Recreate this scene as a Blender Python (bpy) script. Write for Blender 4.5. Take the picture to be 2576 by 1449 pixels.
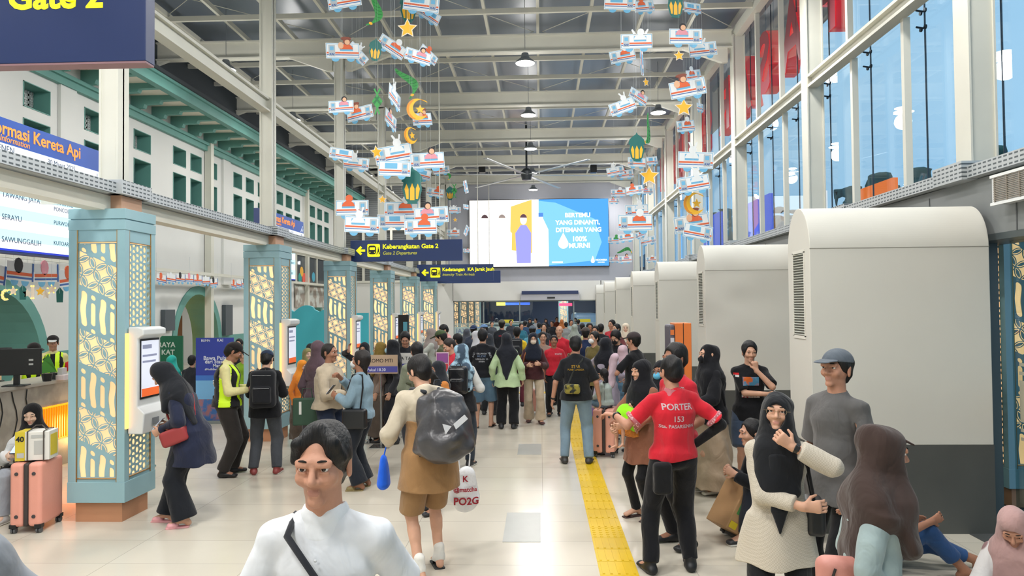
import bpy, math, random
import numpy as np
from mathutils import Vector, Matrix
V = Vector; R = math.radians
random.seed(7); rng = np.random.RandomState(5)
sc = bpy.context.scene; col = sc.collection
for o in list(bpy.data.objects): bpy.data.objects.remove(o)
# ---------------------------------------------------------------- camera
F = 1850.0; W = 2576.0; HH = 1449.0; CZ = 2.1; VX, VY, ROLL = 1360.0, 768.0, -0.0095
def _cam():
    d = V(((VX-W/2)/F, -(VY-HH/2)/F, -1)).normalized()
    du = Matrix.Rotation(ROLL, 3, 'Z') @ d
    th = math.atan2(-du.y, -du.z); psi = math.asin(du.x)
    return Matrix.Rotation(psi, 3, 'Z') @ Matrix.Rotation(math.pi/2+th, 3, 'X') @ Matrix.Rotation(ROLL, 3, 'Z')
CR = _cam()
cam = bpy.data.cameras.new('camera'); camo = bpy.data.objects.new('camera', cam); col.objects.link(camo)
camo.matrix_world = Matrix.Translation((0, 0, CZ)) @ CR.to_4x4()
cam.sensor_width = 36; cam.lens = 36*F/W; cam.clip_end = 400; cam.clip_start = 0.05
sc.camera = camo
def ray(x, y): return CR @ V(((x-W/2)/F, -(y-HH/2)/F, -1))
def at(x, y, Y):
    r = ray(x, y); return V((0, 0, CZ)) + r*(Y/r.y)
def fl(x, y):
    r = ray(x, y); t = -CZ/r.z; return V((r.x*t, r.y*t, 0))
# ---------------------------------------------------------------- world, exposure
sc.view_settings.view_transform = 'Standard'; sc.view_settings.look = 'None'
sc.view_settings.exposure = 0.30; sc.view_settings.gamma = 1.0; sc.view_settings.use_curve_mapping = False
sc.cycles.use_denoising = True; sc.cycles.use_adaptive_sampling = True; sc.cycles.adaptive_threshold = .025
sc.cycles.max_bounces = 7; sc.cycles.diffuse_bounces = 3; sc.cycles.glossy_bounces = 3; sc.cycles.transparent_max_bounces = 12
sc.cycles.caustics_reflective = False; sc.cycles.caustics_refractive = False
sc.cycles.sample_clamp_indirect = 6.0
def lin(c):
    if isinstance(c, str):
        c = c.lstrip('#'); c = [int(c[i:i+2], 16)/255 for i in (0, 2, 4)]
    return tuple((x/12.92 if x <= .04045 else ((x+.055)/1.055)**2.4) for x in c[:3])
w = bpy.data.worlds.new('evening_sky'); sc.world = w; w.use_nodes = True
nt = w.node_tree; nt.nodes.clear()
_o = nt.nodes.new('ShaderNodeOutputWorld'); _b = nt.nodes.new('ShaderNodeBackground'); nt.links.new(_b.outputs[0], _o.inputs[0])
_g = nt.nodes.new('ShaderNodeTexCoord'); _n = nt.nodes.new('ShaderNodeTexNoise'); _n.inputs['Scale'].default_value = 2.2; _n.inputs['Detail'].default_value = 4
_r = nt.nodes.new('ShaderNodeValToRGB'); nt.links.new(_g.outputs['Generated'], _n.inputs['Vector']); nt.links.new(_n.outputs['Fac'], _r.inputs['Fac'])
_r.color_ramp.elements[0].color = (*lin('#7fb4dc'), 1); _r.color_ramp.elements[1].color = (*lin('#b9dcf3'), 1)
_r.color_ramp.elements[0].position = .3; _r.color_ramp.elements[1].position = .7
nt.links.new(_r.outputs[0], _b.inputs['Color']); _b.inputs['Strength'].default_value = 1.0
# ---------------------------------------------------------------- light of the hall lamps (fixtures are built with the ceiling), plus added fill lights
LAMPS = [(x, y) for y in (2.2, 6.6, 10.9, 15.2, 19.4, 23.6, 27.9, 32) for x in (-.27, 3.15, -6.6)]
LAMPZ = 7.2
def hall_light(x, y, z, power, size=.5, colr=(1, .98, .95), name='hall_lamp_or_fill', rot=None):
    l = bpy.data.lights.new(name, 'AREA'); l.shape = 'DISK'; l.size = size; l.energy = power; l.color = colr
    o = bpy.data.objects.new(name, l); col.objects.link(o); o.location = (x, y, z)
    if rot: o.rotation_euler = rot
    return o
for (x, y) in LAMPS:
    hall_light(x, y, LAMPZ-.17, 62)
    l = bpy.data.lights.new('roof_fill_light', 'POINT'); l.energy = 30; l.shadow_soft_size = .2; l.color = (1, .98, .95)  # added point light under each lamp, brightens the roof and beams
    o = bpy.data.objects.new('roof_fill_light', l); col.objects.link(o); o.location = (x, y, LAMPZ-.42)
for y in (-3.5, 0.5, 4.6): hall_light(-2.5, y, 6.6, 190, 1.2)  # added fill lights without fixtures, brighten faces turned to the camera
# ---------------------------------------------------------------- helpers
_M = {}
def mat(name, c='#888888', rough=.6, metal=0., em=0., emc=None, bump=0., bs=30., var=0., vs=3., spec=.5, alpha=1., sheen=0., c2=None, pat=None, ps=10., coat=0., stretch=(1, 1, 1), bd=.02):
    if name in _M: return _M[name]
    m = bpy.data.materials.new(name); m.use_nodes = True; n = m.node_tree.nodes; L = m.node_tree.links
    b = n['Principled BSDF']; cc = lin(c)
    b.inputs['Base Color'].default_value = (*cc, 1); b.inputs['Roughness'].default_value = rough; b.inputs['Metallic'].default_value = metal
    b.inputs['Specular IOR Level'].default_value = spec
    if coat: b.inputs['Coat Weight'].default_value = coat
    if sheen: b.inputs['Sheen Weight'].default_value = sheen
    if em: b.inputs['Emission Color'].default_value = (*lin(emc or c), 1); b.inputs['Emission Strength'].default_value = em
    tc = n.new('ShaderNodeTexCoord')
    if bump:
        t = n.new('ShaderNodeTexNoise'); t.inputs['Scale'].default_value = bs; t.inputs['Detail'].default_value = 3.2; t.inputs['Distortion'].default_value = .7 if bd > .025 else 0
        mp = n.new('ShaderNodeMapping'); mp.inputs['Scale'].default_value = stretch; L.new(tc.outputs['Object'], mp.inputs['Vector']); L.new(mp.outputs[0], t.inputs['Vector']); bm = n.new('ShaderNodeBump'); bm.inputs['Strength'].default_value = bump; bm.inputs['Distance'].default_value = bd
        L.new(t.outputs['Fac'], bm.inputs['Height']); L.new(bm.outputs[0], b.inputs['Normal'])
    if var or c2:
        if pat == 'voronoi':
            t = n.new('ShaderNodeTexVoronoi'); t.inputs['Scale'].default_value = ps; fac = t.outputs['Distance']
        elif pat == 'wave':
            t = n.new('ShaderNodeTexWave'); t.inputs['Scale'].default_value = ps; t.bands_direction = 'X'; fac = t.outputs['Fac']
        elif pat == 'wavez':
            t = n.new('ShaderNodeTexWave'); t.inputs['Scale'].default_value = ps; t.bands_direction = 'Z'; fac = t.outputs['Fac']
        elif pat == 'check':
            t = n.new('ShaderNodeTexChecker'); t.inputs['Scale'].default_value = ps; fac = t.outputs['Fac']
        else:
            t = n.new('ShaderNodeTexNoise'); t.inputs['Scale'].default_value = ps if c2 else vs; t.inputs['Detail'].default_value = 5; fac = t.outputs['Fac']
        L.new(tc.outputs['Object'], t.inputs['Vector'])
        rp = n.new('ShaderNodeValToRGB'); L.new(fac, rp.inputs['Fac'])
        if c2:
            e = lin(c2); rp.color_ramp.elements[0].color = (*e, 1); rp.color_ramp.elements[1].color = (*cc, 1)
            lo, hi = {'voronoi': (.28, .4), 'wave': (.45, .55), 'wavez': (.45, .55), 'check': (.4, .6)}.get(pat, (.46, .56))
            rp.color_ramp.elements[0].position = lo; rp.color_ramp.elements[1].position = hi
        else:
            rp.color_ramp.elements[0].color = (*[x*(1-var) for x in cc], 1); rp.color_ramp.elements[1].color = (*[min(1, x*(1+var)) for x in cc], 1)
            rp.color_ramp.elements[0].position = .3; rp.color_ramp.elements[1].position = .7
        L.new(rp.outputs[0], b.inputs['Base Color'])
    _M[name] = m; return m
def glass(name, tint='#e4f2f8', refl=1.0, rough=0.0):
    if name in _M: return _M[name]
    m = bpy.data.materials.new(name); m.use_nodes = True; n = m.node_tree.nodes; L = m.node_tree.links; n.clear()
    o = n.new('ShaderNodeOutputMaterial'); mx = n.new('ShaderNodeMixShader'); t = n.new('ShaderNodeBsdfTransparent'); g = n.new('ShaderNodeBsdfGlossy')
    f = n.new('ShaderNodeLayerWeight'); f.inputs['Blend'].default_value = .5; p = n.new('ShaderNodeMath'); p.operation = 'POWER'; p.inputs[1].default_value = 3.5
    q = n.new('ShaderNodeMath'); q.operation = 'MULTIPLY_ADD'; q.inputs[1].default_value = .55; q.inputs[2].default_value = .035*refl
    t.inputs[0].default_value = (*lin(tint), 1); g.inputs['Roughness'].default_value = rough
    L.new(f.outputs['Facing'], p.inputs[0]); L.new(p.outputs[0], q.inputs[0]); L.new(q.outputs[0], mx.inputs[0]); L.new(t.outputs[0], mx.inputs[1]); L.new(g.outputs[0], mx.inputs[2]); L.new(mx.outputs[0], o.inputs[0])
    _M[name] = m; return m
def cloth(c, **k):
    nm = 'cloth_'+str(c).strip('#')+('_'+k.get('pat', 'p')+str(k.get('c2')).strip('#') if k.get('c2') else '')
    k.setdefault('rough', .88); k.setdefault('bump', .75); k.setdefault('bs', 6); k.setdefault('stretch', (1.2, 1.2, .8)); k.setdefault('bd', .03); k.setdefault('sheen', .15); k.setdefault('spec', .2)
    if 'c2' not in k: k.setdefault('var', .12); k.setdefault('vs', 7)
    return mat(nm, c, **k)
def tag(o, label=None, cat=None, group=None, kind=None):
    for k, v in (('label', label), ('category', cat), ('group', group), ('kind', kind)):
        if v: o[k] = v
    return o
def empty(name, loc=(0, 0, 0), rz=0, label=None, cat=None, group=None):
    o = bpy.data.objects.new(name, None); col.objects.link(o); o.location = loc; o.rotation_euler = (0, 0, rz); o.empty_display_size = .1
    return tag(o, label, cat, group)
def link(name, me, mats=None, parent=None, smooth=False, bevel=0, seg=2):
    o = bpy.data.objects.new(name, me); col.objects.link(o)
    if mats is not None:
        for m in (mats if isinstance(mats, (list, tuple)) else [mats]): me.materials.append(m)
    if smooth: me.polygons.foreach_set('use_smooth', [True]*len(me.polygons))
    if parent: o.parent = parent
    if bevel:
        b = o.modifiers.new('bevel', 'BEVEL'); b.width = bevel; b.segments = seg; b.limit_method = 'ANGLE'; b.angle_limit = R(40)
    return o
def frame_of(w, hint=None):
    w = V(w).normalized(); h = V(hint) if hint is not None else (V((1, 0, 0)) if abs(w.x) < .9 else V((0, 1, 0)))
    u = h - w*h.dot(w)
    if u.length < .05*h.length: h = V((0, 1, 0)) if abs(w.y) < .9 else V((0, 0, 1)); u = h - w*h.dot(w)
    u = u.normalized(); return u, w.cross(u), w
class MB:
    def __init__(s): s.v = []; s.f = []; s.m = []; s.mi = 0
    def add(s, vs, fs):
        b = len(s.v); s.v += [tuple(x) for x in vs]; s.f += [tuple(i+b for i in f) for f in fs]; s.m += [s.mi]*len(fs); return s
    def box(s, c, d, rz=0, M=None):
        x, y, z = d[0]/2, d[1]/2, d[2]/2; M = M or Matrix.Rotation(rz, 3, 'Z'); c = V(c)
        vs = [c + M @ V((i*x, j*y, k*z)) for i in (-1, 1) for j in (-1, 1) for k in (-1, 1)]
        return s.add(vs, [(0, 1, 3, 2), (4, 6, 7, 5), (0, 4, 5, 1), (2, 3, 7, 6), (0, 2, 6, 4), (1, 5, 7, 3)])
    def b2(s, x0, x1, y0, y1, z0, z1): return s.box(((x0+x1)/2, (y0+y1)/2, (z0+z1)/2), (abs(x1-x0), abs(y1-y0), abs(z1-z0)))
    def cyl(s, A, B, r, r2=None, n=12, cap=True):
        A, B = V(A), V(B); r2 = r if r2 is None else r2; u, v, w = frame_of(B-A); vs = []
        for P, q in ((A, r), (B, r2)):
            vs += [P + u*(q*math.cos(2*math.pi*i/n)) + v*(q*math.sin(2*math.pi*i/n)) for i in range(n)]
        fs = [(i, (i+1) % n, n+(i+1) % n, n+i) for i in range(n)]
        if cap: fs += [tuple(reversed(range(n))), tuple(range(n, 2*n))]
        return s.add(vs, fs)
    def bar(s, A, B, wd, ht, hint=(0, 0, 1)):
        A, B = V(A), V(B); w = (B-A); u, v, ww = frame_of(w, hint); L = w.length
        M = Matrix((v, u, ww)).transposed(); return s.box((A+B)/2, (wd, ht, L), M=M)
    def tube(s, pts, r, n=8):
        pts = [V(p) for p in pts]; rs = r if isinstance(r, (list, tuple)) else [r]*len(pts); vs = []; fs = []; u = None
        for i, p in enumerate(pts):
            d = (pts[min(i+1, len(pts)-1)] - pts[max(i-1, 0)]).normalized(); u0, v0, _ = frame_of(d, u); u = u0
            vs += [p + u0*(rs[i]*math.cos(2*math.pi*j/n)) + v0*(rs[i]*math.sin(2*math.pi*j/n)) for j in range(n)]
        for i in range(len(pts)-1):
            fs += [(i*n+j, i*n+(j+1) % n, (i+1)*n+(j+1) % n, (i+1)*n+j) for j in range(n)]
        fs += [tuple(reversed(range(n))), tuple(range((len(pts)-1)*n, len(pts)*n))]
        return s.add(vs, fs)
    def lathe(s, c, prof, n=24, axis='Z'):
        c = V(c); vs = []; fs = []
        for (r, h) in prof:
            for j in range(n):
                a = 2*math.pi*j/n; p = V((r*math.cos(a), r*math.sin(a), h))
                if axis == 'Y': p = V((p.x, p.z, p.y))
                if axis == 'X': p = V((p.z, p.x, p.y))
                vs.append(c+p)
        for i in range(len(prof)-1):
            fs += [(i*n+j, i*n+(j+1) % n, (i+1)*n+(j+1) % n, (i+1)*n+j) for j in range(n)]
        fs += [tuple(reversed(range(n))), tuple(range((len(prof)-1)*n, len(prof)*n))]
        return s.add(vs, fs)
    def prism(s, pts, M, t):      # polygon (x,y) in frame M (4x4), thickness t along local z
        n = len(pts); vs = [M @ V((p[0], p[1], z)) for z in (0, t) for p in pts]
        return s.add(vs, [tuple(reversed(range(n))), tuple(range(n, 2*n))] + [(i, (i+1) % n, n+(i+1) % n, n+i) for i in range(n)])
    def mesh(s, name='m'):
        me = bpy.data.meshes.new(name); me.from_pydata(s.v, [], s.f); me.polygons.foreach_set('material_index', s.m); me.update(); return me
    def build(s, name, mats, parent=None, smooth=False, bevel=0, seg=2): return link(name, s.mesh(name), mats, parent, smooth, bevel, seg)
def struct(name, mb, m, **k): return tag(mb.build(name, m, **k), kind='structure')
# frames for flat things: FX faces +X (reads along +Y), FM faces -Y (reads along +X), N faces -X (reads along -Y)
def fr(o, n='cam', rz=0, roll=0):
    base = {'cam': Matrix(((1, 0, 0), (0, 0, -1), (0, 1, 0))), 'px': Matrix(((0, 0, 1), (1, 0, 0), (0, 1, 0))), 'nx': Matrix(((0, 0, -1), (-1, 0, 0), (0, 1, 0))), 'py': Matrix(((-1, 0, 0), (0, 0, 1), (0, 1, 0)))}[n]
    return Matrix.Translation(V(o)) @ (Matrix.Rotation(rz, 3, 'Z') @ base @ Matrix.Rotation(roll, 3, 'Z')).to_4x4()
def text_mesh(s, size, M, ext=.003, bold=0., shear=0., align='LEFT', mirror=False, space=1.0):
    cu = bpy.data.curves.new('writing', 'FONT'); cu.body = s; cu.size = size; cu.extrude = ext; cu.offset = bold*size; cu.shear = shear; cu.align_x = align
    cu.resolution_u = 3; cu.space_character = space
    o = bpy.data.objects.new('writing', cu); me = bpy.data.meshes.new_from_object(o); bpy.data.objects.remove(o); bpy.data.curves.remove(cu)
    if mirror: me.transform(Matrix.Scale(-1, 4, V((1, 0, 0)))); me.flip_normals()
    me.transform(M); return me
def text(s, size, M, m, parent=None, name='lettering', **k): return link(name, text_mesh(s, size, M, **k), m, parent)
def rrect(w, h, r, n=5, cx=0, cy=0):
    pts = []
    for (sx, sy, a0) in ((1, 1, 0), (-1, 1, 90), (-1, -1, 180), (1, -1, 270)):
        for i in range(n+1):
            a = R(a0+90*i/n); pts.append((cx+sx*(w/2-r)+r*math.cos(a), cy+sy*(h/2-r)+r*math.sin(a)))
    return pts
def copy_tree(o, parent=None):
    c = o.copy(); col.objects.link(c); c.parent = parent
    for ch in o.children: copy_tree(ch, c)
    return c
# ---------------------------------------------------------------- implicit surfaces -> mesh
def P(A, B, ra, rb=None, side=(1, 0, 0), k=.02, op='+'):
    rb = ra if rb is None else rb
    f = lambda r: (r, r, r) if not isinstance(r, (tuple, list)) else (tuple(r) if len(r) == 3 else (r[0], r[1], min(r)))
    return [op, V(A), V(B), f(ra), f(rb), V(side), k]
def BX(c, half, r, M=None, k=.01, op='+'): return [op+'b', V(c), tuple(half), r, M or Matrix.Identity(3), k]
def PL(p, n, k=.004): return ['pl', V(p), V(n).normalized(), k]
def _smin(a, b, k):
    h = np.clip(.5+.5*(b-a)/k, 0, 1); return b*(1-h)+a*h-k*h*(1-h)
def sdf(prims, vox, noise=0., seed=0, nf=9., clipz=None):
    lo = V((1e9,)*3); hi = V((-1e9,)*3)
    for p in prims:
        if p[0] == '+':
            r = max(max(p[3]), max(p[4]))
            for q in (p[1], p[2]):
                for i in range(3): lo[i] = min(lo[i], q[i]-r); hi[i] = max(hi[i], q[i]+r)
        elif p[0] == '+b':
            r = V(p[2]).length
            for i in range(3): lo[i] = min(lo[i], p[1][i]-r); hi[i] = max(hi[i], p[1][i]+r)
    if clipz is not None: lo.z = max(lo.z, clipz)
    mg = 2*vox+noise*2; lo -= V((mg,)*3); hi += V((mg,)*3)
    n = [int((hi[i]-lo[i])/vox)+2 for i in range(3)]
    ax = [(lo[i]+vox*np.arange(n[i])).astype(np.float32) for i in range(3)]
    D = np.full(n, .25, np.float32)
    for p in prims:
        op = p[0]
        if op == 'pl':
            _, q, nn, k = p
            d = (nn.x*(ax[0]-q.x))[:, None, None]+(nn.y*(ax[1]-q.y))[None, :, None]+(nn.z*(ax[2]-q.z))[None, None, :]
            D = -_smin(-D, -d, k); continue
        if op[1:] == 'b':
            _, c, hf, r, M, k = p; rad = V(hf).length; pa = pb = c
        else:
            _, A, B, ra, rb, sd, k = p; rad = max(max(ra), max(rb)); pa, pb = A, B
        m = rad+k*1.5+3*vox; sl = []
        for i in range(3):
            a = int(max(0, math.floor((min(pa[i], pb[i])-m-lo[i])/vox))); b = int(min(n[i], math.ceil((max(pa[i], pb[i])+m-lo[i])/vox)+1)); sl.append(slice(a, max(a, b)))
        if any(x.stop <= x.start for x in sl): continue
        X = ax[0][sl[0]][:, None, None]; Y = ax[1][sl[1]][None, :, None]; Z = ax[2][sl[2]][None, None, :]
        if op[1:] == 'b':
            X = X-c.x; Y = Y-c.y; Z = Z-c.z; q = []
            for i in range(3):
                cc = M.col[i]; q.append(np.abs(X*cc.x+Y*cc.y+Z*cc.z)-(hf[i]-r))
            out = np.sqrt(sum(np.maximum(x, 0)**2 for x in q)); ins = np.minimum(np.maximum(np.maximum(q[0], q[1]), q[2]), 0); d = out+ins-r
        else:
            AB = B-A; L = AB.length
            u, v, w = frame_of(AB if L > 1e-6 else ((0, 0, 1) if abs(sd.z) < .9 else (0, 1, 0)), sd)
            X = X-A.x; Y = Y-A.y; Z = Z-A.z
            a = X*u.x+Y*u.y+Z*u.z; b = X*v.x+Y*v.y+Z*v.z; c = X*w.x+Y*w.y+Z*w.z
            if L > 1e-6: t = np.clip(c/L, 0, 1); c = c-t*L; rx, ry, rz = [ra[i]+(rb[i]-ra[i])*t for i in range(3)]
            else: rx, ry, rz = ra
            a = a/rx; b = b/ry; c = c/rz; nn = np.sqrt(a*a+b*b+c*c)+1e-6; g = np.sqrt((a/rx)**2+(b/ry)**2+(c/rz)**2)+1e-6
            d = np.maximum(nn*(nn-1)/g, -min(min(ra), min(rb)))
        S = D[sl[0], sl[1], sl[2]]
        D[sl[0], sl[1], sl[2]] = _smin(S, d, k) if op[0] == '+' else -_smin(-S, d, k)
    if noise:
        rs = np.random.RandomState(seed)
        for j in range(5):
            f = rs.uniform(.5, 1.6, 3)*nf*rs.choice([-1, 1], 3); f[2] *= .6; ph = rs.uniform(0, 6.28)
            D += noise*.45*np.sin((f[0]*ax[0])[:, None, None]+(f[1]*ax[1])[None, :, None]+(f[2]*ax[2])[None, None, :]*1.0+ph+1.3*np.sin(ax[2]*nf*.7+ph)[None, None, :]).astype(np.float32)
    D[0] = D[-1] = .2; D[:, 0] = D[:, -1] = .2; D[:, :, 0] = D[:, :, -1] = .2
    s = D < 0; cnt = np.zeros([x-1 for x in n], np.int8)
    offs = [(i, j, k) for i in (0, 1) for j in (0, 1) for k in (0, 1)]
    for (i, j, k) in offs: cnt += s[i:n[0]-1+i, j:n[1]-1+j, k:n[2]-1+k]
    act = (cnt > 0) & (cnt < 8); I = np.argwhere(act)
    if len(I) == 0: return None
    idx = np.full(act.shape, -1, np.int32); idx[act] = np.arange(len(I))
    vals = {o: D[I[:, 0]+o[0], I[:, 1]+o[1], I[:, 2]+o[2]] for o in offs}
    acc = np.zeros((len(I), 3)); ct = np.zeros(len(I))
    for a in offs:
        for e in range(3):
            if a[e] == 0:
                b = tuple(1 if q == e else a[q] for q in range(3)); va, vb = vals[a], vals[b]; cr = (va < 0) != (vb < 0)
                t = np.where(cr, va/np.where(cr, va-vb, 1), 0)
                pos = np.tile(np.array(a, float), (len(I), 1)); pos[:, e] = t
                acc += pos*cr[:, None]; ct += cr
    vs = (acc/ct[:, None]+I)*vox+np.array(lo)[None]
    quads = []
    for e in range(3):
        sh = [n[q]-1 for q in range(3)]; u, v = [(1, 2), (2, 0), (0, 1)][e]
        A = s[tuple(slice(0, n[q]-1) for q in range(3))]; B = s[tuple(slice(1, n[q]) if q == e else slice(0, n[q]-1) for q in range(3))]
        E = np.argwhere(A != B); E = E[(E[:, u] > 0) & (E[:, v] > 0)]
        if len(E) == 0: continue
        du = np.eye(3, dtype=int)[u]; dv = np.eye(3, dtype=int)[v]; g = lambda q: idx[q[:, 0], q[:, 1], q[:, 2]]
        q = np.stack([g(E), g(E-du), g(E-du-dv), g(E-dv)], 1); inside = A[E[:, 0], E[:, 1], E[:, 2]]
        q[~inside] = q[~inside][:, ::-1]; quads.append(q)
    q = np.concatenate(quads)
    me = bpy.data.meshes.new('m'); me.vertices.add(len(vs)); me.vertices.foreach_set('co', vs.astype(np.float32).ravel())
    me.loops.add(len(q)*4); me.loops.foreach_set('vertex_index', q.astype(np.int32).ravel()); me.polygons.add(len(q))
    me.polygons.foreach_set('loop_start', np.arange(0, len(q)*4, 4, dtype=np.int32)); me.polygons.foreach_set('use_smooth', np.ones(len(q), bool))
    me.update(calc_edges=True); me['c'] = 0
    return me
def sobj(name, prims, vox, m, parent=None, noise=0., seed=0, nf=9., loc=None, matfn=None):
    me = sdf(prims, vox, noise, seed, nf)
    if me is None: return None
    me.name = name; o = link(name, me, m, parent)
    if matfn:
        c = np.empty(len(me.polygons)*3, np.float32); me.polygons.foreach_get('center', c); c = c.reshape(-1, 3)
        me.polygons.foreach_set('material_index', matfn(c).astype(np.int32))
    if loc is not None: o.location = loc
    return o
# ---------------------------------------------------------------- people
SKIN = {'a': '#b98870', 'b': '#c89b82', 'c': '#9c6e57', 'd': '#dab8a2'}
def hairmat(c): return mat('hair_'+c.strip('#'), c, .5, bump=.5, bs=70, spec=.35, stretch=(2.5, 1.2, .35), bd=.01)
def ik(A, T, l1, l2, hint):
    d = T-A; L = min(d.length, (l1+l2)*.995); w = d.normalized(); T2 = A+w*L
    a = (l1*l1-l2*l2+L*L)/(2*L); h = math.sqrt(max(0, l1*l1-a*a)); hv = V(hint); p = hv-w*hv.dot(w)
    p = p.normalized() if p.length > 1e-4 else V((0, 1, 0)); return A+w*a+p*h, T2
def skeleton(po, fem):
    g = po.get; J = {}
    hip = V((0, 0, .905))+V(g('hip', (0, 0, 0))); J['P'] = hip
    Rl = Matrix.Rotation(R(g('lean', 0)), 3, 'X') @ Matrix.Rotation(R(g('sl', 0)), 3, 'Y'); U = Rl @ V((0, 0, 1))
    T = Matrix.Rotation(R(g('tw', 0)), 3, 'Z'); hr = Matrix.Rotation(R(g('hrot', 0)), 3, 'Z')
    S = T @ hr @ Rl @ V((1, 0, 0)); S = (S-U*S.dot(U)).normalized(); B = U.cross(S)      # B points backwards (+Y)
    SP = hr @ V((1, 0, 0)); BP = V((0, 0, 1)).cross(SP)
    J.update(U=U, S=S, B=B, SP=SP, BP=BP, sw=g('sw', .137 if fem else .156))
    J['w'] = hip+U*.16; J['c'] = hip+U*.35; J['n'] = hip+U*.515
    J['up'] = hip+U*.432
    for k, s in (('p', 1), ('n', -1)):
        sh = J['up']+S*(s*J['sw'])+U*(.01*g('shrug', 0)); wr = V(g('w'+k, (s*.245, -.05, .84)))
        if 'w'+k not in po: wr = V((s*(J['sw']+.07), -.05, .84))+V((hip.x, hip.y, hip.z-.905))+(J['up']-hip-V((0, 0, .432)))*.8
        e, wr = ik(sh, wr, .285, .255, V(g('e'+k, (s*.5, .8, -.3)))); J['sh'+k], J['el'+k], J['wr'+k] = sh, e, wr
        hj = hip+SP*(s*.092)-V((0, 0, .03)); an = V(g('f'+k, (s*.11, .02, .085)))
        kn, an = ik(hj, an, .425, .41, V(g('k'+k, (s*.08, -1, 0)))); J['hj'+k], J['kn'+k], J['an'+k] = hj, kn, an
        ta = R(g('t'+k, 12*s)); J['to'+k] = V((math.sin(ta), -math.cos(ta), g('tz'+k, 0)))
    Hr = Matrix((S, B, U)).transposed() @ Matrix.Rotation(R(g('hy', 0)), 3, 'Z') @ Matrix.Rotation(R(g('hp', 0)-g('lean', 0)*.5), 3, 'X') @ Matrix.Rotation(R(g('hr', 0)), 3, 'Y')
    J['H'] = Hr; J['hc'] = J['n']+U*.02+(Hr @ V((0, -.025, .125)))
    return J
def hnd(J, k, po, vox, fr_=1.0):
    s = 1 if k == 'p' else -1; w = J['wr'+k]; d = (w-J['el'+k]).normalized()
    if 'hd'+k in po: d = V(po['hd'+k]).normalized()
    nrm = V(po.get('hn'+k, (-s, -.2, 0))); nrm = (nrm-d*nrm.dot(d)).normalized(); sd = d.cross(nrm)  # palm normal, finger spread axis
    cu = po.get('cu'+k, .35); out = []; r = max(.0085, vox*.75)
    out.append(P(w-d*.02, w+d*.085, (.026, .017), (.040, .014), sd, .012))
    b = w+d*.085
    for i, (off, l) in enumerate(((-.030, .066), (-.010, .075), (.011, .070), (.031, .055))):
        p0 = b+sd*off; a1 = cu*1.15; d1 = d*math.cos(a1)+nrm*math.sin(a1); a2 = a1+cu*1.5+.08; d2 = d*math.cos(a2)+nrm*math.sin(a2)
        p1 = p0+d1*l*.55; p2 = p1+d2*l*.5; out += [P(p0-d*.015, p1, r*1.06, r, k=.004), P(p1, p2, r, r*.85, k=.004)]
    up = V((0, 0, 1)); fw = V((0, -1, 0)); ts = -1 if (sd.dot(fw)+.3*sd.dot(up)) < 0 else 1
    ts = po.get('th'+k, ts); q0 = w+d*.02+sd*(ts*.024); q1 = q0+(d*.6+sd*ts*.75+nrm*.35).normalized()*.040; q2 = q1+(d*.85+sd*ts*.25+nrm*.45).normalized()*.034
    out += [P(q0, q1, r*1.5, r*1.15, k=.008), P(q1, q2, r*1.15, r*.9, k=.004)]
    return out
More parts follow.
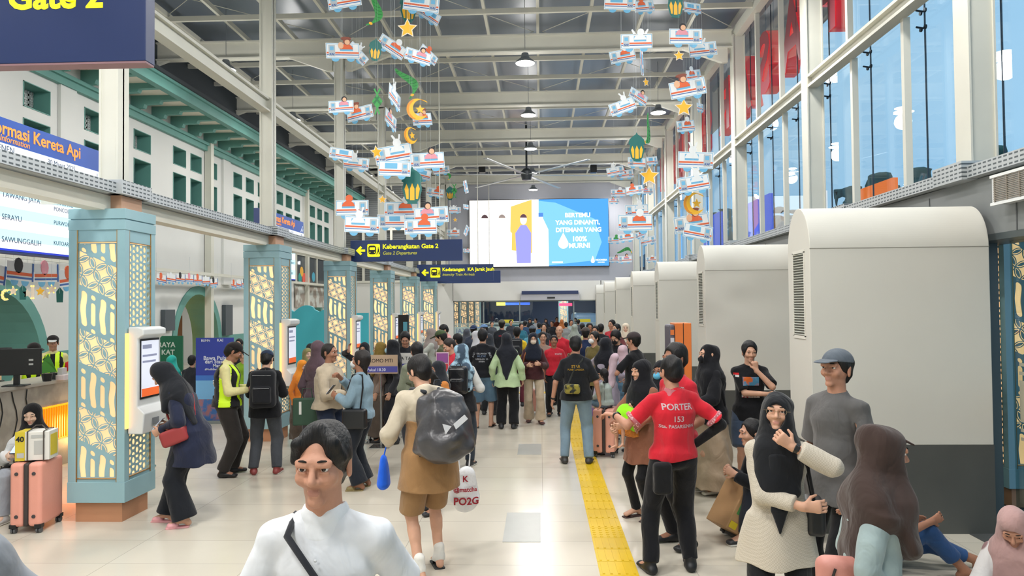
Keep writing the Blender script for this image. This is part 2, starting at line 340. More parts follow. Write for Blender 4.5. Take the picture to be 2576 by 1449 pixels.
def body_prims(J, po, vox, fem, fat, child, det):
    S, B, U = J['S'], J['B'], J['U']; c = fat; SP = J['SP']; o = []
    o += [P(J['P']-V((0, 0, .01)), J['w'], (.138*c, .095*c, .045), (.118*c, .085*c, .1), SP, .04), P(J['w'], J['c'], (.118*c, .085*c), (.138*c, .095*c), S, .04),
          P(J['c'], J['up'], (.138*c, .095*c), (.11, .07), S, .04), P(J['shn'], J['shp'], .038, k=.03), P(J['shn']+U*.006, J['up']+U*.05, .028, .044, k=.03), P(J['shp']+U*.006, J['up']+U*.05, .028, .044, k=.03),
          P(J['up'], J['hc']-J['H'] @ V((0, -.005, .055)), .058, .052, k=.025)]
    for k, s in (('p', 1), ('n', -1)):
        o += [P(J['sh'+k], J['el'+k], .040, .034, k=.02), P(J['el'+k], J['wr'+k], .037, .025, S, .012)]
        o += hnd(J, k, po, vox)
        kn, an = J['kn'+k], J['an'+k]; o += [P(J['hj'+k], kn, .078*c, .050, k=.03), P(kn, an, .048, .035, k=.02), P(kn.lerp(an, .28)+V((0, .010, 0)), kn.lerp(an, .42)+V((0, .010, 0)), .047, .042, k=.02)]
        t = J['to'+k]; hl = an-t*.035-V((0, 0, .045)); o += [P(an, hl, .034, .030, k=.02), P(an-V((0, 0, .01)), hl+t*.175+V((0, 0, -.008)), (.032, .03), (.040, .018), (-t.y, t.x, 0), .02)]
    H, h = J['H'], J['hc']; q = lambda x, y, z: h+H @ V((x, y, z)); sx, sz = H.col[0], H.col[2]
    o += [P(q(0, .018, .03), q(0, .018, .03), (.074, .092, .082), side=sx, k=.02), P(q(0, -.02, -.035), q(0, -.022, -.06), (.058, .066), (.042, .056), sx, .03),
          P(q(0, -.068, -.092), q(0, -.068, -.092), (.024, .018, .018), side=sx, k=.02)]
    # cylinder rotation note: frames use side hint
    for s in (1, -1):
        o += [P(q(s*.034, -.057, -.022), q(s*.038, -.060, -.022), .0235, k=.02), P(q(s*.077, .018, .012), q(s*.078, .016, -.030), (.008, .018, .018), (.008, .012, .012), sx, .008)]
        if det: o += [P(q(s*.033, -.098, .009), q(s*.033, -.098, .009), (.017, .014, .010), side=sx, k=.010, op='-'), P(q(s*.020, -.087, .0185), q(s*.046, -.081, .0175), (.006, .0045), k=.005), P(q(s*.022, -.085, -.001), q(s*.044, -.079, -.001), (.005, .0035), k=.006)]
    o += [P(q(0, -.076, .03), q(0, -.076, .03), (.055, .014, .012), side=sx, k=.02),
          P(q(0, -.084, .012), q(0, -.105, -.024), .008, .0125, k=.012)]
    if det:
        o += [P(q(-.016, -.090, -.028), q(.016, -.090, -.028), .0085, k=.01), P(q(-.015, -.0815, -.056), q(.015, -.0815, -.056), (.005, .0055), k=.010), P(q(-.012, -.080, -.066), q(.012, -.080, -.066), (.006, .006), k=.010)]
    return o
def torso_c(J, o, fem, fat, hem, taper=0.):
    S, U, SP = J['S'], J['U'], J['SP']; c = fat; f = fem
    pr = [P(J['w'], J['c'], (.124*c+o+taper*.02, .09*c+o), (.142*c+o, .10*c+o), S, .04), P(J['c'], J['up'], (.142*c+o, .10*c+o), (.115+o*.6, .072+o*.6), S, .04), P(J['shn']-U*.004, J['shp']-U*.004, .044+o*.35, k=.03), P(J['shn']+U*.004, J['up']+U*.058, .036+o*.35, .050+o*.3, k=.03), P(J['shp']+U*.004, J['up']+U*.058, .036+o*.35, .050+o*.3, k=.03),
          P(J['up'], J['up']+U*.045, (.080+o*.3, .062+o*.4), (.066, .060), S, .02)]
    d = max(0, -hem)
    pr += [P(J['P']+V((0, 0, .02)), J['w'], (.150*c+o, .112*c+o, .05), (.124*c+o+taper*.02, .09*c+o, .1), SP, .04)]
    if hem < .03: pr += [P(J['P']-V((0, 0, d+.08)), J['P']+V((0, 0, .03)), (.182*c+o+.012+taper*.06+.12*max(0, d-.06), .132*c+o+.012+taper*.05+.2*max(0, d-.06), .05), (.166*c+o, .124*c+o, .05), SP, .04)]
    if fem: pr += [P(J['c']+S*(s*.058)-J['B']*.066, J['c']+S*(s*.058)-J['B']*.066, .050+o*.5, k=.05) for s in (1, -1)]
    return pr
def sleeves(J, o, frac, cuff=0.):
    pr = []
    for k in 'pn':
        sh, el, wr = J['sh'+k], J['el'+k], J['wr'+k]
        if frac <= 0: continue
        if frac <= .6:
            e = sh.lerp(el, frac*1.6); pr += [P(sh, e, .052+o, .049+o*1.3, k=.025), ['pl2', e, (sh-e), .14]]
        else:
            t = sh.lerp(el, 1); pr += [P(sh, el, .050+o, .042+o, k=.025), P(el, el.lerp(wr, min(.99, (frac-.5)*2)), .043+o, .033+o*.8+cuff, k=.02)]
    return [p for p in pr if p[0] != 'pl2']
def hem_plane(J, hem): return PL(J['P']+J['U']*hem if hem > 0 else J['P']+V((0, 0, hem)), -J['U'] if hem > 0 else (0, 0, -1))
NP = [0]
def person(label, loc, h=1.68, face=0, fem=False, fat=1.0, skin='a', pose=None, top=('#333333', .4, -.08, .016), bot=('pants', '#222222', 1.0, .012), shoe=('shoe', '#222222'),
           head=('short', '#15120f'), more=(), group=None, vox=None, eyes=None, z=0.):
    po = pose or {}; NP[0] += 1; sd = NP[0]; loc = V(loc); d = max(2., loc.y)
    vox = vox or min(.017, max(.0058, d*.00105)); det = vox < .0105; g = po.get
    J = skeleton(po, fem); rt = empty('person', (loc.x, loc.y, z), R(face), label, 'person', group); k = h/1.70; rt.scale = (k, k, k)
    ms = cloth_skin(skin); H, hc = J['H'], J['hc']; q = lambda x, y, zz: hc+H @ V((x, y, zz)); sx = H.col[0]
    bp = body_prims(J, po, vox, fem, fat*.93, 0, det)
    def mf(c):
        r = (c-np.array(hc)) @ np.array(H); m = (abs(r[:, 0]) < .019-abs(r[:, 2]+.0605)*.8) & (abs(r[:, 2]+.0605) < .0095) & (r[:, 1] < -.07); return np.where(m, 1, 0)
    sobj('body', bp, vox, [ms, mat('lips_'+skin, {'a': '#a87463', 'b': '#bd8474', 'c': '#7e5145', 'd': '#c07a70'}[skin], .5)], rt, matfn=mf)
    if eyes is None: eyes = d < 21
    if eyes:
        for s in (1, -1):
            e = MB(); c = q(s*.032, -.0755 if det else -.0775, .010); fwd = -(H.col[1]); prof = []
            for i in range(7):
                a = math.pi*i/6; prof.append((max(.0002, ((.0115 if det else .0085))*math.sin(a)), (.0115 if det else .0085)*math.cos(a)))
            e.lathe((0, 0, 0), prof, 10); e.mi = 1; e.lathe((0, 0, 0), [(.0002, .0124), (.0066, .0105), (.0066, .0080), (.0002, .0080)], 10)
            fr3 = Matrix(frame_of(fwd, sx)).transposed()
            ob = e.build('eye', [mat('eye_white', '#e9e4de', .3), mat('iris_brown', '#1c110c', .2)], rt, smooth=True); ob.location = c; ob.rotation_euler = fr3.to_euler()
    if d < 21:
        hcx = '#1a1512'
        for s in (1, -1):
            b = MB(); b.tube([q(s*(.016+.011*i), -.0925+.0016*i*i, .029+(.006, .008, .007, .002)[i]-.002) for i in range(4)], [.0022, .0036, .003, .0014], 6); b.build('eyebrow', mat('brow', hcx, .9), rt, smooth=True)
    # ---- head wear
    hk, hcol = head[0], head[1]; hm = cloth(hcol) if hk in ('hijab', 'cap', 'capback', 'niqab') else hairmat(hcol); opt = head[2] if len(head) > 2 else {}
    ell = lambda x, y, zz, r, kk=.02, op='+': P(q(x, y, zz), q(x, y, zz), r, side=sx, k=kk, op=op)
    if hk in ('short', 'long', 'bun', 'fringe', 'capback', 'cap', 'bald', 'pony'):
        hc2 = opt.get('hair', '#15120f') if hk in ('cap', 'capback') else hcol; hm2 = hairmat(hc2)
        th = opt.get('vol', .014)
        pr = [ell(0, .022, .034, (.078+th*.5, .094+th*.6, .086+th*(.2 if hk in ('cap', 'capback') else 1))), P(q(0, .07, -.03), q(0, .055, -.06), (.062, .04), (.05, .03), sx, .03)]
        if hk == 'long' or hk == 'pony':
            L = opt.get('len', .25); pr += [P(q(0, .055, .02), q(0, .085, -L) if hk == 'pony' else q(0, .06, -L), (.085, .055) if hk == 'long' else (.04, .04), (.095, .035) if hk == 'long' else (.025, .025), sx, .03)]
        if hk == 'bun': pr += [ell(0, .115, -.01, (.045, .04, .04))]
        if hk == 'bald': pr = [ell(0, .03, .005, (.082, .095, .06)), P(q(0, .03, .1), q(0, -.02, .1), .07, side=sx, k=.01, op='-')]
        pr += [ell(0, -.088, -.03, (.086 if hk != 'fringe' else .070, .080, .090), .012, '-'), ell(0, -.098, .050, (.066, .054, .042), .010, '-') if hk != 'fringe' else ell(.006, -.100, .045, (.046, .048, .060), .010, '-')]
        if hk == 'fringe': pr += [P(q(.0, -.038, .110), q(-.050, -.056, .074), .020, .018, k=.016), P(q(-.050, -.056, .074), q(-.072, -.038, .020), .017, .010, k=.014), P(q(.010, -.036, .110), q(.050, -.050, .078), .018, .015, k=.016), P(q(.050, -.050, .078), q(.074, -.026, .025), .014, .009, k=.014)]
        for s in (1, -1):
            if hk not in ('long', 'fringe'): pr += [ell(s*.09, .018, -.02, (.018, .024, .038), .008, '-')]
        sobj('hair', pr, vox*.9 if det else vox, hm2, rt, noise=.003 if det else 0, seed=sd, nf=40)
    if hk in ('cap', 'capback'):
        f = -1 if hk == 'cap' else 1
        sobj('cap', [ell(0, .018, .045, (.090, .107, .088)), PL(q(0, 0, .046), -H.col[2])], vox, hm, rt, noise=.001, seed=sd)
        b = [P(q(0, f*.105+.018*(1-f)/2, .052), q(0, f*.165+.01, .040), (.066, .007, .05), (.055, .006, .035), sx, .01)]
        sobj('cap_brim', b, min(vox, .006), cloth(opt.get('brim', hcol)), rt)
    if hk in ('hijab', 'niqab'):
        dr = opt.get('drape', .22); bk = opt.get('back', .25); wd = opt.get('w', 1.0); U, S, B = J['U'], J['S'], J['B']
        pr = [ell(0, .022, .036, (.094, .112, .098)), P(q(0, .0, -.03), q(0, .0, -.1), (.091, .096), (.092, .094), sx, .03), P(q(0, .02, -.08), J['n']-U*.04, (.094, .094), (.13*wd, .105), sx, .05),
              P(J['n']-U*.03, J['n']-U*.1+B*.01, (.12*wd, .10), (.180*wd, .12), S, .05)]
        if dr > .1: pr += [P(J['n']-U*.08-B*.055, J['n']-U*dr-B*.12, (.15*wd, .105), (.09*wd if opt.get('tri') else .145*wd, .06), S, .05)]
        if bk > .1: pr += [P(J['n']-U*.06+B*(.06 if opt.get('tri') else .04), J['n']-U*bk+B*(.17 if opt.get('tri') else .09), (.155*wd, .075), (.03 if opt.get('tri') else .15*wd, .04), S, .05)]
        if hk == 'hijab': pr += [ell(0, -.10, -.012, (.058, .075, .080), .010, '-')]
        else: pr += [ell(0, -.105, .018, (.055, .05, .022), .008, '-')]
        pr += opt.get('x', [])
        sobj('hijab', pr, vox, hm, rt, noise=opt.get('noise', .005), seed=sd, nf=20)
        if opt.get('peak'): sobj('hijab_peak', [P(q(0, -.085, .066), q(0, -.112, .056), (.055, .006, .02), (.045, .005, .015), sx, .01)], .005, hm, rt)
    # ---- top
    if top:
        c, sl, hem, loose = top[:4]; to = top[4] if len(top) > 4 else {}; m = to.get('m') or cloth(c, **to.get('pat', {}))
        pr = torso_c(J, loose, fem, fat, hem, to.get('taper', 0)); 
        if sl > 0:
            for kk in 'pn':
                sh, el, wr = J['sh'+kk], J['el'+kk], J['wr'+kk]; ls = loose*to.get('sl', 1)
                if sl <= .6:
                    e = sh.lerp(el, sl*1.7); ax_ = (e-sh).normalized(); pr += [P(sh, e, (.042+ls*.5, .042+ls*.5, .02), (.041+ls*1.1, .041+ls*1.1, .018), k=.02)]
                else:
                    pr += [P(sh, el, .043+ls*.5, .038+ls*.8, k=.02), P(el, el.lerp(wr, min(.95, (sl-.5)*2)), (.038+ls*.8, .038+ls*.8, .02), ((.029 if not to.get('cuff') else .034)+ls*.7,)*2+(.015,), k=.02)]
        pr += [hem_plane(J, hem)] + to.get('x', [])
        if to.get('vneck'): pr.append(P(J['n']-J['B']*.095+J['U']*.03, J['n']-J['B']*.125-J['U']*.12, (.040, .05), (.006, .02), J['S'], .004, '-'))
        if to.get('hood'): pr.insert(-1, P(J['n']-J['U']*.02+J['B']*.06, J['n']-J['U']*.11+J['B']*.11, (.11, .045), (.07, .03), J['S'], .03))
        mm, mfn = m, None
        if to.get('split'):
            zz, c2_ = to['split']; sobj('jacket_lower', torso_c(J, loose+.012, fem, fat, to['hem2'], 0)+[hem_plane(J, to['hem2']), PL(J['P']+J['U']*zz, J['U']+J['S']*to.get('slant', 0))], vox, cloth(c2_), rt, noise=.008, seed=sd, nf=14)
        sobj(to.get('name', 'shirt'), pr, vox, mm, rt, noise=to.get('noise', .006), seed=sd, nf=to.get('nf', 15), matfn=mfn)
        if to.get('collar'):
            n0 = J['n']; cc = to['collar']; pr = [P(n0-J['U']*.060, n0-J['U']*.018-J['B']*.004, (.094, .082), (.074, .070), J['S'], .01), P(n0-J['U']*.04, n0+J['U']*.06, (.058, .058), (.056, .056), J['S'], .006, '-'),
                  P(n0-J['B']*.10+J['U']*.02, n0-J['B']*.11-J['U']*.09, .040, .012, k=.006, op='-')]
            sobj('collar', pr, min(vox, .007), cloth(cc), rt, noise=.001, seed=sd)
    # ---- bottom
    kind, c, ln, loose = bot[:4]; bo = bot[4] if len(bot) > 4 else {}; m = bo.get('m') or cloth(c, **bo.get('pat', {})); c_ = fat
    P0, SP = J['P'], J['SP']
    if kind in ('pants', 'shorts'):
        pr = [P(P0-V((0, 0, .03)), P0+J['U']*.10, (.150*c_+loose, .108*c_+loose, .08), (.122*c_+loose*.5, .088*c_+loose*.5, .04), SP, .03)]
        for kk, s in (('p', 1), ('n', -1)):
            hj, kn, an = J['hj'+kk], J['kn'+kk], J['an'+kk]; fl_ = bo.get('flare', 0.)
            if ln <= .62:
                e = hj.lerp(kn, ln*1.7); pr += [P(hj, e, (.082*c_+loose,)*2+(.03,), (.070*c_+loose*1.6,)*2+(.03,), k=.02)]
            else:
                pr += [P(hj, kn, .080*c_+loose, .056+loose, k=.02), P(kn, kn.lerp(an, min(.97, (ln-.5)*2-.02)), (.056+loose,)*2+(.02,), (.042+loose+fl_,)*2+(.02,), k=.02)]
        if J['an'+'p'].z < .2 and ln > .62: pr += [PL((0, 0, .07 if ln > .9 else .3), (0, 0, -1))] if 0 else []
        sobj('shorts' if ln <= .62 else 'trousers', pr, vox, m, rt, noise=bo.get('noise', .006), seed=sd+50, nf=13)
    elif kind == 'skirt':
        z0 = .905*(1-ln)+.05
        pr = [P(P0+J['U']*.10, P0-V((0, 0, .12)), (.13*c_+loose, .10*c_+loose, .05), (.175*c_+loose, .14*c_+loose, .05), SP, .04), P(P0-V((0, 0, .12)), V((P0.x*.5, P0.y*.4, z0-.05)), (.185*c_+loose, .15*c_+loose, .05), (.21*c_+loose+bo.get('flare', .02), .20+loose+bo.get('flare', .02), .05), SP, .04), PL((0, 0, z0), (0, 0, -1))]
        sobj('skirt', pr, vox, m, rt, noise=bo.get('noise', .012), seed=sd+50, nf=18)
    # ---- feet
    if shoe:
        sk, c = shoe[0], shoe[1]
        for kk in 'pn':
            an, t = J['an'+kk], J['to'+kk]; hl = an-t*.035-V((0, 0, .045)); sdv = V((-t.y, t.x, 0)); zt = V((0, 0, 1))
            if sk in ('shoe', 'boot', 'sneaker'):
                pr = [P(hl-V((0, 0, .004)), hl+t*.07, (.042, .036), (.044, .036), sdv, .02), P(hl+t*.05, hl+t*.19-V((0, 0, .01)), (.044, .034), (.042, .022), sdv, .02), P(an-V((0, 0, .03)), an+V((0, 0, .02 if sk != 'boot' else .1)), (.046, .048), sdv if 0 else None or (.046, .048), sdv, .02), PL((0, 0, an.z-.085+.001), (0, 0, -1))]
                sobj({'boot': 'boot'}.get(sk, 'shoe'), pr, min(vox, .008), mat('shoe_'+c.strip('#'), c, .5, var=.1), rt, seed=sd)
                if sk == 'sneaker': sobj('shoe_sole', [P(hl-V((0, 0, .03)), hl+t*.19-V((0, 0, .03)), (.045, .012), (.043, .012), sdv, .02)], min(vox, .006), mat('white_sole', '#dcd8d0', .6), rt)
            else:
                pr = [P(hl-V((0, 0, .036)), hl+t*.195-V((0, 0, .036)), (.044, .012), (.046, .012), sdv, .02)]
                if sk == 'slide': pr += [P(hl+t*.12+V((0, 0, -.008)), hl+t*.17+V((0, 0, -.014)), (.050, .036), (.048, .026), sdv, .01)]
                if sk == 'thong':
                    pr += [P(hl+t*.10+sdv*s*.04-V((0, 0, .025)), hl+t*.165+V((0, 0, .004)), .008, k=.004) for s in (1, -1)]
                sobj('sandal', pr, min(vox, .007), mat('shoe_'+c.strip('#'), c, .55), rt, seed=sd)
    for e in more: e(rt, J, vox)
    rt['_k'] = k
    del rt['_k']
    return rt, J
def cloth_skin(s):
    n = 'skin_'+s
    if n in _M: return _M[n]
    m = mat(n, SKIN[s], .55, bump=.08, bs=120, var=.07, vs=14, spec=.35); b = m.node_tree.nodes['Principled BSDF']
    b.inputs['Subsurface Weight'].default_value = .08; b.inputs['Subsurface Radius'].default_value = (.012, .005, .003); b.inputs['Subsurface Scale'].default_value = 1.0
    return m
# wearable extras (parts of the figure)
def mask(c='#e8e8e8'):
    def f(rt, J, vox):
        H, hc = J['H'], J['hc']; q = lambda x, y, z: hc+H @ V((x, y, z))
        sobj('face_mask', [P(q(0, -.070, -.045), q(0, -.070, -.045), (.056, .050, .048), side=H.col[0], k=.01)], min(vox, .01), cloth(c, bump=.1), rt)
    return f
def specs(c='#8a7a60'):
    def f(rt, J, vox):
        H, hc = J['H'], J['hc']; q = lambda x, y, z: hc+H @ V((x, y, z)); b = MB()
        for s in (1, -1):
            pts = [q(s*.033+.026*math.cos(a), -.104, .006+.022*math.sin(a)) for a in [2*math.pi*i/14 for i in range(15)]]; b.tube(pts, .0013, 5)
            b.tube([q(s*.058, -.103, .01), q(s*.078, -.06, .012), q(s*.08, .0, .01)], .0014, 5)
        b.tube([q(-.008, -.105, .008), q(.008, -.105, .008)], .0013, 5); b.build('glasses', mat('frame_'+c.strip('#'), c, .3, .8), rt)
    return f
def watch(k, c='#101012'):
    def f(rt, J, vox):
        w, e = J['wr'+k], J['el'+k]; d = (w-e).normalized(); b = MB(); b.cyl(w-d*.035, w-d*.012, .032, n=14)
        u = V((0, -1, .3)); u = (u-d*u.dot(d)).normalized(); b.box(w-d*.024+u*.030, (.03, .03, .014), M=Matrix(frame_of(u, d)).transposed()); b.build('wristwatch', mat('strap_'+c.strip('#'), c, .4), rt, bevel=.003)
    return f
def plane_text(s, size, col_, zc, back=True, dy=.0, bold=.02, off=.0, name='shirt_lettering', x=0, tilt=0):
    def f(rt, J, vox):
        S, B, U = J['S'], J['B'], J['U']; n = B if back else -B; xa = -S if back else S
        o = J['P']+U*zc+n*(.125+off)+xa*x; M = Matrix((xa, U, n)).transposed().to_4x4(); M = Matrix.Translation(o) @ M @ Matrix.Rotation(tilt, 4, 'Z')
        me = text_mesh(s, size, M, ext=.001, bold=bold, align='CENTER'); ob = link(name, me, mat('print_'+col_.strip('#'), col_, .7), rt)
        conform(ob, rt, n)
    return f
def conform(ob, rt, n, gap=.002):
    # drop a flat print on the garment under it
    from mathutils.bvhtree import BVHTree
    g = [c for c in rt.children if c.name.split('.')[0] in ('shirt', 'jacket', 'hoodie', 'polo_shirt', 'vest', 'overshirt', 'blouse')]
    if not g: return
    me = g[0].data; bv = BVHTree.FromPolygons([v.co for v in me.vertices], [p.vertices[:] for p in me.polygons])
    for v in ob.data.vertices:
        h = bv.ray_cast(v.co+n*.15, -n)
        if h[0] is not None: v.co = h[0]+n*gap
def patch(name, pts, colr, zc, back=True, x=0, gap=.002, rough=.7):
    def f(rt, J, vox):
        S, B, U = J['S'], J['B'], J['U']; n = B if back else -B; xa = -S if back else S
        xs = [p[0] for p in pts]; ys = [p[1] for p in pts]; nx = max(2, int((max(xs)-min(xs))/.02)); ny = max(2, int((max(ys)-min(ys))/.02)); vs = []; fs = []
        for i in range(nx+1):
            for j in range(ny+1):
                a, b = min(xs)+(max(xs)-min(xs))*i/nx, min(ys)+(max(ys)-min(ys))*j/ny; vs.append(J['P']+U*(zc+b)+xa*(x+a)+n*.12)
        fs = [(i*(ny+1)+j, (i+1)*(ny+1)+j, (i+1)*(ny+1)+j+1, i*(ny+1)+j+1) for i in range(nx) for j in range(ny)]
        m = MB(); m.add(vs, fs); ob = m.build(name, cloth(colr) if isinstance(colr, str) else colr, rt, smooth=True); conform(ob, rt, n, gap)
    return f
def strap(k0, k1, c, r=.012, name='strap', wid=.03):   # band across the torso over one shoulder; ends given as (x, z) offsets from pelvis
    def f(rt, J, vox): pass
    return f
# ---------------------------------------------------------------- the hall
G = 4.3; YC = [3.1+G*i for i in range(8)]          # column grid
WX = 4.3; FX = -9.4; PX = -4.39; YF = 33.4; ZT = 7.85
def floor_mat():
    m = mat('floor_tiles', '#d9d4c8', .12, spec=.5); n = m.node_tree.nodes; L = m.node_tree.links; b = n['Principled BSDF']
    tc = n.new('ShaderNodeTexCoord'); br = n.new('ShaderNodeTexBrick'); L.new(tc.outputs['Object'], br.inputs['Vector'])
    br.offset = 0; br.inputs['Scale'].default_value = 1; br.inputs['Brick Width'].default_value = 1.2; br.inputs['Row Height'].default_value = .6
    br.inputs['Mortar Size'].default_value = .003; br.inputs['Mortar Smooth'].default_value = .3
    br.inputs['Color1'].default_value = (*lin('#d0c8b8'), 1); br.inputs['Color2'].default_value = (*lin('#d4cdbe'), 1); br.inputs['Mortar'].default_value = (*lin('#a8a196'), 1)
    no = n.new('ShaderNodeTexNoise'); no.inputs['Scale'].default_value = 1.3; no.inputs['Detail'].default_value = 6; L.new(tc.outputs['Object'], no.inputs['Vector'])
    mx = n.new('ShaderNodeMix'); mx.data_type = 'RGBA'; mx.blend_type = 'MULTIPLY'; mx.inputs['Factor'].default_value = .12
    L.new(br.outputs['Color'], mx.inputs['A']); L.new(no.outputs['Fac'], mx.inputs['B']); L.new(mx.outputs['Result'], b.inputs['Base Color'])
    rp = n.new('ShaderNodeMapRange'); rp.inputs['To Min'].default_value = .17; rp.inputs['To Max'].default_value = .30; L.new(no.outputs['Fac'], rp.inputs['Value']); L.new(rp.outputs[0], b.inputs['Roughness'])
    return m
FM = floor_mat()
struct('floor', MB().b2(-14, 3.84, -6, YF+.15, -.1, 0).b2(-14, 5, YF+.15, 62, -.1, 0), FM)
struct('floor_threshold', MB().b2(3.84, WX+.4, -6, YF, -.1, .004), mat('dark_mat', '#4b4d4c', .5, var=.1))
struct('ground', MB().b2(4.7, 60, -20, 80, -.16, -.01), mat('plaza', '#6c6f70', .7, var=.15, vs=.6))
white = mat('white_paint', '#dcdcd8', .7, var=.02, vs=1.5); steel = mat('white_steel', '#d2d1c5', .45, var=.03, vs=2); teal = mat('teal_paint', '#62988f', .55, var=.07, vs=2)
dkroof = mat('roof_panel', '#76818f', .3, var=.06, vs=.5, spec=.6)
struct('wall_light_keeper', MB().b2(-14, 5, -6.2, -6, 0, 9), white)  # unseen wall added behind the camera to keep light in the hall
# roof and steel grid
rb = MB(); rb.b2(-8.6, WX+.6, -6, YF+.2, 8.5, 8.7); rb.b2(-14, -8.5, -6, 34, 8.5, 8.7)
struct('ceiling', rb, dkroof)
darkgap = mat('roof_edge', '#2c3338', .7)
for k, x in enumerate([-8.6+1.075*i for i in range(1, 13)]):
    struct('ceiling_rib', MB().b2(x-.03, x+.03, -5.5, YF, 8.02, 8.12), steel)
yy = [y+G*f for y in [-1.2]+YC[:-1] for f in (1/3, 2/3)]
for y in yy: struct('ceiling_batten', MB().b2(-8.7, WX, y-.035, y+.035, 7.94, 8.04), steel)
def truss(y):
    r = empty('roof_beam', (0, y, 0)); tag(r, kind='structure')
    b = MB(); b.b2(FX+.1, WX-.1, -.012, .012, 7.66, 8.0); b.b2(FX+.1, WX-.1, -.09, .09, 7.63, 7.66); b.b2(FX+.1, WX-.1, -.09, .09, 8.0, 8.03); b.build('beam', steel, r)
    b = MB()
    for (x, s) in ((FX+.2, 1), (PX+.15, 1), (PX-.15, -1), (WX-.2, -1)): b.prism([(x, 7.64), (x, 7.32), (x+.12*s, 7.32), (x+1.0*s, 7.64)] if s > 0 else [(x, 7.64), (x-1.0, 7.64), (x-.12, 7.32), (x, 7.32)], Matrix(((1, 0, 0, 0), (0, 0, -1, .05), (0, 1, 0, 0), (0, 0, 0, 1))), .1)
    b.build('bracket', steel, r)
    return r
for y in YC: truss(y)
b = MB()     # diagonal tie rods under the roof
for y in YC[1:-1]:
    for (x0, x1) in ((-4.2, -.1), (.1, 4.2), (-9, -4.5)): b.cyl((x0, y, 8.1), (x1, y+G, 8.1), .008, n=5); b.cyl((x1, y, 8.1), (x0, y+G, 8.1), .008, n=5)
struct('ceiling_tie_rods', b, steel)
# left columns and beams
for y in YC:
    z0 = 3.25
    c = MB(); c.b2(PX-.10, PX+.10, y-.012, y+.012, z0, 7.9); c.b2(PX-.10, PX-.078, y-.10, y+.10, z0, 7.9); c.b2(PX+.078, PX+.10, y-.10, y+.10, z0, 7.9); c.b2(PX-.085, PX+.085, y-.09, y+.09, z0, 7.9)
    tag(c.build('steel_column', steel), f'white steel column rising from the {("nearest","first","second","third","fourth","fifth","sixth","farthest")[YC.index(y)]} lattice pillar of the left row', 'column')
    if y > 20: tag(MB().b2(FX+.02, FX+.2, y-.09, y+.09, 0, 7.9).build('facade_column', steel), f'slim white steel column against the old facade, {("nearest","second","third","last")[min(3, YC.index(y)-4)]} of its row', 'column')
struct('beam_left', MB().b2(PX-.06, PX+.06, 0, YF, 5.45, 5.49).b2(PX-.012, PX+.012, 0, YF, 5.27, 5.47).b2(PX-.08, PX+.08, 0, YF, 5.25, 5.28), steel)
struct('trim_1', MB().b2(PX-.10, PX+.08, 0, YF, 3.09, 3.24), mat('cream_beam', '#e3dfd0', .6))
def traymat():
    m = mat('perforated_tray', '#b3b8b9', .45, .4); n = m.node_tree.nodes; L = m.node_tree.links; bs = n['Principled BSDF']
    tc = n.new('ShaderNodeTexCoord'); mp = n.new('ShaderNodeMapping'); mp.inputs['Rotation'].default_value = (0, R(90), R(90))
    br = n.new('ShaderNodeTexBrick'); br.inputs['Scale'].default_value = 1; br.inputs['Brick Width'].default_value = .075; br.inputs['Row Height'].default_value = .04; br.inputs['Mortar Size'].default_value = .013; br.offset = 0
    sx = n.new('ShaderNodeSeparateXYZ'); cx = n.new('ShaderNodeCombineXYZ'); L.new(tc.outputs['Object'], sx.inputs[0]); L.new(sx.outputs['Y'], cx.inputs['X']); L.new(sx.outputs['Z'], cx.inputs['Y']); L.new(cx.outputs[0], br.inputs['Vector'])
    br.inputs['Color1'].default_value = br.inputs['Color2'].default_value = (*lin('#565e62'), 1); br.inputs['Mortar'].default_value = (*lin('#b9bec0'), 1)
    L.new(br.outputs['Color'], bs.inputs['Base Color']); return m
TM = traymat()
tl = empty('cable_tray', (PX+.12, 0, 3.25), 0, 'long perforated grey cable tray running over the lattice pillars on the left', 'cable tray')
b = MB(); b.b2(-.08, .07, .3, YF, 0, .012); b.b2(.06, .075, .3, YF, 0, .11); b.b2(-.085, -.07, .3, YF, 0, .11); b.build('tray_channel', TM, tl)
for y in YC: MB().b2(-.02, .13, y-.28, y+.28, 0, .14).build('joint_cover', TM, tl)
b = MB()
for k in range(3): b.tube([(-.04+.03*k, y, .08+.02*math.sin(y*1.7+k)) for y in np.arange(1, 33, .6)], .012, 5)
b.build('cable', mat('black_cable', '#2b2d2f', .6), tl)
# ---------------------------------------------------------------- old facade on the left, with eaves
fw = mat('facade_white', '#dadbd8', .75, var=.03, vs=.8, bump=.1, bs=4)
wins = []     # (y0, y1, z0, z1)
for (yc, hw, tall) in [(11.6, .25, 1), (13.35, .25, 1), (15.15, .25, 1), (17.0, .25, 1), (18.8, .22, 1), (19.72, .2, 1), (20.7, .2, 1), (22.5, .2, 1), (23.45, .2, 1), (24.45, .2, 1), (26.2, .2, 1), (27.15, .2, 1), (28.1, .2, 1), (30, .2, 1), (31, .2, 1), (32, .2, 1)]:
    wins += [(yc-hw-.12, yc+hw+.12, 5.83, 6.30)]; wins += [(yc-hw-.12, yc+hw+.12, 4.25, 5.62)]
ys = sorted(set([-6, 34.0]+[w[0] for w in wins]+[w[1] for w in wins])); zs = sorted({0, 8.5}|{w[2] for w in wins}|{w[3] for w in wins})
b = MB(); t = MB()
arches = [(12.2, 1.42, 2.6), (19.85, 1.37, 2.62), (24.7, 1.35, 2.6), (30.2, 1.2, 2.6)]
zs = sorted(set(zs)|{2.75}); ys = sorted(ys)
for i in range(len(ys)-1):
    for j in range(len(zs)-1):
        ym, zm = (ys[i]+ys[i+1])/2, (zs[j]+zs[j+1])/2
        if zm < 2.75 or any(w[0] < ym < w[1] and w[2] < zm < w[3] for w in wins): continue
        b.b2(FX-.3, FX, ys[i], ys[i+1], zs[j], zs[j+1])
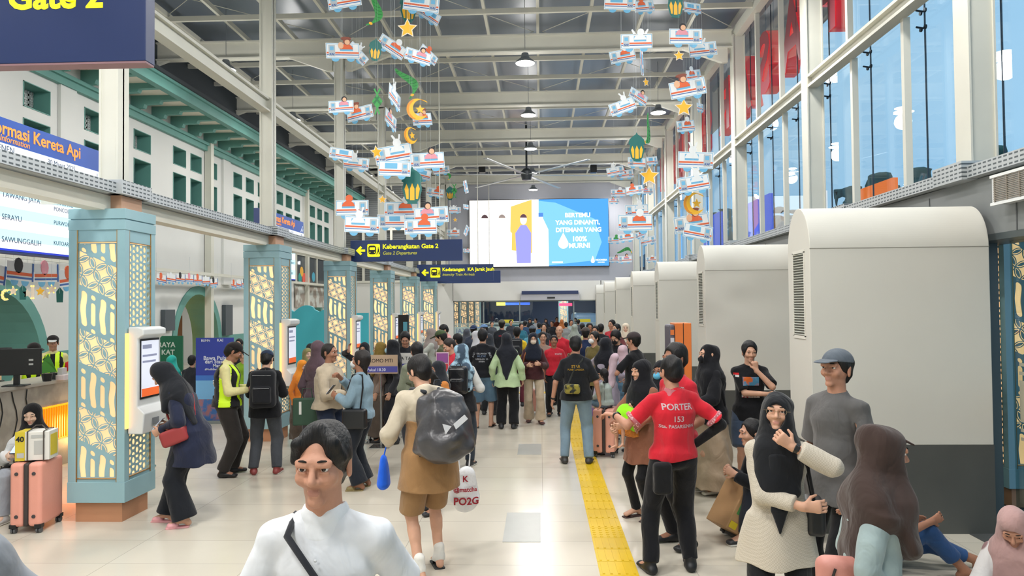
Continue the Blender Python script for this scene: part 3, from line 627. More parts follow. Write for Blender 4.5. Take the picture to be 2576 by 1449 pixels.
def arch_pts(yc, r, zt, n=20):     # outline of an arch opening, y-z plane, from the floor up and over
    zsn = zt-r*1.12; return [(yc-r, 0)]+[(yc-r*math.cos(math.pi*k/n), zsn+r*1.12*math.sin(math.pi*k/n)) for k in range(n+1)]+[(yc+r, 0)]
yp = -6
for (yc, r, zt) in arches:         # lower wall with arched openings
    b.b2(FX-.3, FX, yp, yc-r, 1.3, 2.75); A = arch_pts(yc, r, zt)[1:-1]
    for k in range(len(A)-1):
        (y0, z0), (y1, z1) = A[k], A[k+1]; b.add([(x, *p) for x in (FX-.3, FX) for p in ((y0, max(z0, 1.3)), (y1, max(z1, 1.3)), (y1, 2.75), (y0, 2.75))], [(0, 1, 2, 3), (7, 6, 5, 4), (0, 4, 5, 1), (2, 6, 7, 3)])
    t.b2(FX-.3, FX+.01, yp, yc-r, 0, 1.3); yp = yc+r
b.b2(FX-.3, FX, yp, 34, 1.3, 2.75); t.b2(FX-.3, FX+.01, yp, 34, 0, 1.3)
struct('wall_left', b, fw); struct('wall_left_dado', t, teal)
for i, (yc, r, zt) in enumerate(arches):   # teal surrounds of the arches
    m = MB(); A = arch_pts(yc, r, zt); B_ = arch_pts(yc, r-.13, zt-.13); A2 = arch_pts(yc, r+.10, zt+.10); n = len(A); vs = [(FX+.03, *p) for p in A2]+[(FX+.03, *p) for p in B_]+[(FX-.75, *p) for p in B_]
    m.add(vs, [(k, k+1, n+k+1, n+k) for k in range(n-1)]+[(n+k, n+k+1, 2*n+k+1, 2*n+k) for k in range(n-1)]); m.add([(FX, *p) for p in A2]+[(FX+.03, *p) for p in A2], [(k, n+k, n+k+1, k+1) for k in range(n-1)])
    struct(f'trim_{i+2}', m, teal, smooth=False)
dark_glass = mat('dark_window', '#2b2b45', .25, spec=.6); grille = mat('vent_block', '#c6c9c6', .7)
wn = 0
for (y0, y1, z0, z1) in wins:
    wn += 1; r = empty(f'window_{wn}', (FX, (y0+y1)/2, z0)); tag(r, kind='structure'); hw, h = (y1-y0)/2, z1-z0
    m = MB(); m.b2(-.42, .012, -hw, -hw+.015, 0, h); m.b2(-.42, .012, hw-.015, hw, 0, h); m.b2(-.42, .012, -hw, hw, 0, .015); m.b2(-.42, .012, -hw, hw, h-.015, h); m.build('window_reveal', teal, r)
    if z0 > 5.7:
        m = MB(); m.b2(-.40, -.36, -hw, hw, 0, h)
        g = m.build('vent_backing', dark_glass, r); m = MB(); nn = 5
        for a in range(nn+1):
            yy_ = -hw+2*hw*a/nn; zz = h*a/nn; m.b2(-.36, -.32, yy_-.022, yy_+.022, 0, h); m.b2(-.36, -.32, -hw, hw, zz-.02, zz+.02)
            if a < nn:
                for c_ in range(nn): m.box((-.34, -hw+2*hw*(a+.5)/nn, h*(c_+.5)/nn), (.04, .05, .05), M=Matrix.Rotation(R(45), 3, 'X'))
        m.build('vent_grille', grille, r)
    else: MB().b2(-.40, -.37, -hw, hw, 0, h).build('pane', dark_glass, r)
# cornice: moulding, stepped corbels, soffit, fascia
struct('cornice_moulding', MB().b2(FX, FX+.10, 7.5, 33.3, 6.52, 6.66).b2(FX, FX+.16, 7.5, 33.3, 6.66, 6.74), teal)
struct('soffit', MB().b2(FX, -8.15, 7, 33.4, 7.02, 7.06), mat('soffit_cream', '#e6dfd0', .7))
struct('eaves_fascia', MB().b2(-8.22, -8.06, 7, 33.4, 6.86, 7.06).b2(-8.16, -8.0, 7, 33.4, 7.06, 7.12), teal)
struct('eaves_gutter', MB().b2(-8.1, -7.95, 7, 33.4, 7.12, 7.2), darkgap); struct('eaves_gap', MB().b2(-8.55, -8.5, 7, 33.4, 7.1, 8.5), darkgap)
for k in range(27):
    y = 9.2+.92*k
    if y > 33: break
    m = MB(); m.prism([(0, 7.02), (0, 6.74), (.30, 6.74), (.33, 6.82), (.68, 6.83), (.71, 6.90), (1.2, 6.91), (1.2, 7.02)], Matrix(((1, 0, 0, FX), (0, 0, -1, y+.07), (0, 1, 0, 0), (0, 0, 0, 1))), .14)
    struct('corbel', m, teal)
for y in [9.4, 14.2, 21.6, 25.3, 29]: struct('pilaster', MB().b2(FX, FX+.06, y-.25, y+.25, 2.8, 6.52), fw)
struct('rail_left', MB().b2(FX+.25, FX+.32, 8, 33.3, 3.0, 3.08), steel)
# ---------------------------------------------------------------- right window wall
bs = glass('window_glass', '#f6fbfd', 1.0)
struct('beam_right_top', MB().b2(WX-.06, WX+.1, -3, YF, 7.86, 8.02), steel)
struct('beam_right_transom', MB().b2(WX-.10, WX+.06, -3, YF, 5.46, 5.5).b2(WX-.10, WX+.06, -3, YF, 5.62, 5.66).b2(WX-.03, WX+.03, -3, YF, 5.48, 5.64), steel)
for i, y in enumerate([-1.2]+YC):
    c = MB(); c.b2(WX-.11, WX-.09, y-.13, y+.13, 3.2, 7.9); c.b2(WX+.13, WX+.15, y-.13, y+.13, 3.2, 7.9); c.b2(WX-.09, WX+.13, y-.11, y+.11, 3.2, 7.9); struct('column_base', MB().b2(WX-.09, WX+.13, y-.11, y+.11, 0, 3.2), mat('column_base_dark', '#4d5656', .4))
    tag(c.build('steel_column', steel), f'broad white steel column of the glazed wall, {("behind the viewer", "beside the viewer", "nearest in view", "second in view", "third in view", "fourth in view", "fifth in view", "sixth in view", "in the far corner")[i]}', 'column')
b = MB()
for y in [-1.2]+YC[:-1]:
    for f in (1, 2): ym = y+G*f/3; b.b2(WX+.02, WX+.10, ym-.035, ym+.035, 3.3, 5.47); b.b2(WX+.02, WX+.10, ym+.12-.035, ym+.12+.035, 5.66, 7.86)
struct('window_mullions', b, steel)
for i, y in enumerate([-1.2]+YC[:-1]):
    r = empty(f'window_{40+i}', (WX+.3, y, 3.2)); tag(r, kind='structure')
    for f in range(3):
        y0 = G*f/3+.03; y1 = G*(f+1)/3-.02+.03; MB().b2(-.006, .006, y0, y1, 0, 2.4).build('pane', bs, r); MB().b2(-.006, .006, y0, y1, 2.41, 4.8).build('pane', bs, r)
    m = MB()
    for f in (1, 2, 3):
        yj = G*f/3+.02
        for zz in (2.15, 2.35):
            m.cyl((-.12, yj-.04, zz), (-.02, yj, zz), .012, n=6); m.cyl((-.03, yj-.05, zz), (-.012, yj-.05, zz), .028, n=8); m.cyl((-.03, yj+.05, zz), (-.012, yj+.05, zz), .028, n=8)
        m.b2(-.010, .010, yj-.004, yj+.003, 0, 4.8)
    m.build('glass_fitting', mat('dark_steel', '#38424a', .35, .6), r)
grey = mat('grey_fascia', '#878b8b', .55, var=.04, vs=1)
struct('wall_right_fascia', MB().b2(WX-.13, WX+.25, -3, YF, 2.72, 3.262), grey)
b = MB()
for y in np.arange(-2, 33, 1.43): b.b2(WX-.136, WX-.128, y-.006, y+.006, 2.72, 3.2)
struct('trim_20', b, mat('joint_dark', '#55585a', .6))
struct('trim_9', MB().b2(WX-.13, WX+.3, -3, YF, 2.66, 2.72), mat('door_head', '#5d6667', .4, .3))
tr = empty('cable_tray', (WX-.12, 0, 3.27), 0, 'long perforated grey cable tray along the foot of the tall windows', 'cable tray')
b = MB(); b.b2(-.10, .09, -2, YF, 0, .012); b.b2(-.11, -.095, -2, YF, 0, .12); b.build('tray_channel', TM, tr)
for y in YC[1:]: MB().b2(-.16, .05, y-.26, y+.26, -.01, .17).build('joint_cover', TM, tr)
for y in YC[1:3]: MB().b2(-.12, .06, y-1.75, y-1.35, .0, .15).build('end_cover', TM, tr)
b = MB(); b.tube([(-.03, y, .10+.015*math.sin(y*2.1)) for y in np.arange(-1, 33, .6)], .014, 5); b.tube([(-.02, YC[1]+a, .13+.07*math.exp(-(a*5)**2)) for a in np.arange(-.5, .5, .06)], .01, 6); b.build('cable', mat('grey_cable', '#a8acae', .6), tr)
# glazed doors between the boxes
for i, y in enumerate([-1.2]+YC[:-1]):
    r = empty(f'door_{i+1}', (WX+.1, y+.25, 0)); tag(r, kind='structure')
    MB().b2(-.006, .006, 0, 3.7, .02, 2.66).build('pane', glass('door_glass', '#dbe6e4', 1.15), r)
    m = MB()
    for yj in (.04, 1.25, 2.5):
        for zz in (.25, 2.35, 2.55): m.cyl((-.10, yj, zz), (.02, yj+.03, zz), .015, n=6); m.cyl((-.06, yj-.08, zz+.03), (-.06, yj+.10, zz-.03), .013, n=6); m.lathe((-.09, yj, zz), [(.001, -.02), (.025, -.012), (.025, .012), (.001, .02)], 10, 'X')
        m.b2(-.012, .012, yj-.006, yj+.006, .02, 2.66)
    m.build('door_fitting', mat('chrome', '#b9bcbd', .2, .9), r)
    fs = mat('frosted_band', '#c9c0a6', .6)
    if i in (1, 2): fs2 = MB(); fs2.b2(-.012, -.008, .02, 3.6, .99, 1.37); fs2.b2(-.012, -.008, .02, 3.6, 1.42, 1.45); fs2.b2(-.012, -.008, .02, 3.6, 1.50, 1.53); fs2.b2(-.012, -.008, .02, 3.6, .90, .93); fs2.b2(-.012, -.008, .02, 3.6, .82, .85); fs2.build('frosted_stripe', fs, r)
    if i in (1, 2):
        for yk in (.6, 1.75, 2.95): text('KAI', .32, fr((-.014, yk, 1.07), 'nx'), mat('logo_purple', '#5a4a86', .6), r, name='logo', bold=.02, shear=.2, ext=.001, mirror=True)
# ---------------------------------------------------------------- far wall
hs = mat('far_grey', '#a9abb4', .7, var=.02); lv = mat('louver_grey', '#7e8284', .6)
b = MB(); b.b2(-4.2, WX+.2, YF, YF+.2, 3.2, 8.5); struct('wall_far', b, hs)
b = MB(); b.b2(-4.2, -3.98, YF, YF+.2, 0, 3.2).b2(2.72, WX+.2, YF, YF+.2, 0, 3.2).b2(-4, 2.75, YF, YF+.2, 2.33, 3.2).b2(FX, -4.2, YF, YF+.2, 0, 3.2); struct('wall_far_lower', b, white)
b = MB()
for k in range(52): z = 3.25+k*.1; b.box((-6.8, YF+.12, z), (5.2, .02, .11), M=Matrix.Rotation(R(35), 3, 'X'))
struct('wall_far_louvers', b, lv); struct('wall_far_louver_back', MB().b2(FX, -4.2, YF+.2, YF+.3, 3.2, 8.5), mat('dark_backing', '#3c4042', .8))
b = MB()
for x in (FX+.1, -8.1, -6.8, -5.5, -4.25): b.b2(x-.05, x+.05, YF-.06, YF+.1, 3.2, 8.5)
for z in (3.2, 5.6, 8.0): b.b2(FX, -4.2, YF-.06, YF+.08, z, z+.1)
struct('trim_10', b, steel)
# glass partition with sliding door
gp = empty('window_60', (0, YF+.1, 0)); tag(gp, kind='structure')
for (x0, x1) in ((-3.98, -2.6), (-2.6, -.95), (1.5, 2.72)): MB().b2(x0, x1, -.006, .006, .03, 2.33).build('pane', bs, gp)
b = MB()
for x in (-3.97, -2.6, -.95, 1.5, 2.71): b.b2(x-.025, x+.025, -.03, .03, 0, 2.33)
b.b2(-4, 2.73, -.03, .03, 2.28, 2.33); b.build('window_frame', mat('alu', '#9aa3a4', .4, .6), gp)
b = MB()
for (x0, x1) in ((-3.95, -.97), (1.52, 2.7)):
    b.b2(x0, x1, -.02, -.012, .78, 1.16)
    for z in (1.21, 1.27, .70, .64): b.b2(x0, x1, -.02, -.012, z, z+.03)
b.build('frosted_stripe', mat('frost', '#b5c9c6', .6), gp)
for x in (-3.4, -2.95, -2.0, -1.45, 1.75): text('KAI', .30, fr((x+.0, -.03, .86), 'cam'), mat('logo_dim', '#7d8fae', .6), gp, name='logo', bold=.02, mirror=True, ext=.001)
for x in (-1.6, 1.9): MB().b2(x-.25, x+.35, -.05, -.02, 1.32, 1.46).build('notice', mat('notice_yellow', '#d9cf3a', .6), gp)
d9 = empty('door_20', (0, YF, 0)); tag(d9, kind='structure')
MB().b2(-.9, 1.75, -.25, .1, 2.33, 2.68).build('door_header', mat('door_header', '#b8b9c2', .5), d9); MB().b2(-.85, 1.7, -.28, -.25, 2.60, 2.75).build('door_sign_strip', mat('navy', '#2b3a63', .5), d9); MB().b2(.3, .65, -.27, -.24, 2.40, 2.47).build('sensor', mat('black_pl', '#1c1e22', .4), d9)
MB().b2(-.95, -.35, .05, .07, .03, 2.3).b2(1.0, 1.5, .05, .07, .03, 2.3).build('door_leaf', bs, d9)
# passage beyond the partition
struct('wall_beyond_left', MB().b2(-6.2, -6.0, YF+.3, 60, 0, 4.5), mat('beyond_grey', '#7d8a90', .7)); struct('wall_beyond_far', MB().b2(-6.2, 5.2, 60, 60.2, 0, 4.5), mat('beyond_navy', '#52688c', .6))
struct('ceiling_beyond', MB().b2(-6.2, 5.2, YF+.3, 60, 3.6, 3.8), mat('beyond_ceiling', '#6a727c', .6)); struct('wall_beyond_right', MB().b2(5.0, 5.2, YF+.3, 60, 0, 4.5), mat('beyond_blue', '#5f88a0', .6))
for (x, y) in ((-2, 37), (2, 42), (-2, 48), (2, 54)): hall_light(x, y, 3.5, 130, .6, name='passage_light')
for k, (x, y) in enumerate(((-1.9, 37), (-1.1, 37.2), (-1.7, 38.5), (-.9, 39))): tag(MB().lathe((x, y, 3.42), [(.001, 0), (.16, 0), (.16, .18), (.001, .18)], 14).build('downlight', mat('lamp_white', '#ffffff', em=6)), f'small round downlight beyond the glass partition, {("left near", "right near", "left far", "right far")[k]} one', 'lamp', 'downlights beyond the glass partition')
tc_ = empty('service_counter', (-1.4, 36.2, 0), 0, 'teal service counter seen through the far glass partition', 'counter'); MB().b2(-1.1, 1.1, -.3, .3, 0, 1.25).build('front_panel', mat('teal_counter', '#3f93a6', .5), tc_); MB().b2(-1.15, 1.15, -.35, .35, 1.25, 1.3).build('worktop', white, tc_)
MB().b2(-1.9, -1.88, 37.49, 37.51, 2.3, 3.6); s1 = empty('direction_sign', (-1.35, 37.5, 2.05), 0, 'small glowing yellow and blue sign beyond the glass partition', 'sign'); MB().b2(-.9, -.45, -.04, .04, .06, .22).build('yellow_panel', mat('glow_yellow', '#f2e24a', em=1.5), s1); MB().b2(-.6, -.58, -.01, .01, .25, 1.55).b2(.6, .62, -.01, .01, .25, 1.55).build('hanging_rod', steel, s1); MB().b2(-.45, .8, -.04, .04, .08, .20).build('blue_panel', mat('glow_blue', '#2f5bd0', em=1.2), s1)
tag(MB().b2(1.0, 1.7, 39.9, 40, 2.05, 2.2).b2(1.2, 1.22, 39.94, 39.96, 2.2, 3.6).build('neon_sign', mat('neon_red', '#ff3b5c', em=2.5)), 'small red neon sign beyond the sliding door', 'sign')
tag(MB().b2(2.0, 3.6, 46, 49, .0, 1.6).build('parked_car_body', mat('car_blue', '#8fb6dc', .3), bevel=.25, seg=4), 'pale blue vehicle parked beyond the far glass door', 'vehicle')
# ---------------------------------------------------------------- lattice pillars: teal fretwork over lit panels
def isosheet(fn, w, h, step, t, name):     # sheet of thickness t (x right, z up, front at y=0) kept where fn(x, z) > 0
    nx, nz = int(round(w/step)), int(round(h/step)); xs = np.linspace(0, w, nx+1); zs = np.linspace(0, h, nz+1)
    Fv = fn(xs[:, None], zs[None, :]); Fv = np.broadcast_to(Fv, (nx+1, nz+1)); mb = MB(); vs = mb.v; fs = mb.f; cache = {}
    def vid(x, z, y):
        key = (round(x, 5), round(z, 5), y)
        if key not in cache: cache[key] = len(vs); vs.append((x, y, z))
        return cache[key]
    for i in range(nx):
        j = 0
        while j < nz:
            c = [(i, j), (i+1, j), (i+1, j+1), (i, j+1)]; vals = [Fv[a] for a in c]
            if all(v > 0 for v in vals):
                k = j
                while k+1 < nz and Fv[i, k+2] > 0 and Fv[i+1, k+2] > 0: k += 1
                fs.append((vid(xs[i], zs[j], 0), vid(xs[i+1], zs[j], 0), vid(xs[i+1], zs[k+1], 0), vid(xs[i], zs[k+1], 0))); j = k+1; continue
            j += 1
            if all(v <= 0 for v in vals): continue
            pts = []; cut = []
            for q in range(4):
                (a, b), (c2, d2) = c[q], c[(q+1) % 4]; v0, v1 = vals[q], vals[(q+1) % 4]
                if v0 > 0: pts.append((xs[a], zs[b]))
                if (v0 > 0) != (v1 > 0):
                    tt = v0/(v0-v1); p = (xs[a]+(xs[c2]-xs[a])*tt, zs[b]+(zs[d2]-zs[b])*tt); pts.append(p); cut.append((p, v0 > 0))
            if len(pts) >= 3: fs.append(tuple(vid(*p, 0) for p in pts))
            for q in range(0, len(cut)-1, 2):
                a, b = (cut[q], cut[q+1]); a, b = (a[0], b[0]) if a[1] else (b[0], a[0]); fs.append((vid(*b, 0), vid(*a, 0), vid(*a, t), vid(*b, t)))
    mb.m = [0]*len(fs); return mb.mesh(name)
def frac(a): return a-np.floor(a)
def batik(x, z, H=2.42):       # >0 teal, <0 open; diagonal bands of four-petal flowers and of wavy bars
    zd = H-z; s = zd-.48*x-.06; b = np.floor(s/.80); u = s-b*.80
    # flower lattice
    X2 = x-.072-.08*(b-1); Z2 = -(zd-.99-.80*(b-1))
    a1x, a1z, b1x, b1z = .130, .053, .046, -.137; dt = a1x*b1z-a1z*b1x
    p = (X2*b1z-Z2*b1x)/dt; q = (a1x*Z2-a1z*X2)/dt; fp, fq = frac(p), frac(q)
    def lens(al, ac):
        al = al-.5; return .20*(1-4*al*al)-ac
    e = np.maximum(lens(fp, np.minimum(fq, 1-fq)), lens(fq, np.minimum(fp, 1-fp)))
    ring = np.where(e > .095, e-.095, np.where(e > .02, -np.minimum(.095-e, e-.02), np.where(e > -.035, np.minimum(.02-e, e+.035), e+.035)))*2
    cd = np.sqrt(np.minimum(fp, 1-fp)**2+np.minimum(fq, 1-fq)**2); ring = np.maximum(ring, (.085-cd)*3)
    # bars
    cw = .097; ci = np.floor((x-.01)/cw); xc = .01+cw*(ci+.5); wavy = ((ci+b) % 2 == 0); zc = u-.40+0*x; t = (zc)/.36
    wob = np.where(wavy, .0065*np.sin(t*7.5+.6), 0); r = np.where(wavy, .030, .024)
    zb0 = np.where(wavy, .035, .115); zb1 = np.where(wavy, .335, .30)
    dz = np.maximum(np.maximum(zb0-zc, zc-zb1), 0); bar = np.sqrt((x-xc-wob)**2+dz**2)-r
    dot = np.where(wavy, 9, np.sqrt((x-xc)**2+(zc-.035)**2)-.025); dot2 = np.where(wavy, 9, np.sqrt((x-xc)**2+(zc-.385)**2)-.025); bars = np.minimum(bar, np.minimum(dot, dot2))*14
    inb = np.minimum(u-.0, .37-u)*9
    g = np.where(u < .37, np.maximum(ring, .10-inb), bars)
    m = .02; edge = np.minimum(np.minimum(x, .40-x), np.minimum(z, H-z))
    return np.where(edge < .006, .3, g)
def kawung(x, z, H=2.42, Wd=.40):
    p, q = x/.0667, z/.0968; i, j = np.floor(p), np.floor(q); X = (p-i-.5)*.0667; Z = (q-j-.5)*.0968; even = (i+j) % 2 == 0
    circ = np.sqrt(X**2+(Z*.82)**2)-.0255; cup = np.maximum(np.sqrt(X**2+(abs(Z)-.040)**2)-.029, .014-abs(Z)); cup = np.maximum(cup, abs(Z)-.0425)
    g = np.where(even, circ, cup)*14; edge = np.minimum(np.minimum(x, Wd-x), np.minimum(z, H-z)); return np.where(edge < .006, .3, g)
ME_B = isosheet(lambda x, z: batik(x, z),   .40, 2.42, .0056, .008, 'fretwork'); ME_K = isosheet(lambda x, z: kawung(x, z), .40, 2.42, .0075, .008, 'fretwork')
pil_teal = mat('pillar_teal', '#8fb2ba', .5, var=.03, vs=2); glow = mat('warm_glow', '#8a7560', .6, em=1.0, emc='#ffca92')
gold = mat('brass', '#b08a58', .35, .7); peach = mat('peach_plinth', '#b98563', .6, var=.04); peach2 = mat('peach_cap', '#c79a7d', .6)
ME_B.materials.append(pil_teal); ME_K.materials.append(pil_teal)
def glowmat():
    m = glow; n = m.node_tree.nodes; L = m.node_tree.links; b = n['Principled BSDF']       # light tubes sit at the head and foot of each lit box
    tc = n.new('ShaderNodeTexCoord'); sp = n.new('ShaderNodeSeparateXYZ'); L.new(tc.outputs['Object'], sp.inputs[0]); w = n.new('ShaderNodeTexNoise'); w.inputs['Scale'].default_value = 1.1; L.new(tc.outputs['Object'], w.inputs['Vector'])
    a = n.new('ShaderNodeMapRange'); a.inputs['From Min'].default_value = .3; a.inputs['From Max'].default_value = .7; a.inputs['To Min'].default_value = .85; a.inputs['To Max'].default_value = 1.35; L.new(w.outputs['Fac'], a.inputs['Value']); L.new(a.outputs[0], b.inputs['Emission Strength'])
glowmat()
def pillar(x, y, label, faces='FRBL', zs=1.0, group='lattice pillars', cap=True):
    r = empty('lattice_pillar', (x, y, 0), 0, label, 'pillar', group); h = .285
    m = MB(); m.b2(-.235, .235, -.235, .235, 0, .20); m.build('plinth', peach, r)
    m = MB(); m.b2(-h-.005, h+.005, -h-.005, h+.005, .20, .40); m.build('base_band', pil_teal, r, bevel=.003)
    m = MB(); m.b2(-h-.005, h+.005, -h-.005, h+.005, 2.89, 2.99); m.b2(-h-.005, h+.005, -h-.005, h+.005, 3.0, 3.10); m.b2(-h+.01, h-.01, -h+.01, h-.01, 2.98, 3.01); m.build('capital', pil_teal, r, bevel=.003)
    if cap: MB().b2(-.19, .19, -.19, .19, 3.10, 3.245).build('top_block', peach2, r)
    m = MB(); z0, z1 = .39, 2.90
    for (sx, sy) in ((-1, -1), (1, -1), (1, 1), (-1, 1)): m.b2(sx*h, sx*(h-.08), sy*h, sy*(h-.08), z0, z1)
    m.build('corner_post', pil_teal, r)
    m = MB(); m.b2(-h+.05, h-.05, -h+.05, h-.05, z0, z1); m.build('lit_core', glow, r)
    for k, f in enumerate(faces):
        rz = {'F': 0, 'R': math.pi/2, 'B': math.pi, 'L': -math.pi/2}[f]; me = ME_B if f in 'FB' else ME_K
        o = bpy.data.objects.new('fretwork', me); col.objects.link(o); o.parent = r; o.rotation_euler = (0, 0, rz); c, s = math.cos(rz), math.sin(rz); px, py = -.20, -h+.012; o.location = (px*c-py*s, px*s+py*c, .44); o.scale = (1, 1, 2.32/2.42)
        t = MB()
        for q in (-.205, .198): t.b2(q, q+.008, -h+.0, -h+.014, z0, z1)
        t.b2(-.2, .2, -h+.0, -h+.014, 2.765, 2.772); t.b2(-.2, .2, -h+.0, -h+.014, .43, .438); tm = t.build('brass_trim', gold, r); tm.rotation_euler = (0, 0, rz)
        t = MB(); t.b2(-.2, .2, -h+.008, -h+.02, 2.77, z1); t.b2(-.2, .2, -h+.008, -h+.02, z0, .435); tm = t.build('filler_panel', pil_teal, r); tm.rotation_euler = (0, 0, rz)
    return r
PN = ['nearest', 'second', 'third', 'fourth', 'fifth', 'sixth']
for i in range(6):
    pillar(PX, YC[i+1], f'teal lattice pillar with warm lit panels, {PN[i]} of the left row' + (' beside the stacked suitcase' if i == 0 else ''))
for y in (37.5, 41.8, 46.1, 50.4): pillar(PX, y, f'dim lit lattice pillar beyond the glass partition, {dict(zip((37.5, 41.8, 46.1, 50.4), PN))[y]} behind the glass', 'FR', group='lattice pillars beyond the glass')
pillar(1.35, 44, 'lit lattice pillar seen through the sliding door', 'F', group='lattice pillars beyond the glass')
pillar(5.0, 7.95, 'teal lattice pillar glowing behind the glass door at the right edge', 'FL', group='lattice pillars outside the doors')
for k in (2, 3, 4): pillar(5.0, YC[k]+.5, f'lattice pillar outside the glass doors, {PN[k-1]} from the right edge', 'FL', group='lattice pillars outside the doors')
# ---------------------------------------------------------------- self-service kiosks on the pillars
kw = mat('kiosk_white', '#d6d8d6', .35); scr = mat('kiosk_screen', '#c9ccd6', .3, em=.55, emc='#cfd3e2'); blk = mat('black_plastic', '#15171a', .35)
orange = mat('orange_print', '#e0622a', .5, em=.4, emc='#e0622a'); oglow = mat('amber_glow', '#ffbf6a', em=1.6, emc='#ffb45c')
for i in range(6):
    y = YC[i+1]; o = empty('ticket_kiosk', (PX+.29, y-.02, 0), 0, f'white self-service ticket kiosk on the side of the {PN[i]} lattice pillar', 'kiosk', 'ticket kiosks')
    M = Matrix(((0, 1, 0, 0), (0, 0, 1, 0), (1, 0, 0, 0), (0, 0, 0, 1)))
    m = MB(); m.prism([(.86, 0), (.86, .15), (1.06, .17), (1.13, .10), (1.80, .10), (1.84, .16), (1.90, .16), (1.92, .10), (1.92, 0)], Matrix(((0, 1, 0, 0), (0, 0, 1, -.22), (1, 0, 0, 0), (0, 0, 0, 1))), .44); m.build('housing', kw, o, bevel=.012, seg=3)
    MB().b2(.10, .108, -.18, .18, 1.20, 1.80).build('screen_bezel', blk, o); s = MB().b2(.108, .112, -.165, .165, 1.22, 1.78).build('screen', scr, o)
    MB().b2(.112, .114, -.165, .165, 1.22, 1.30).build('screen_footer', orange, s); MB().b2(.112, .1135, -.15, .02, 1.70, 1.74).b2(.112, .1135, -.15, .12, 1.62, 1.64).b2(.112, .1135, -.15, .10, 1.56, 1.58).build('screen_text', mat('screen_grey', '#8f93ac', em=.2), s)
    MB().b2(.155, .170, -.06, .06, .93, 1.0).build('printer_slot', mat('slot_grey', '#7d8084', .4), o); MB().b2(.0, .015, -.27, -.225, .92, 1.86).build('side_light', oglow, o)
# ---------------------------------------------------------------- rounded air-conditioning housings against the glazed wall
box_white = mat('housing_white', '#d3d1c8', .6, var=.025, vs=1.2); box_dark = mat('housing_dark', '#50514e', .6, var=.06)
louv = mat('louver_metal', '#b9bbb0', .5); BN = ['nearest', 'second', 'third', 'fourth', 'fifth', 'sixth', 'farthest']
for i in range(7):
    y0 = YC[i+1]-.56; X0, X1 = 2.47, 4.08; dep = .59; z1 = 3.0
    if y0 > 33: break
    o = empty('air_conditioning_housing', ((X0+X1)/2, y0+dep/2, 0), 0, f'tall white housing with rounded top and dark base, {BN[i]} along the right side', 'air conditioner housing', 'rounded white housings'); hw = (X1-X0)/2; r = .28
    def prof(z0, za, rr=r, dd=dep): return [(-dd/2, z0), (dd/2, z0)]+([(dd/2*math.cos(math.pi*k/60), za+.40*math.sin(math.pi*k/60)) for k in range(61)] if za > 1 else [(dd/2, za), (-dd/2, za)])
    M = Matrix(((0, 0, 1, -hw), (1, 0, 0, 0), (0, 1, 0, 0), (0, 0, 0, 1)))
    m = MB(); m.prism(prof(.80, z1-.40), M, 2*hw); m.build('shell', box_white, o, bevel=.006)
    m = MB(); m.prism([(-dep/2-.002, 0), (dep/2+.002, 0), (dep/2+.002, .80), (-dep/2-.002, .80)], Matrix(((0, 0, 1, -hw-.002), (1, 0, 0, 0), (0, 1, 0, 0), (0, 0, 0, 1))), 2*hw+.004); m.build('base', box_dark, o)
    MB().b2(-hw, hw, -dep/2-.003, -dep/2, z1-.405, z1-.398).build('seam', mat('seam', '#9a978e', .7), o)
    m = MB(); x = -hw-.008; m.b2(x, x+.01, -.17, -.15, 1.78, 2.58); m.b2(x, x+.01, .13, .15, 1.78, 2.58); m.b2(x, x+.01, -.17, .15, 1.76, 1.79); m.b2(x, x+.01, -.17, .15, 2.57, 2.60); g = m.build('grille_frame', mat('grille_frame', '#dedcd2', .5), o)
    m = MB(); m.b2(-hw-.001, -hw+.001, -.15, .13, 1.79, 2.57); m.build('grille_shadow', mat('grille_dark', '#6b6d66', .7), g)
    m = MB()
    for k in range(32): m.box((-hw-.004, -.01, 1.80+k*.0245), (.014, .28, .004), M=Matrix.Rotation(R(-35), 3, 'Y'))
    m.build('louver', louv, g)
# ---------------------------------------------------------------- lamps, fan, loudspeakers
lampw = mat('lamp_disc', '#ffffff', em=14, emc='#fff4e2'); gun = mat('lamp_body', '#8d9296', .5, .5)
pn = {-.27: 'middle row', 3.15: 'row beside the glazed wall', -6.6: 'row above the left aisle'}
for (x, y) in LAMPS:
    if y < 9 or (x == 3.15 and y in (15.2, 23.6, 32)): 
        if y >= 9: continue
    k = [2.2, 6.6, 10.9, 15.2, 19.4, 23.6, 27.9, 32].index(y)
    o = empty('high_bay_lamp', (x, y, LAMPZ), 0, f'high bay lamp, {("first","second","third","fourth","fifth","sixth","seventh","eighth")[k]} along the {pn[x]}', 'lamp', 'high bay lamps')
    MB().lathe((0, 0, 0), [(.03, .16), (.07, .15), (.09, .06), (.19, -.02), (.205, -.06), (.20, -.06), (.19, -.05), (.001, -.05)], 20).build('lamp_shade', gun, o, smooth=False)
    MB().lathe((0, 0, -.055), [(.001, 0), (.19, 0), (.19, -.012), (.001, -.012)], 20).build('lamp_disc', lampw, o); MB().cyl((0, 0, .25), (0, 0, 1.3), .006, n=6).build('cable', gun, o)
f = empty('ceiling_fan', (-.45, 26, 6.75), 0, 'huge dark ceiling fan with long pale blades hanging before the far wall', 'fan')
MB().lathe((0, 0, 0), [(.001, -.22), (.16, -.2), (.2, -.05), (.2, .1), (.1, .2), (.001, .22)], 20).build('motor', mat('fan_dark', '#2f3438', .4, .3), f); MB().cyl((0, 0, .1), (0, 0, 1.75), .035, n=8).build('rod', mat('fan_dark', '#2f3438'), f); MB().lathe((0, 0, 1.3), [(.001, -.03), (.16, -.03), (.16, .03), (.001, .03)], 12).b2(-.3, .3, -.03, .03, 1.15, 1.21).build('rod_bracket', mat('fan_dark', '#2f3438'), f)
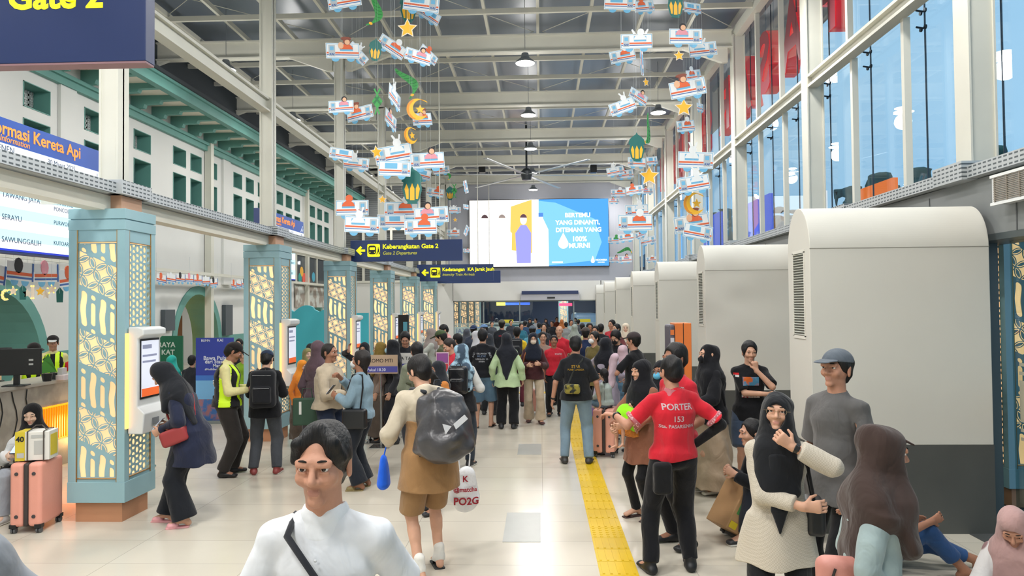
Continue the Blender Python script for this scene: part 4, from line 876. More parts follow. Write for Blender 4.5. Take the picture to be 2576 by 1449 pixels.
for k in range(6):
    a = R(60*k+8); b = MB().box((1.75, 0, -.02), (3.1, .13, .02), M=Matrix.Identity(3)).build('blade', mat('fan_blade', '#a5abae', .4, .3), f); b.rotation_euler = (0, 0, a)
for (x, y_) in ((1213, 425), (1493, 425)):
    p = at(x, y_, 30); tag(MB().b2(p.x-.13, p.x+.13, 29.9, 30.15, p.z-.16, p.z+.16).b2(p.x-.02, p.x+.02, 30, 30.04, p.z+.1, 8.5).build('loudspeaker', blk, bevel=.02), f'small black loudspeaker hung high before the {"left" if x < 1300 else "right"} end of the far screen', 'loudspeaker')
# ---------------------------------------------------------------- LED wall on the far wall
p0, p1 = at(1183, 668, YF), at(1529, 499, YF); sw, sh = p1.x-p0.x, 3.03
s = empty('led_video_wall', (p0.x, YF-.16, 3.86), 0, 'bright video wall showing an orange room scene and a blue water advertisement', 'screen'); E = lambda n, c, e: mat(n, '#000000', 1, em=e, emc=c, spec=0)
MB().b2(-.03, sw+.03, 0, .16, -.03, sh+.03).build('casing', blk, s); MB().b2(0, sw, -.006, 0, 0, sh).build('display', E('led_white', '#fff8ee', 1.6), s)
q = lambda u, v: (u*sw, v*sh)
def sp(nm, pts, c, e, dy): MB().prism([q(*p) for p in pts], Matrix(((1, 0, 0, 0), (0, 0, -1, -dy), (0, 1, 0, 0), (0, 0, 0, 1))), .002).build(nm, E('led_'+c.strip('#'), c, e), s)
sp('picture_wall', [(.29, .25), (.45, .2), (.45, 1), (.30, .90)], '#ffb95e', 1.3, .007); sp('picture_floor', [(0, 0), (.28, 0), (.2, .3), (0, .35)], '#fff3e4', 1.4, .007)
sp('picture_panel', [(.50, 0), (1, 0), (1, 1), (.50, 1)], '#4f9bee', 1.2, .007); sp('picture_shine', [(.50, .0), (.9, .08), (.95, .35), (.9, .7), (.62, .95), (.50, .98)], '#7fc4f6', 1.15, .0085)
def person_pic(u, c1, c2, v0=.0, sc_=1):
    sp('picture_figure', [(u-.05*sc_, v0), (u+.05*sc_, v0), (u+.055*sc_, .5), (u+.02, .62), (u-.02, .62), (u-.06*sc_, .5)], c1, 1.3, .009); sp('picture_figure', [(u+.025*math.cos(a), .70+.075*math.sin(a)) for a in [i*.52 for i in range(12)]], '#ffe9d8', 1.4, .010); sp('picture_figure', [(u+.026*math.cos(a), .715+.07*math.sin(a)) for a in [.2+i*.3 for i in range(10)]], c2, .5, .011)
person_pic(.11, '#ffffff', '#7d6468', .1); person_pic(.235, '#fffdfa', '#d5c2ba', .05, 1.3); person_pic(.39, '#8f90e0', '#8a6a78', .05)
sp('picture_bottle', [(.45, .0), (.57, .0), (.57, .3), (.568, .55), (.53, .72), (.53, .80), (.50, .80), (.50, .72), (.45, .6)], '#f4fbff', 1.5, .012); sp('picture_bottle', [(.498, .74), (.532, .74), (.532, .80), (.498, .80)], '#5b8fe0', 1.0, .013)
sp('picture_drop', [(.675, .50)]+[(.675+.037*math.cos(a), .335+.075*math.sin(a)) for a in [R(20-i*20) for i in range(12)]], '#f4fdff', 1.6, .010); sp('picture_drop', [(.885, .15)]+[(.885+.014*math.cos(a), .07+.03*math.sin(a)) for a in [R(20-i*20) for i in range(12)]], '#f4fdff', 1.6, .010)
sp('picture_line', [(.592, .045), (.67, .045), (.67, .07), (.592, .07)], '#d8f2ff', 1.4, .010)
wt = E('led_text', '#f6fdff', 1.7)
for (t_, u, v, z_) in (('BERTEMU', .78, .73, .27), ('YANG DINANTI,', .78, .62, .27), ('DITEMANI YANG', .785, .51, .27), ('100%', .79, .37, .31), ('MURNI', .79, .27, .31), ('INDONESIA', .945, .075, .10), ('INDONESIA', .945, .045, .06)):
    text(t_, z_, fr((u*sw, -.012, v*sh), 'cam'), wt, s, name='picture_text', bold=.03, align='CENTER', ext=.001)
hall_light(p0.x+sw*.28, YF-.35, 5.3, 60, 2.2, (1, .95, .88), 'screen_glow', (R(90), 0, 0)); hall_light(p0.x+sw*.76, YF-.35, 5.3, 40, 2.2, (.45, .7, 1), 'screen_glow', (R(90), 0, 0))
# ---------------------------------------------------------------- hanging direction signs
navy = mat('sign_navy', '#22396b', .45, var=.03); yel = mat('sign_yellow', '#f2ee1c', .5, em=.35, emc='#f2ee1c'); yel2 = mat('sign_yellow_dim', '#c9c94a', .5, em=.12, emc='#c9c94a')
def train_icon(o, cx, cz, s_, m):
    b = MB(); M = lambda d: Matrix(((1, 0, 0, cx), (0, 0, -1, -.062-d), (0, 1, 0, cz), (0, 0, 0, 1)))
    b.prism(rrect(.42*s_, .48*s_, .12*s_, cx=-.12*s_, cy=.03*s_), M(.0), .002); b.prism([(.22*s_+.03*s_*math.cos(a), .13*s_+.03*s_*math.sin(a)) for a in [i*.7 for i in range(9)]], M(0), .002)
    b.prism([(.20*s_, .09*s_), (.25*s_, .09*s_), (.26*s_, -.05*s_), (.33*s_, -.22*s_), (.29*s_, -.22*s_), (.22*s_, -.07*s_), (.14*s_, -.22*s_), (.11*s_, -.22*s_), (.19*s_, -.03*s_)], M(0), .002); b.build('pictogram', blk, o)
    b = MB(); b.prism(rrect(.30*s_, .15*s_, .03*s_, cx=-.12*s_, cy=.10*s_), M(.001), .002); b.prism(rrect(.06*s_, .05*s_, .02*s_, cx=-.25*s_, cy=-.10*s_), M(.001), .002); b.prism(rrect(.06*s_, .05*s_, .02*s_, cx=.01*s_, cy=-.10*s_), M(.001), .002); b.build('pictogram_light', yel, o)
def hang_sign(px0, px1, py0, py1, Y, l1, l2, label, thick=.10):
    a, c = at(px0, py1, Y), at(px1, py0, Y); wd, ht = c.x-a.x, c.z-a.z; o = empty('direction_sign', (a.x, Y, a.z), 0, label, 'sign')
    MB().b2(0, wd, -thick/2, thick/2, 0, ht).build('sign_box', navy, o, bevel=.006)
    k = ht/.5; z = ht*.52; m = MB(); m.prism([(.0, 0), (.11*k, .11*k), (.15*k, .07*k), (.105*k, .028*k), (.22*k, .028*k), (.22*k, -.028*k), (.105*k, -.028*k), (.15*k, -.07*k), (.11*k, -.11*k)], fr((.13*k, -thick/2, z), 'cam'), .004); m.build('arrow', yel, o)
    MB().prism(rrect(.30*k, .30*k, .03*k), fr((.55*k, -thick/2, z), 'cam'), .004).build('icon_plate', yel, o); train_icon(o, .57*k, z, .42*k, blk)
    text(l1, .145*k, fr((.76*k, -thick/2-.002, ht*.60), 'cam'), yel, o, bold=.03, ext=.002); text(l2, .105*k, fr((.76*k, -thick/2-.002, ht*.32), 'cam'), yel2, o, bold=.015, shear=.22, ext=.002)
    b = MB()
    for x in (wd*.25, wd*.8): b.cyl((x, 0, ht), (x, 0, 7.9-a.z), .012, n=6)
    b.build('hanging_rod', steel, o); return o, wd, ht, a
hang_sign(883, 1163, 602, 659, 16.5, 'Keberangkatan Gate 2', 'Gate 2 Departures', 'navy hanging sign reading Keberangkatan Gate 2 with yellow arrow')
hang_sign(1050, 1241, 664, 708, 25.5, 'Kedatangan  KA Jarak Jauh', 'Intercity Train Arrivals', 'navy hanging sign reading Kedatangan KA Jarak Jauh, middle of the three')
a, c = at(1097, 713, 30), at(1259, 681, 30); o = empty('direction_sign', (a.x, 30, a.z), 0, 'farthest navy hanging sign, mostly hidden behind the Kedatangan sign', 'sign'); MB().b2(0, c.x-a.x, -.05, .05, 0, c.z-a.z).build('sign_box', navy, o); MB().b2(.45, .75, -.056, -.05, .10, .17).build('yellow_bar', yel, o); text('Intercity Train Departures', .085, fr((.85, -.052, .12), 'cam'), yel2, o, bold=.01, ext=.001)
b = MB(); b.cyl((.6, 0, .5), (.6, 0, 5.1), .012, n=6); b.cyl((2.2, 0, .5), (2.2, 0, 5.1), .012, n=6); b.build('hanging_rod', steel, o)
a = at(366, 152, 4.2); o = empty('direction_sign', (a.x, 4.2, a.z), 0, 'large close navy sign at the top left corner with cut-off yellow lettering', 'sign')
MB().b2(-2.6, 0, 0, .105, 0, .95).build('sign_box', mat('sign_navy_near', '#1d2f5c', .4, var=.03), o, bevel=.004); text('Gate 2', .21, fr((-.835, -.001, .325), 'cam'), yel, o, bold=.03, ext=.002); MB().b2(-2.6, -.002, .004, .10, -.012, 0).build('bottom_trim', mat('mauve_trim', '#8d6c72', .5), o)
b = MB(); b.cyl((-.6, .05, .95), (-.6, .05, 4.6), .015, n=6); b.cyl((-2.2, .05, .95), (-2.2, .05, 4.6), .015, n=6); b.build('hanging_rod', steel, o)
# ---------------------------------------------------------------- train information displays on the left
def info_screen(y1, label, near=True):
    X = -5.0; L_ = 4.4 if near else 2.35; o = empty('information_display', (X, y1-L_, 2.66), 0, label, 'screen'); hx = mat('header_blue', '#1e4a9c', .4, em=.35, emc='#1e4a9c'); orx = mat('header_orange', '#f0923c', .5, em=.5, emc='#f0923c')
    ws = mat('led_page', '#000000', 1, em=1.25, emc='#f4f9ff'); cs = mat('led_cyan', '#000000', 1, em=1.15, emc='#c4f0fa'); tx = mat('led_page_text', '#4a5a72', .6, em=.15); bl = mat('led_edge', '#2336b8', .4, em=.6, emc='#2336b8')
    MB().b2(-.14, 0, 0, L_-.52, -.02, .98).b2(-.14, 0, 0, L_, .98, 1.24).build('casing', mat('display_case', '#3c4a78', .5), o)
    MB().b2(.001, .004, 0, L_-.54, .0, .02).build('lower_edge', bl, o)
    d = MB().b2(0, .006, 0, L_-.54, .02, .98).build('display', ws, o)
    for k in range(4): MB().b2(.006, .008, 0, L_-.54, .10+.21*k, .20+.21*k).build('row_band', cs, d)
    MB().b2(0, .006, 0, L_-.02, .98, 1.24).build('header_panel', hx, o); MB().b2(.006, .008, 0, L_-.02, .90, 1.0).build('date_strip', ws, d)
    text('Informasi Kereta Api', .17, fr((.010, L_-2.0, 1.085), 'px'), orx, o, bold=.02, ext=.001); text('Train Information', .085, fr((.010, L_-1.97, 1.02), 'px'), orx, o, shear=.2, ext=.001)
    m = MB(); m.prism([(0, 0), (.035, 0), (.16, .13), (.125, .13)], fr((.008, L_-.22, 1.02), 'px'), .002); m.prism([(.08, 0), (.115, 0), (.17, .055), (.15, .07)], fr((.008, L_-.22, 1.02), 'px'), .002); m.build('logo', mat('logo_white', '#e8eef8', .5, em=.3), o)
    text('PS. SENEN', .085, fr((.010, L_-1.95, .925), 'px'), tx, o, ext=.001); text('30 Maret 2025', .075, fr((.010, L_-1.1, .925), 'px'), tx, o, ext=.001); text('17.09', .075, fr((.010, L_-.28, .925), 'px'), tx, o, ext=.001)
    for k, (n1, n2) in enumerate((('SAWUNGGALIH', 'KUTOARJO'), ('SERAYU', 'PURWOKERTO'), ('TAWANG JAYA', 'SEMARANG PONCOL'), ('BOGOWONTO', 'LEMPUYANGAN'))):
        z = .05+.21*k; text(n1, .075, fr((.010, L_-1.73, z+.03), 'px'), tx, o, ext=.001)
        for j, w_ in enumerate(n2.split()): text(w_, .06, fr((.010, L_-1.0, z+.06-.07*j), 'px'), tx, o, ext=.001)
    MB().b2(-.05, .55, .3, .34, .5, .54).build('wall_bracket', steel, o); MB().b2(-.05, .55, L_-1.2, L_-1.16, .5, .54).build('wall_bracket', steel, o)
info_screen(8.35, 'bright train information display with blue header at the left edge'); info_screen(15.35, near=False, label='farther train information display between the second and third lattice pillars')
# ---------------------------------------------------------------- red letters hung outside the windows
redm = mat('letter_side_red', '#e2202c', .4, em=.35, emc='#f02430'); redb = mat('letter_back', '#8a3a45', .5)
for ch, y, nm in (('P', 11.8, 'the P'), ('A', 13.4, 'the A behind the P'), ('S', 15.05, 'the S between the two As'), ('A', 16.6, 'the A before the R'), ('R', 18.25, 'the R'), ('S', 21.05, 'the second S, lit orange'), ('E', 22.65, 'the E after the second S'), ('N', 24.3, 'the first N'), ('E', 25.9, 'the last E'), ('N', 27.5, 'the farthest N')):
    M = fr((4.72, y, 6.42), 'px'); me = text_mesh(ch, 1.68, M, ext=.13, bold=.03, align='CENTER'); me.materials.append(redm); me.materials.append(redb)
    for p in me.polygons:
        if abs(p.normal.x) > .7: p.material_index = 1
    o = bpy.data.objects.new('sign_letter', me); col.objects.link(o); tag(o, f'big red letter of the station name outside the windows, {nm}', 'letter', 'red letters of the station name'); MB().cyl((4.72, y-.25, 7.6), (4.72, y-.25, 8.45), .01, n=5).cyl((4.72, y+.25, 7.6), (4.72, y+.25, 8.45), .01, n=5).build('hanging_wire', gun, o)
struct('beam_canopy', MB().b2(4.4, 6.5, -3, 34, 8.45, 8.6), steel)
# trees and billboards outside
lf = mat('tree_leaves', '#3f5d55', .8, var=.3, vs=2)
for k, (x, y, r_) in enumerate(((24, 30, 3.4), (34, 40, 4.6), (46, 52, 5), (32, 64, 5), (22, 78, 4.5))):
    o = empty('tree', (x, y, 0), 0, f'dusky tree far outside the tall windows, {("first","second","third","fourth","fifth")[k]} from the right', 'tree', 'trees outside the windows')
    sobj('crown', [P((math.cos(i*2.4)*r_*.5*((i % 3)/2), math.sin(i*2.4)*r_*.5*((i % 3)/2), r_*1.35+(i % 4)*.5), (math.cos(i*2.4)*r_*.5*((i % 3)/2), math.sin(i*2.4)*r_*.5*((i % 3)/2), r_*1.35+(i % 4)*.5+.01), r_*.55, k=.5) for i in range(9)], .35, lf, o, noise=.35, nf=1.6, seed=k); MB().cyl((0, 0, 0), (0, 0, r_*1.2), .3, .2, 8).build('trunk', mat('bark', '#4a3f38', .9), o)
for k, (x, y, c_, w_) in enumerate(((14, 31, '#e8742c', 3.2), (13.5, 36.5, '#f0f4fa', 2.6), (12, 41, '#2a50d8', 5), (12, 52, '#2a50d8', 6))):
    o = empty('billboard', (x, y, 0), 0, ('orange', 'white', 'blue', 'farthest blue')[k]+' lit billboard outside behind the tall windows', 'billboard'); MB().b2(-.1, .1, -w_/2, w_/2, 4.2 if k else 3.6, 7.0+.4*k).build('lit_panel', mat('bill_'+c_.strip('#'), '#000000', 1, em=1.0, emc=c_), o); MB().b2(-.12, .12, -.1, .1, 0, 4.2).b2(-.12, .12, w_/3-.1, w_/3+.1, 0, 4.2).build('post', gun, o)
# ---------------------------------------------------------------- tactile strip and floor hatches
ty = mat('tactile_yellow', '#d9b51c', .4, var=.05, vs=2)
def strip(x0, x1, y0, y1, nm, label, along='Y'):
    o = empty(nm, (0, 0, 0), 0, label, 'paving'); b = MB(); n = int(round((y1-y0)/.305)); 
    for i in range(n): b.b2(x0, x1, y0+i*.305+.003, y0+(i+1)*.305-.003, 0, .006)
    b.build('tile_row', ty, o); b = MB()
    for i in range(n):
        for j in range(5):
            xc = x0+.03+(x1-x0-.06)*j/4
            if i % 7 == 3:
                for q_ in range(5): b.lathe((xc, y0+i*.305+.03+.061*q_, .005), [(.016, 0), (.012, .006), (.001, .0065)], 6)
            else: b.b2(xc-.010, xc+.010, y0+i*.305+.02, y0+(i+1)*.305-.02, .005, .011)
    b.build('raised_bar', ty, o); return o
strip(.44, .74, 1.5, 33, 'tactile_paving', 'long yellow tactile paving strip running down the hall'); 
b = MB(); 
for i in range(9): b.b2(-2.3+i*.305, -2.3+(i+1)*.305-.006, 17.6, 17.9, 0, .009)
tag(b.build('tactile_paving', ty), 'short yellow tactile crosspiece among the walking crowd', 'paving')
hm_ = mat('hatch_grey', '#a9aaa6', .35, .2, var=.05)
for i, (x0, x1, y0, y1) in enumerate(((1283, 1341, 1290, 1364), (1313, 1350, 1117, 1144), (1225, 1253, 1010, 1026))):
    p, q2 = fl(x0, y1), fl(x1, y0); p_ = fl((x0+x1)/2, y1); tag(MB().b2(p_.x-.17, p_.x+.17, p.y, max(q2.y, p.y+.5), 0, .003).build('floor_hatch', hm_), f'grey access plate set in the floor, {("nearest the viewer", "middle one", "farthest, beside the crosspiece")[i]}', 'floor plate', 'grey floor plates')
# air conditioner on fascia, cabinet, camera
p = at(2500, 480, 6.05); o = empty('wall_air_conditioner', (WX-.21, 6.0, 2.93), 0, 'white wall air conditioner with grey grille at the right edge', 'air conditioner')
MB().b2(-.06, .1, -.75, .70, .03, .27).build('casing', mat('ac_white', '#d6d8d8', .4), o, bevel=.01); m = MB()
for k in range(14): m.b2(-.07, -.06, -.72, .66, .05+.0155*k, .057+.0155*k)
for k in range(9): m.b2(-.072, -.06, -.72+.17*k, -.71+.17*k, .04, .26)
m.build('grille', mat('ac_grille', '#8c8478', .5), o); MB().b2(-.075, -.06, -.75, .70, .26, .285).b2(-.075, -.06, -.75, .70, .015, .04).build('edge_trim', mat('ac_trim', '#e3e5e4', .4), o)
# orange locker totem beside the housings
p = at(1720, 900, 10.1); o = empty('vending_locker', (p.x, 10.3, 0), 0, 'tall orange and grey locker standing between the white housings', 'locker'); MB().b2(-.11, .11, -.2, .2, 0, 1.84).build('body', mat('locker_orange', '#e07a3a', .45), o, bevel=.01); MB().b2(-.004, .004, -.204, -.2, 0, 1.84).build('door_gap', blk, o); MB().b2(-.19, -.11, -.2, .2, 0, 1.82).build('side_panel', mat('locker_grey', '#5d5a66', .5), o, bevel=.03)
for k in range(4): MB().b2(-.175, -.125, -.206, -.2, 1.35+.11*k, 1.42+.11*k).build('sticker', mat('sticker_'+'ab'[k % 2], ('#c8c6cc', '#e07a3a')[k % 2], .5), o)
# ---------------------------------------------------------------- left: counter with screens
marble = mat('marble_grey', '#a8a196', .35, c2='#8f897f', ps=2.2)
o = empty('service_counter', (-6.75, 8.9, 0), 0, 'marble fronted service counter at the left with glowing amber panel', 'counter'); MB().b2(-.25, .25, -1.9, 1.9, 0, 1.12).build('front_panel', marble, o); MB().b2(-.35, .28, -1.95, 1.95, 1.12, 1.16).build('worktop', mat('counter_top', '#b9b4aa', .35), o)
am = mat('amber_panel', '#000000', .5, em=1.4, emc='#ffa216'); M = Matrix(((0, 0, 1, .255), (1, 0, 0, .95), (0, 1, 0, .60), (0, 0, 0, 1))); pz = MB(); pz.prism(rrect(1.5, .46, .22, 8), M, .02); pz.build('glowing_panel', am, o); m = MB()
for k in range(30): m.b2(.27, .29, .25+k*.05, .25+k*.05+.022, .39+(.08 if k in (0, 29) else 0), .81-(.08 if k in (0, 29) else 0))
m.build('reeded_glass', mat('amber_rib', '#d06a00', .3, em=.55, emc='#ff8a10'), o); text('Naik', .13, fr((.256, 1.05, .98), 'px'), mat('text_grey', '#6f6a62', .6), o, ext=.002)
hall_light(-6.3, 9.9, .5, 5, .3, (1, .6, .2), 'amber_light', (0, R(90), 0))
b = MB()
for k in range(3): b.tube([(-6.49, 8.6+.25*k+.05*math.sin(z*9+k), z) for z in np.linspace(1.1, .15, 9)], .007, 5)
tag(b.build('power_cable', blk), 'dark cables dangling down the marble counter front', 'cable')
def monitor(px, py, Y, wd, ht, rz, label):
    a = at(px, py, Y); o = empty('computer_monitor', (a.x, a.y, 1.16), rz, label, 'monitor', 'monitors on the counter'); MB().box((0, 0, .30), (wd, .035, ht)).build('display_back', blk, o, bevel=.008); MB().b2(-.03, .03, .0, .05, .0, .25).build('stand', blk, o); MB().b2(-.13, .13, -.09, .11, 0, .015).build('foot', blk, o, bevel=.005)
    for (u, v) in ((-.35, .38), (.3, .36), (-.35, .2), (.3, .2)): MB().box((wd*u, -.019, .30+ht*(v-.3)), (.05, .002, .022)).build('sticker', mat('sticker_white', '#c9cbc8', .6), o)
    MB().box((-wd*.38, -.019, .19), (.06, .002, .03)).build('sticker', mat('sticker_blue', '#2f7fd0', .6), o)
monitor(40, 990, 8.9, .56, .33, R(18), 'black computer monitor seen from behind with stickers on the counter'); monitor(-25, 930, 9.4, .5, .3, R(18), 'second dark monitor at the very left edge of the counter')
a = at(118, 985, 9.5); o = empty('desk_plant', (a.x+.0, a.y, 1.16), 0, 'broad green leaf in a small black pot on the counter', 'plant'); MB().lathe((0, 0, 0), [(.05, 0), (.07, .1), (.06, .1), (.001, .08)], 12).build('pot', blk, o)
m = MB(); m.add([(-.10, 0, .10), (.12, .02, .12), (.02, -.01, .36), (-.06, .02, .28), (.10, -.02, .22)], [(0, 1, 4, 2, 3)]); m.build('leaf', mat('leaf_green', '#4f9a3a', .5), o).modifiers.new('t', 'SOLIDIFY').thickness = .004
for k, (px, py, dx, dz, c_) in enumerate(((150, 975, .12, .07, '#e8dadb'), (150, 975, .07, .16, '#d9d5d4'), (131, 985, .09, .09, '#26282b'))):
    a = at(px, py, 9.6+.05*k); tag(MB().b2(a.x-dx/2, a.x+dx/2, a.y, a.y+.1, 1.16, 1.16+dz).build(('card_box', 'tissue_box', 'card_reader')[k], mat('cb'+str(k), c_, .6), bevel=.006), ('low pale pink card box', 'upright pale box', 'small black card reader')[k]+' on the marble counter', 'box')
# space behind the arches
struct('wall_shops', MB().b2(-14, -13.9, -6, 34, 0, 8), white); struct('ceiling_shops', MB().b2(-14, FX-.3, -6, 34, 3.0, 3.1), white)
for y in (11.3, 19, 25.5, 30): hall_light(-11.5, y, 2.9, 30, .8, name='shop_light')
yg = mat('shop_yellow', '#000000', .6, em=1.2, emc='#ffb83a'); o = empty('shop_front', (-11.2, 19.6, 0), 0, 'glowing orange food shop seen through the teal arch', 'shop'); MB().b2(-.1, .1, -1.6, 2.2, 0, 2.1).build('menu_wall', yg, o); MB().b2(.1, .16, -1.4, 1.9, 2.12, 2.6).build('sign_board', mat('shop_dark', '#1f2326', .5), o)
MB().b2(.17, .18, -.35, .45, 2.2, 2.5).build('logo', mat('shop_logo', '#000000', 1, em=1.5, emc='#ffe07a'), o); text('OS', .34, fr((.17, .6, 2.22), 'px'), mat('cyan_glow', '#000000', 1, em=1.6, emc='#a8f4ff'), o, ext=.01); MB().b2(.3, .9, -1.5, -.3, 0, 1.75).build('counter_cabinet', white, o); MB().b2(.9, .94, .5, 1.1, .9, 1.9).build('poster', mat('poster_brown', '#8a5a40', .5), o)
for k, (px, y0, w_, h_, c_, tx_, nm) in enumerate(((430, 16.4, .75, 1.0, '#1f6b4a', ('RAYA', 'KAT'), 'green sign'),)):
    a = at(428, 905, 15.5); o = empty('notice_board', (a.x, 15.5, 0), 0, 'dark green notice board reading RAYA KAT near the arches', 'sign'); MB().b2(-.28, .28, -.02, .02, .75, 1.52).build('board', mat('board_green', '#236a4c', .5), o); MB().b2(-.2, .2, -.03, .03, 0, .75).build('leg_frame', gun, o)
    text('RAYA', .15, fr((-.26, -.022, 1.28), 'cam'), mat('w_', '#d6dcd2', .6), o, bold=.02); text('KAT', .15, fr((-.18, -.022, 1.12), 'cam'), mat('w_', '#d6dcd2', .6), o, bold=.02); sobj('food_picture', [P((.02, -.01, .95), (.02, -.01, .95), (.12, .02, .07))], .01, mat('food_orange', '#d98a3a', .6), o)
for k, (px, py, Y) in enumerate(((399, 800, 18.1), (556, 815, 21.6))):
    a = at(px, py, Y); tag(MB().b2(FX+.01, FX+.12, Y-.25, Y+.25, 1.3 if k else 1.55, 2.2 if k else 2.08).build('wall_screen' if k else 'wall_notice', mat('panel_dk', '#4a5258', .4)), ('dark wall notice panel left of the arch', 'grey wall panel right of the arch')[k], 'panel')
# roll-up banner
a = fl(541, 1052); a = V((-5.95, 13.3, 0)); bl_, br_ = at(493, 850, 13.3), at(588, 850, 13.3); o = empty('roll_up_banner', ((bl_.x+br_.x)/2, 13.3, 0), 0, 'blue roll-up banner reading Bawa Pulang behind the traffic guard', 'banner'); hw = (br_.x-bl_.x)/2; h = bl_.z
MB().b2(-hw, hw, -.005, .005, .04, h).build('banner_sheet', mat('banner_blue', '#2d3d95', .5, em=.08), o); MB().b2(-hw, hw, -.007, -.005, .04, h*.28).build('picture_lower', mat('banner_pic', '#a06f78', .6, c2='#3f6fb0', ps=7), o); MB().b2(-hw, hw, -.007, -.005, h*.28, h*.50).build('picture_sky', mat('banner_sky', '#78b4e4', .5), o); MB().b2(-hw, hw, -.008, -.005, h*.50, h*.56).build('picture_sky_upper', mat('banner_sky2', '#3f74c8', .5), o)
wl = mat('print_white', '#e6eaf2', .6)
for (t_, z, x, s_) in (('Bawa Pulang', .74, -.30, .105), ('dari Stasiun', .70, -.26, .095), ('Maret', .655, -.05, .085), ('#MudikBersama', .62, -.26, .05), ('KAI', .955, .06, .075), ('BUMN', .955, -.36, .06)): text(t_, s_, fr((x*hw*2, -.007, h*z), 'cam'), wl, o, bold=.01, ext=.001)
MB().b2(-hw, hw, -.08, .08, 0, .05).build('base', mat('alu', '#9aa3a4'), o); MB().cyl((0, .03, .05), (0, .03, h), .012).build('support_pole', steel, o)
# turquoise cloud-topped booth wall
p0_, p1_ = at(735, 870, 17.2), at(812, 870, 17.2); pts = [(0, 0), (1.25, 0)]; ztop = at(770, 768, 17.2).z
for k in range(33):
    t = 1-k/32; pts.append((1.25*t, ztop-.16+.16*abs(math.sin(t*6.5+.4))*(1.0 if .25 < t < .8 else .6)))
o = empty('booth_wall', (p0_.x-.45, 17.2, 0), 0, 'turquoise booth wall with cloud-shaped top between the lattice pillars', 'booth'); MB().prism(pts, Matrix(((1, 0, 0, 0), (0, 0, -1, 0), (0, 1, 0, 0), (0, 0, 0, 1))), .12).build('front_panel', mat('turquoise', '#45b5c4', .5), o)
o = empty('booth_wall', (at(905, 800, 18.5).x, 18.6, 0), 0, 'narrow turquoise panel behind the third lattice pillar', 'booth'); MB().b2(-.2, .2, -.05, .05, 0, 1.95).build('front_panel', mat('turquoise', '#45b5c4'), o)
a, b_ = at(1003, 792, 19.2), at(1028, 792, 19.2); o = empty('display_totem', ((a.x+b_.x)/2, 19.2, 0), 0, 'tall black display totem beside the fifth lattice pillar', 'totem'); MB().b2(-.13, .13, -.08, .08, 0, a.z).build('body', blk, o); MB().b2(0, .11, -.084, -.08, 1.1, 1.7).build('screen', mat('totem_screen', '#4a7a88', .4, em=.3, emc='#4a90a0'), o)
# stanchions and waiting-line signs
def stanchion(x, y, label, belt=None):
    o = empty('queue_stanchion', (x, y, 0), 0, label, 'stanchion', 'queue stanchions'); MB().lathe((0, 0, 0), [(.001, 0), (.17, 0), (.17, .012), (.05, .035), (.028, .05), (.028, .92), (.034, .93), (.034, .98), (.001, .99)], 18).build('post', mat('chrome', '#b9bcbd'), o, smooth=False)
    if belt: MB().bar((0, 0, .93), (belt[0]-x, belt[1]-y, .93), .004, .05).build('belt', mat('belt_blue', '#2b3f8a', .6), o)
sp_ = [(418, 1140, 'just behind the woman using the kiosk'), (820, 1045, 'beside the green shopping bag'), (930, 1112, 'behind the woman in the denim shirt'), (1065, 1010, 'near the man in olive')]
pts = [fl(x, y) for x, y, _ in sp_]; pts[0] = V((-5.3, 9.6, 0))
for i, (p, (_, _, lb)) in enumerate(zip(pts, sp_)): stanchion(p.x, p.y, f'chrome queue stanchion {lb}', (p.x-1.2, p.y+.5) if i != 1 else (p.x-.8, p.y+1))
for k, (px, py0, Y, c_, t1, t2, nm) in enumerate(((957, 893, 11.0, '#b39a80', 'BROMO MTI', 'Pukul 18.30', 'brown waiting-line sign reading BROMO'), (1035, 888, 11.9, '#cfd0cc', 'KA TAWANG', 'JAYA', 'white waiting-line sign reading TAWANG'))):
    a = at(px, py0, Y); o = empty('waiting_line_sign', (a.x, Y, 0), 0, nm, 'sign'); MB().b2(-.26, .26, -.012, .012, a.z-.28, a.z).build('sign_board', mat('wl'+str(k), c_, .6), o); MB().b2(-.26, .26, -.016, -.012, a.z-.26, a.z-.17).build('coloured_band', mat('wl_band', '#4a4a98', .6), o); text(t1, .075, fr((-.22, -.014, a.z-.11), 'cam'), blk, o, ext=.001); text(t2, .06, fr((-.2, -.018, a.z-.24), 'cam'), wl, o, ext=.001); MB().cyl((0, .015, 0), (0, .015, a.z), .018).b2(-.15, .15, -.15, .15, 0, .012).build('post', mat('chrome', '#b9bcbd'), o)
a = at(1113, 886, 9.9); o = empty('pole_sign', (a.x, 9.9, 0), 0, 'slim pole sign with purple and red notices beside the patterned headscarf', 'sign'); z = a.z; MB().b2(-.085, .085, -.01, .01, z-.30, z).build('sign_board', mat('pink_grey', '#c9a9b4', .6), o); MB().b2(-.075, .075, -.014, -.01, z-.14, z-.015).build('purple_notice', mat('purple_n', '#8a4a8a', .6), o); MB().b2(-.075, .075, -.014, -.01, z-.28, z-.155).build('red_notice', mat('red_n', '#c03a40', .6), o); MB().cyl((0, .02, 0), (0, .02, z), .015).b2(-.15, .15, -.13, .17, 0, .012).build('post', mat('chrome', '#b9bcbd'), o)
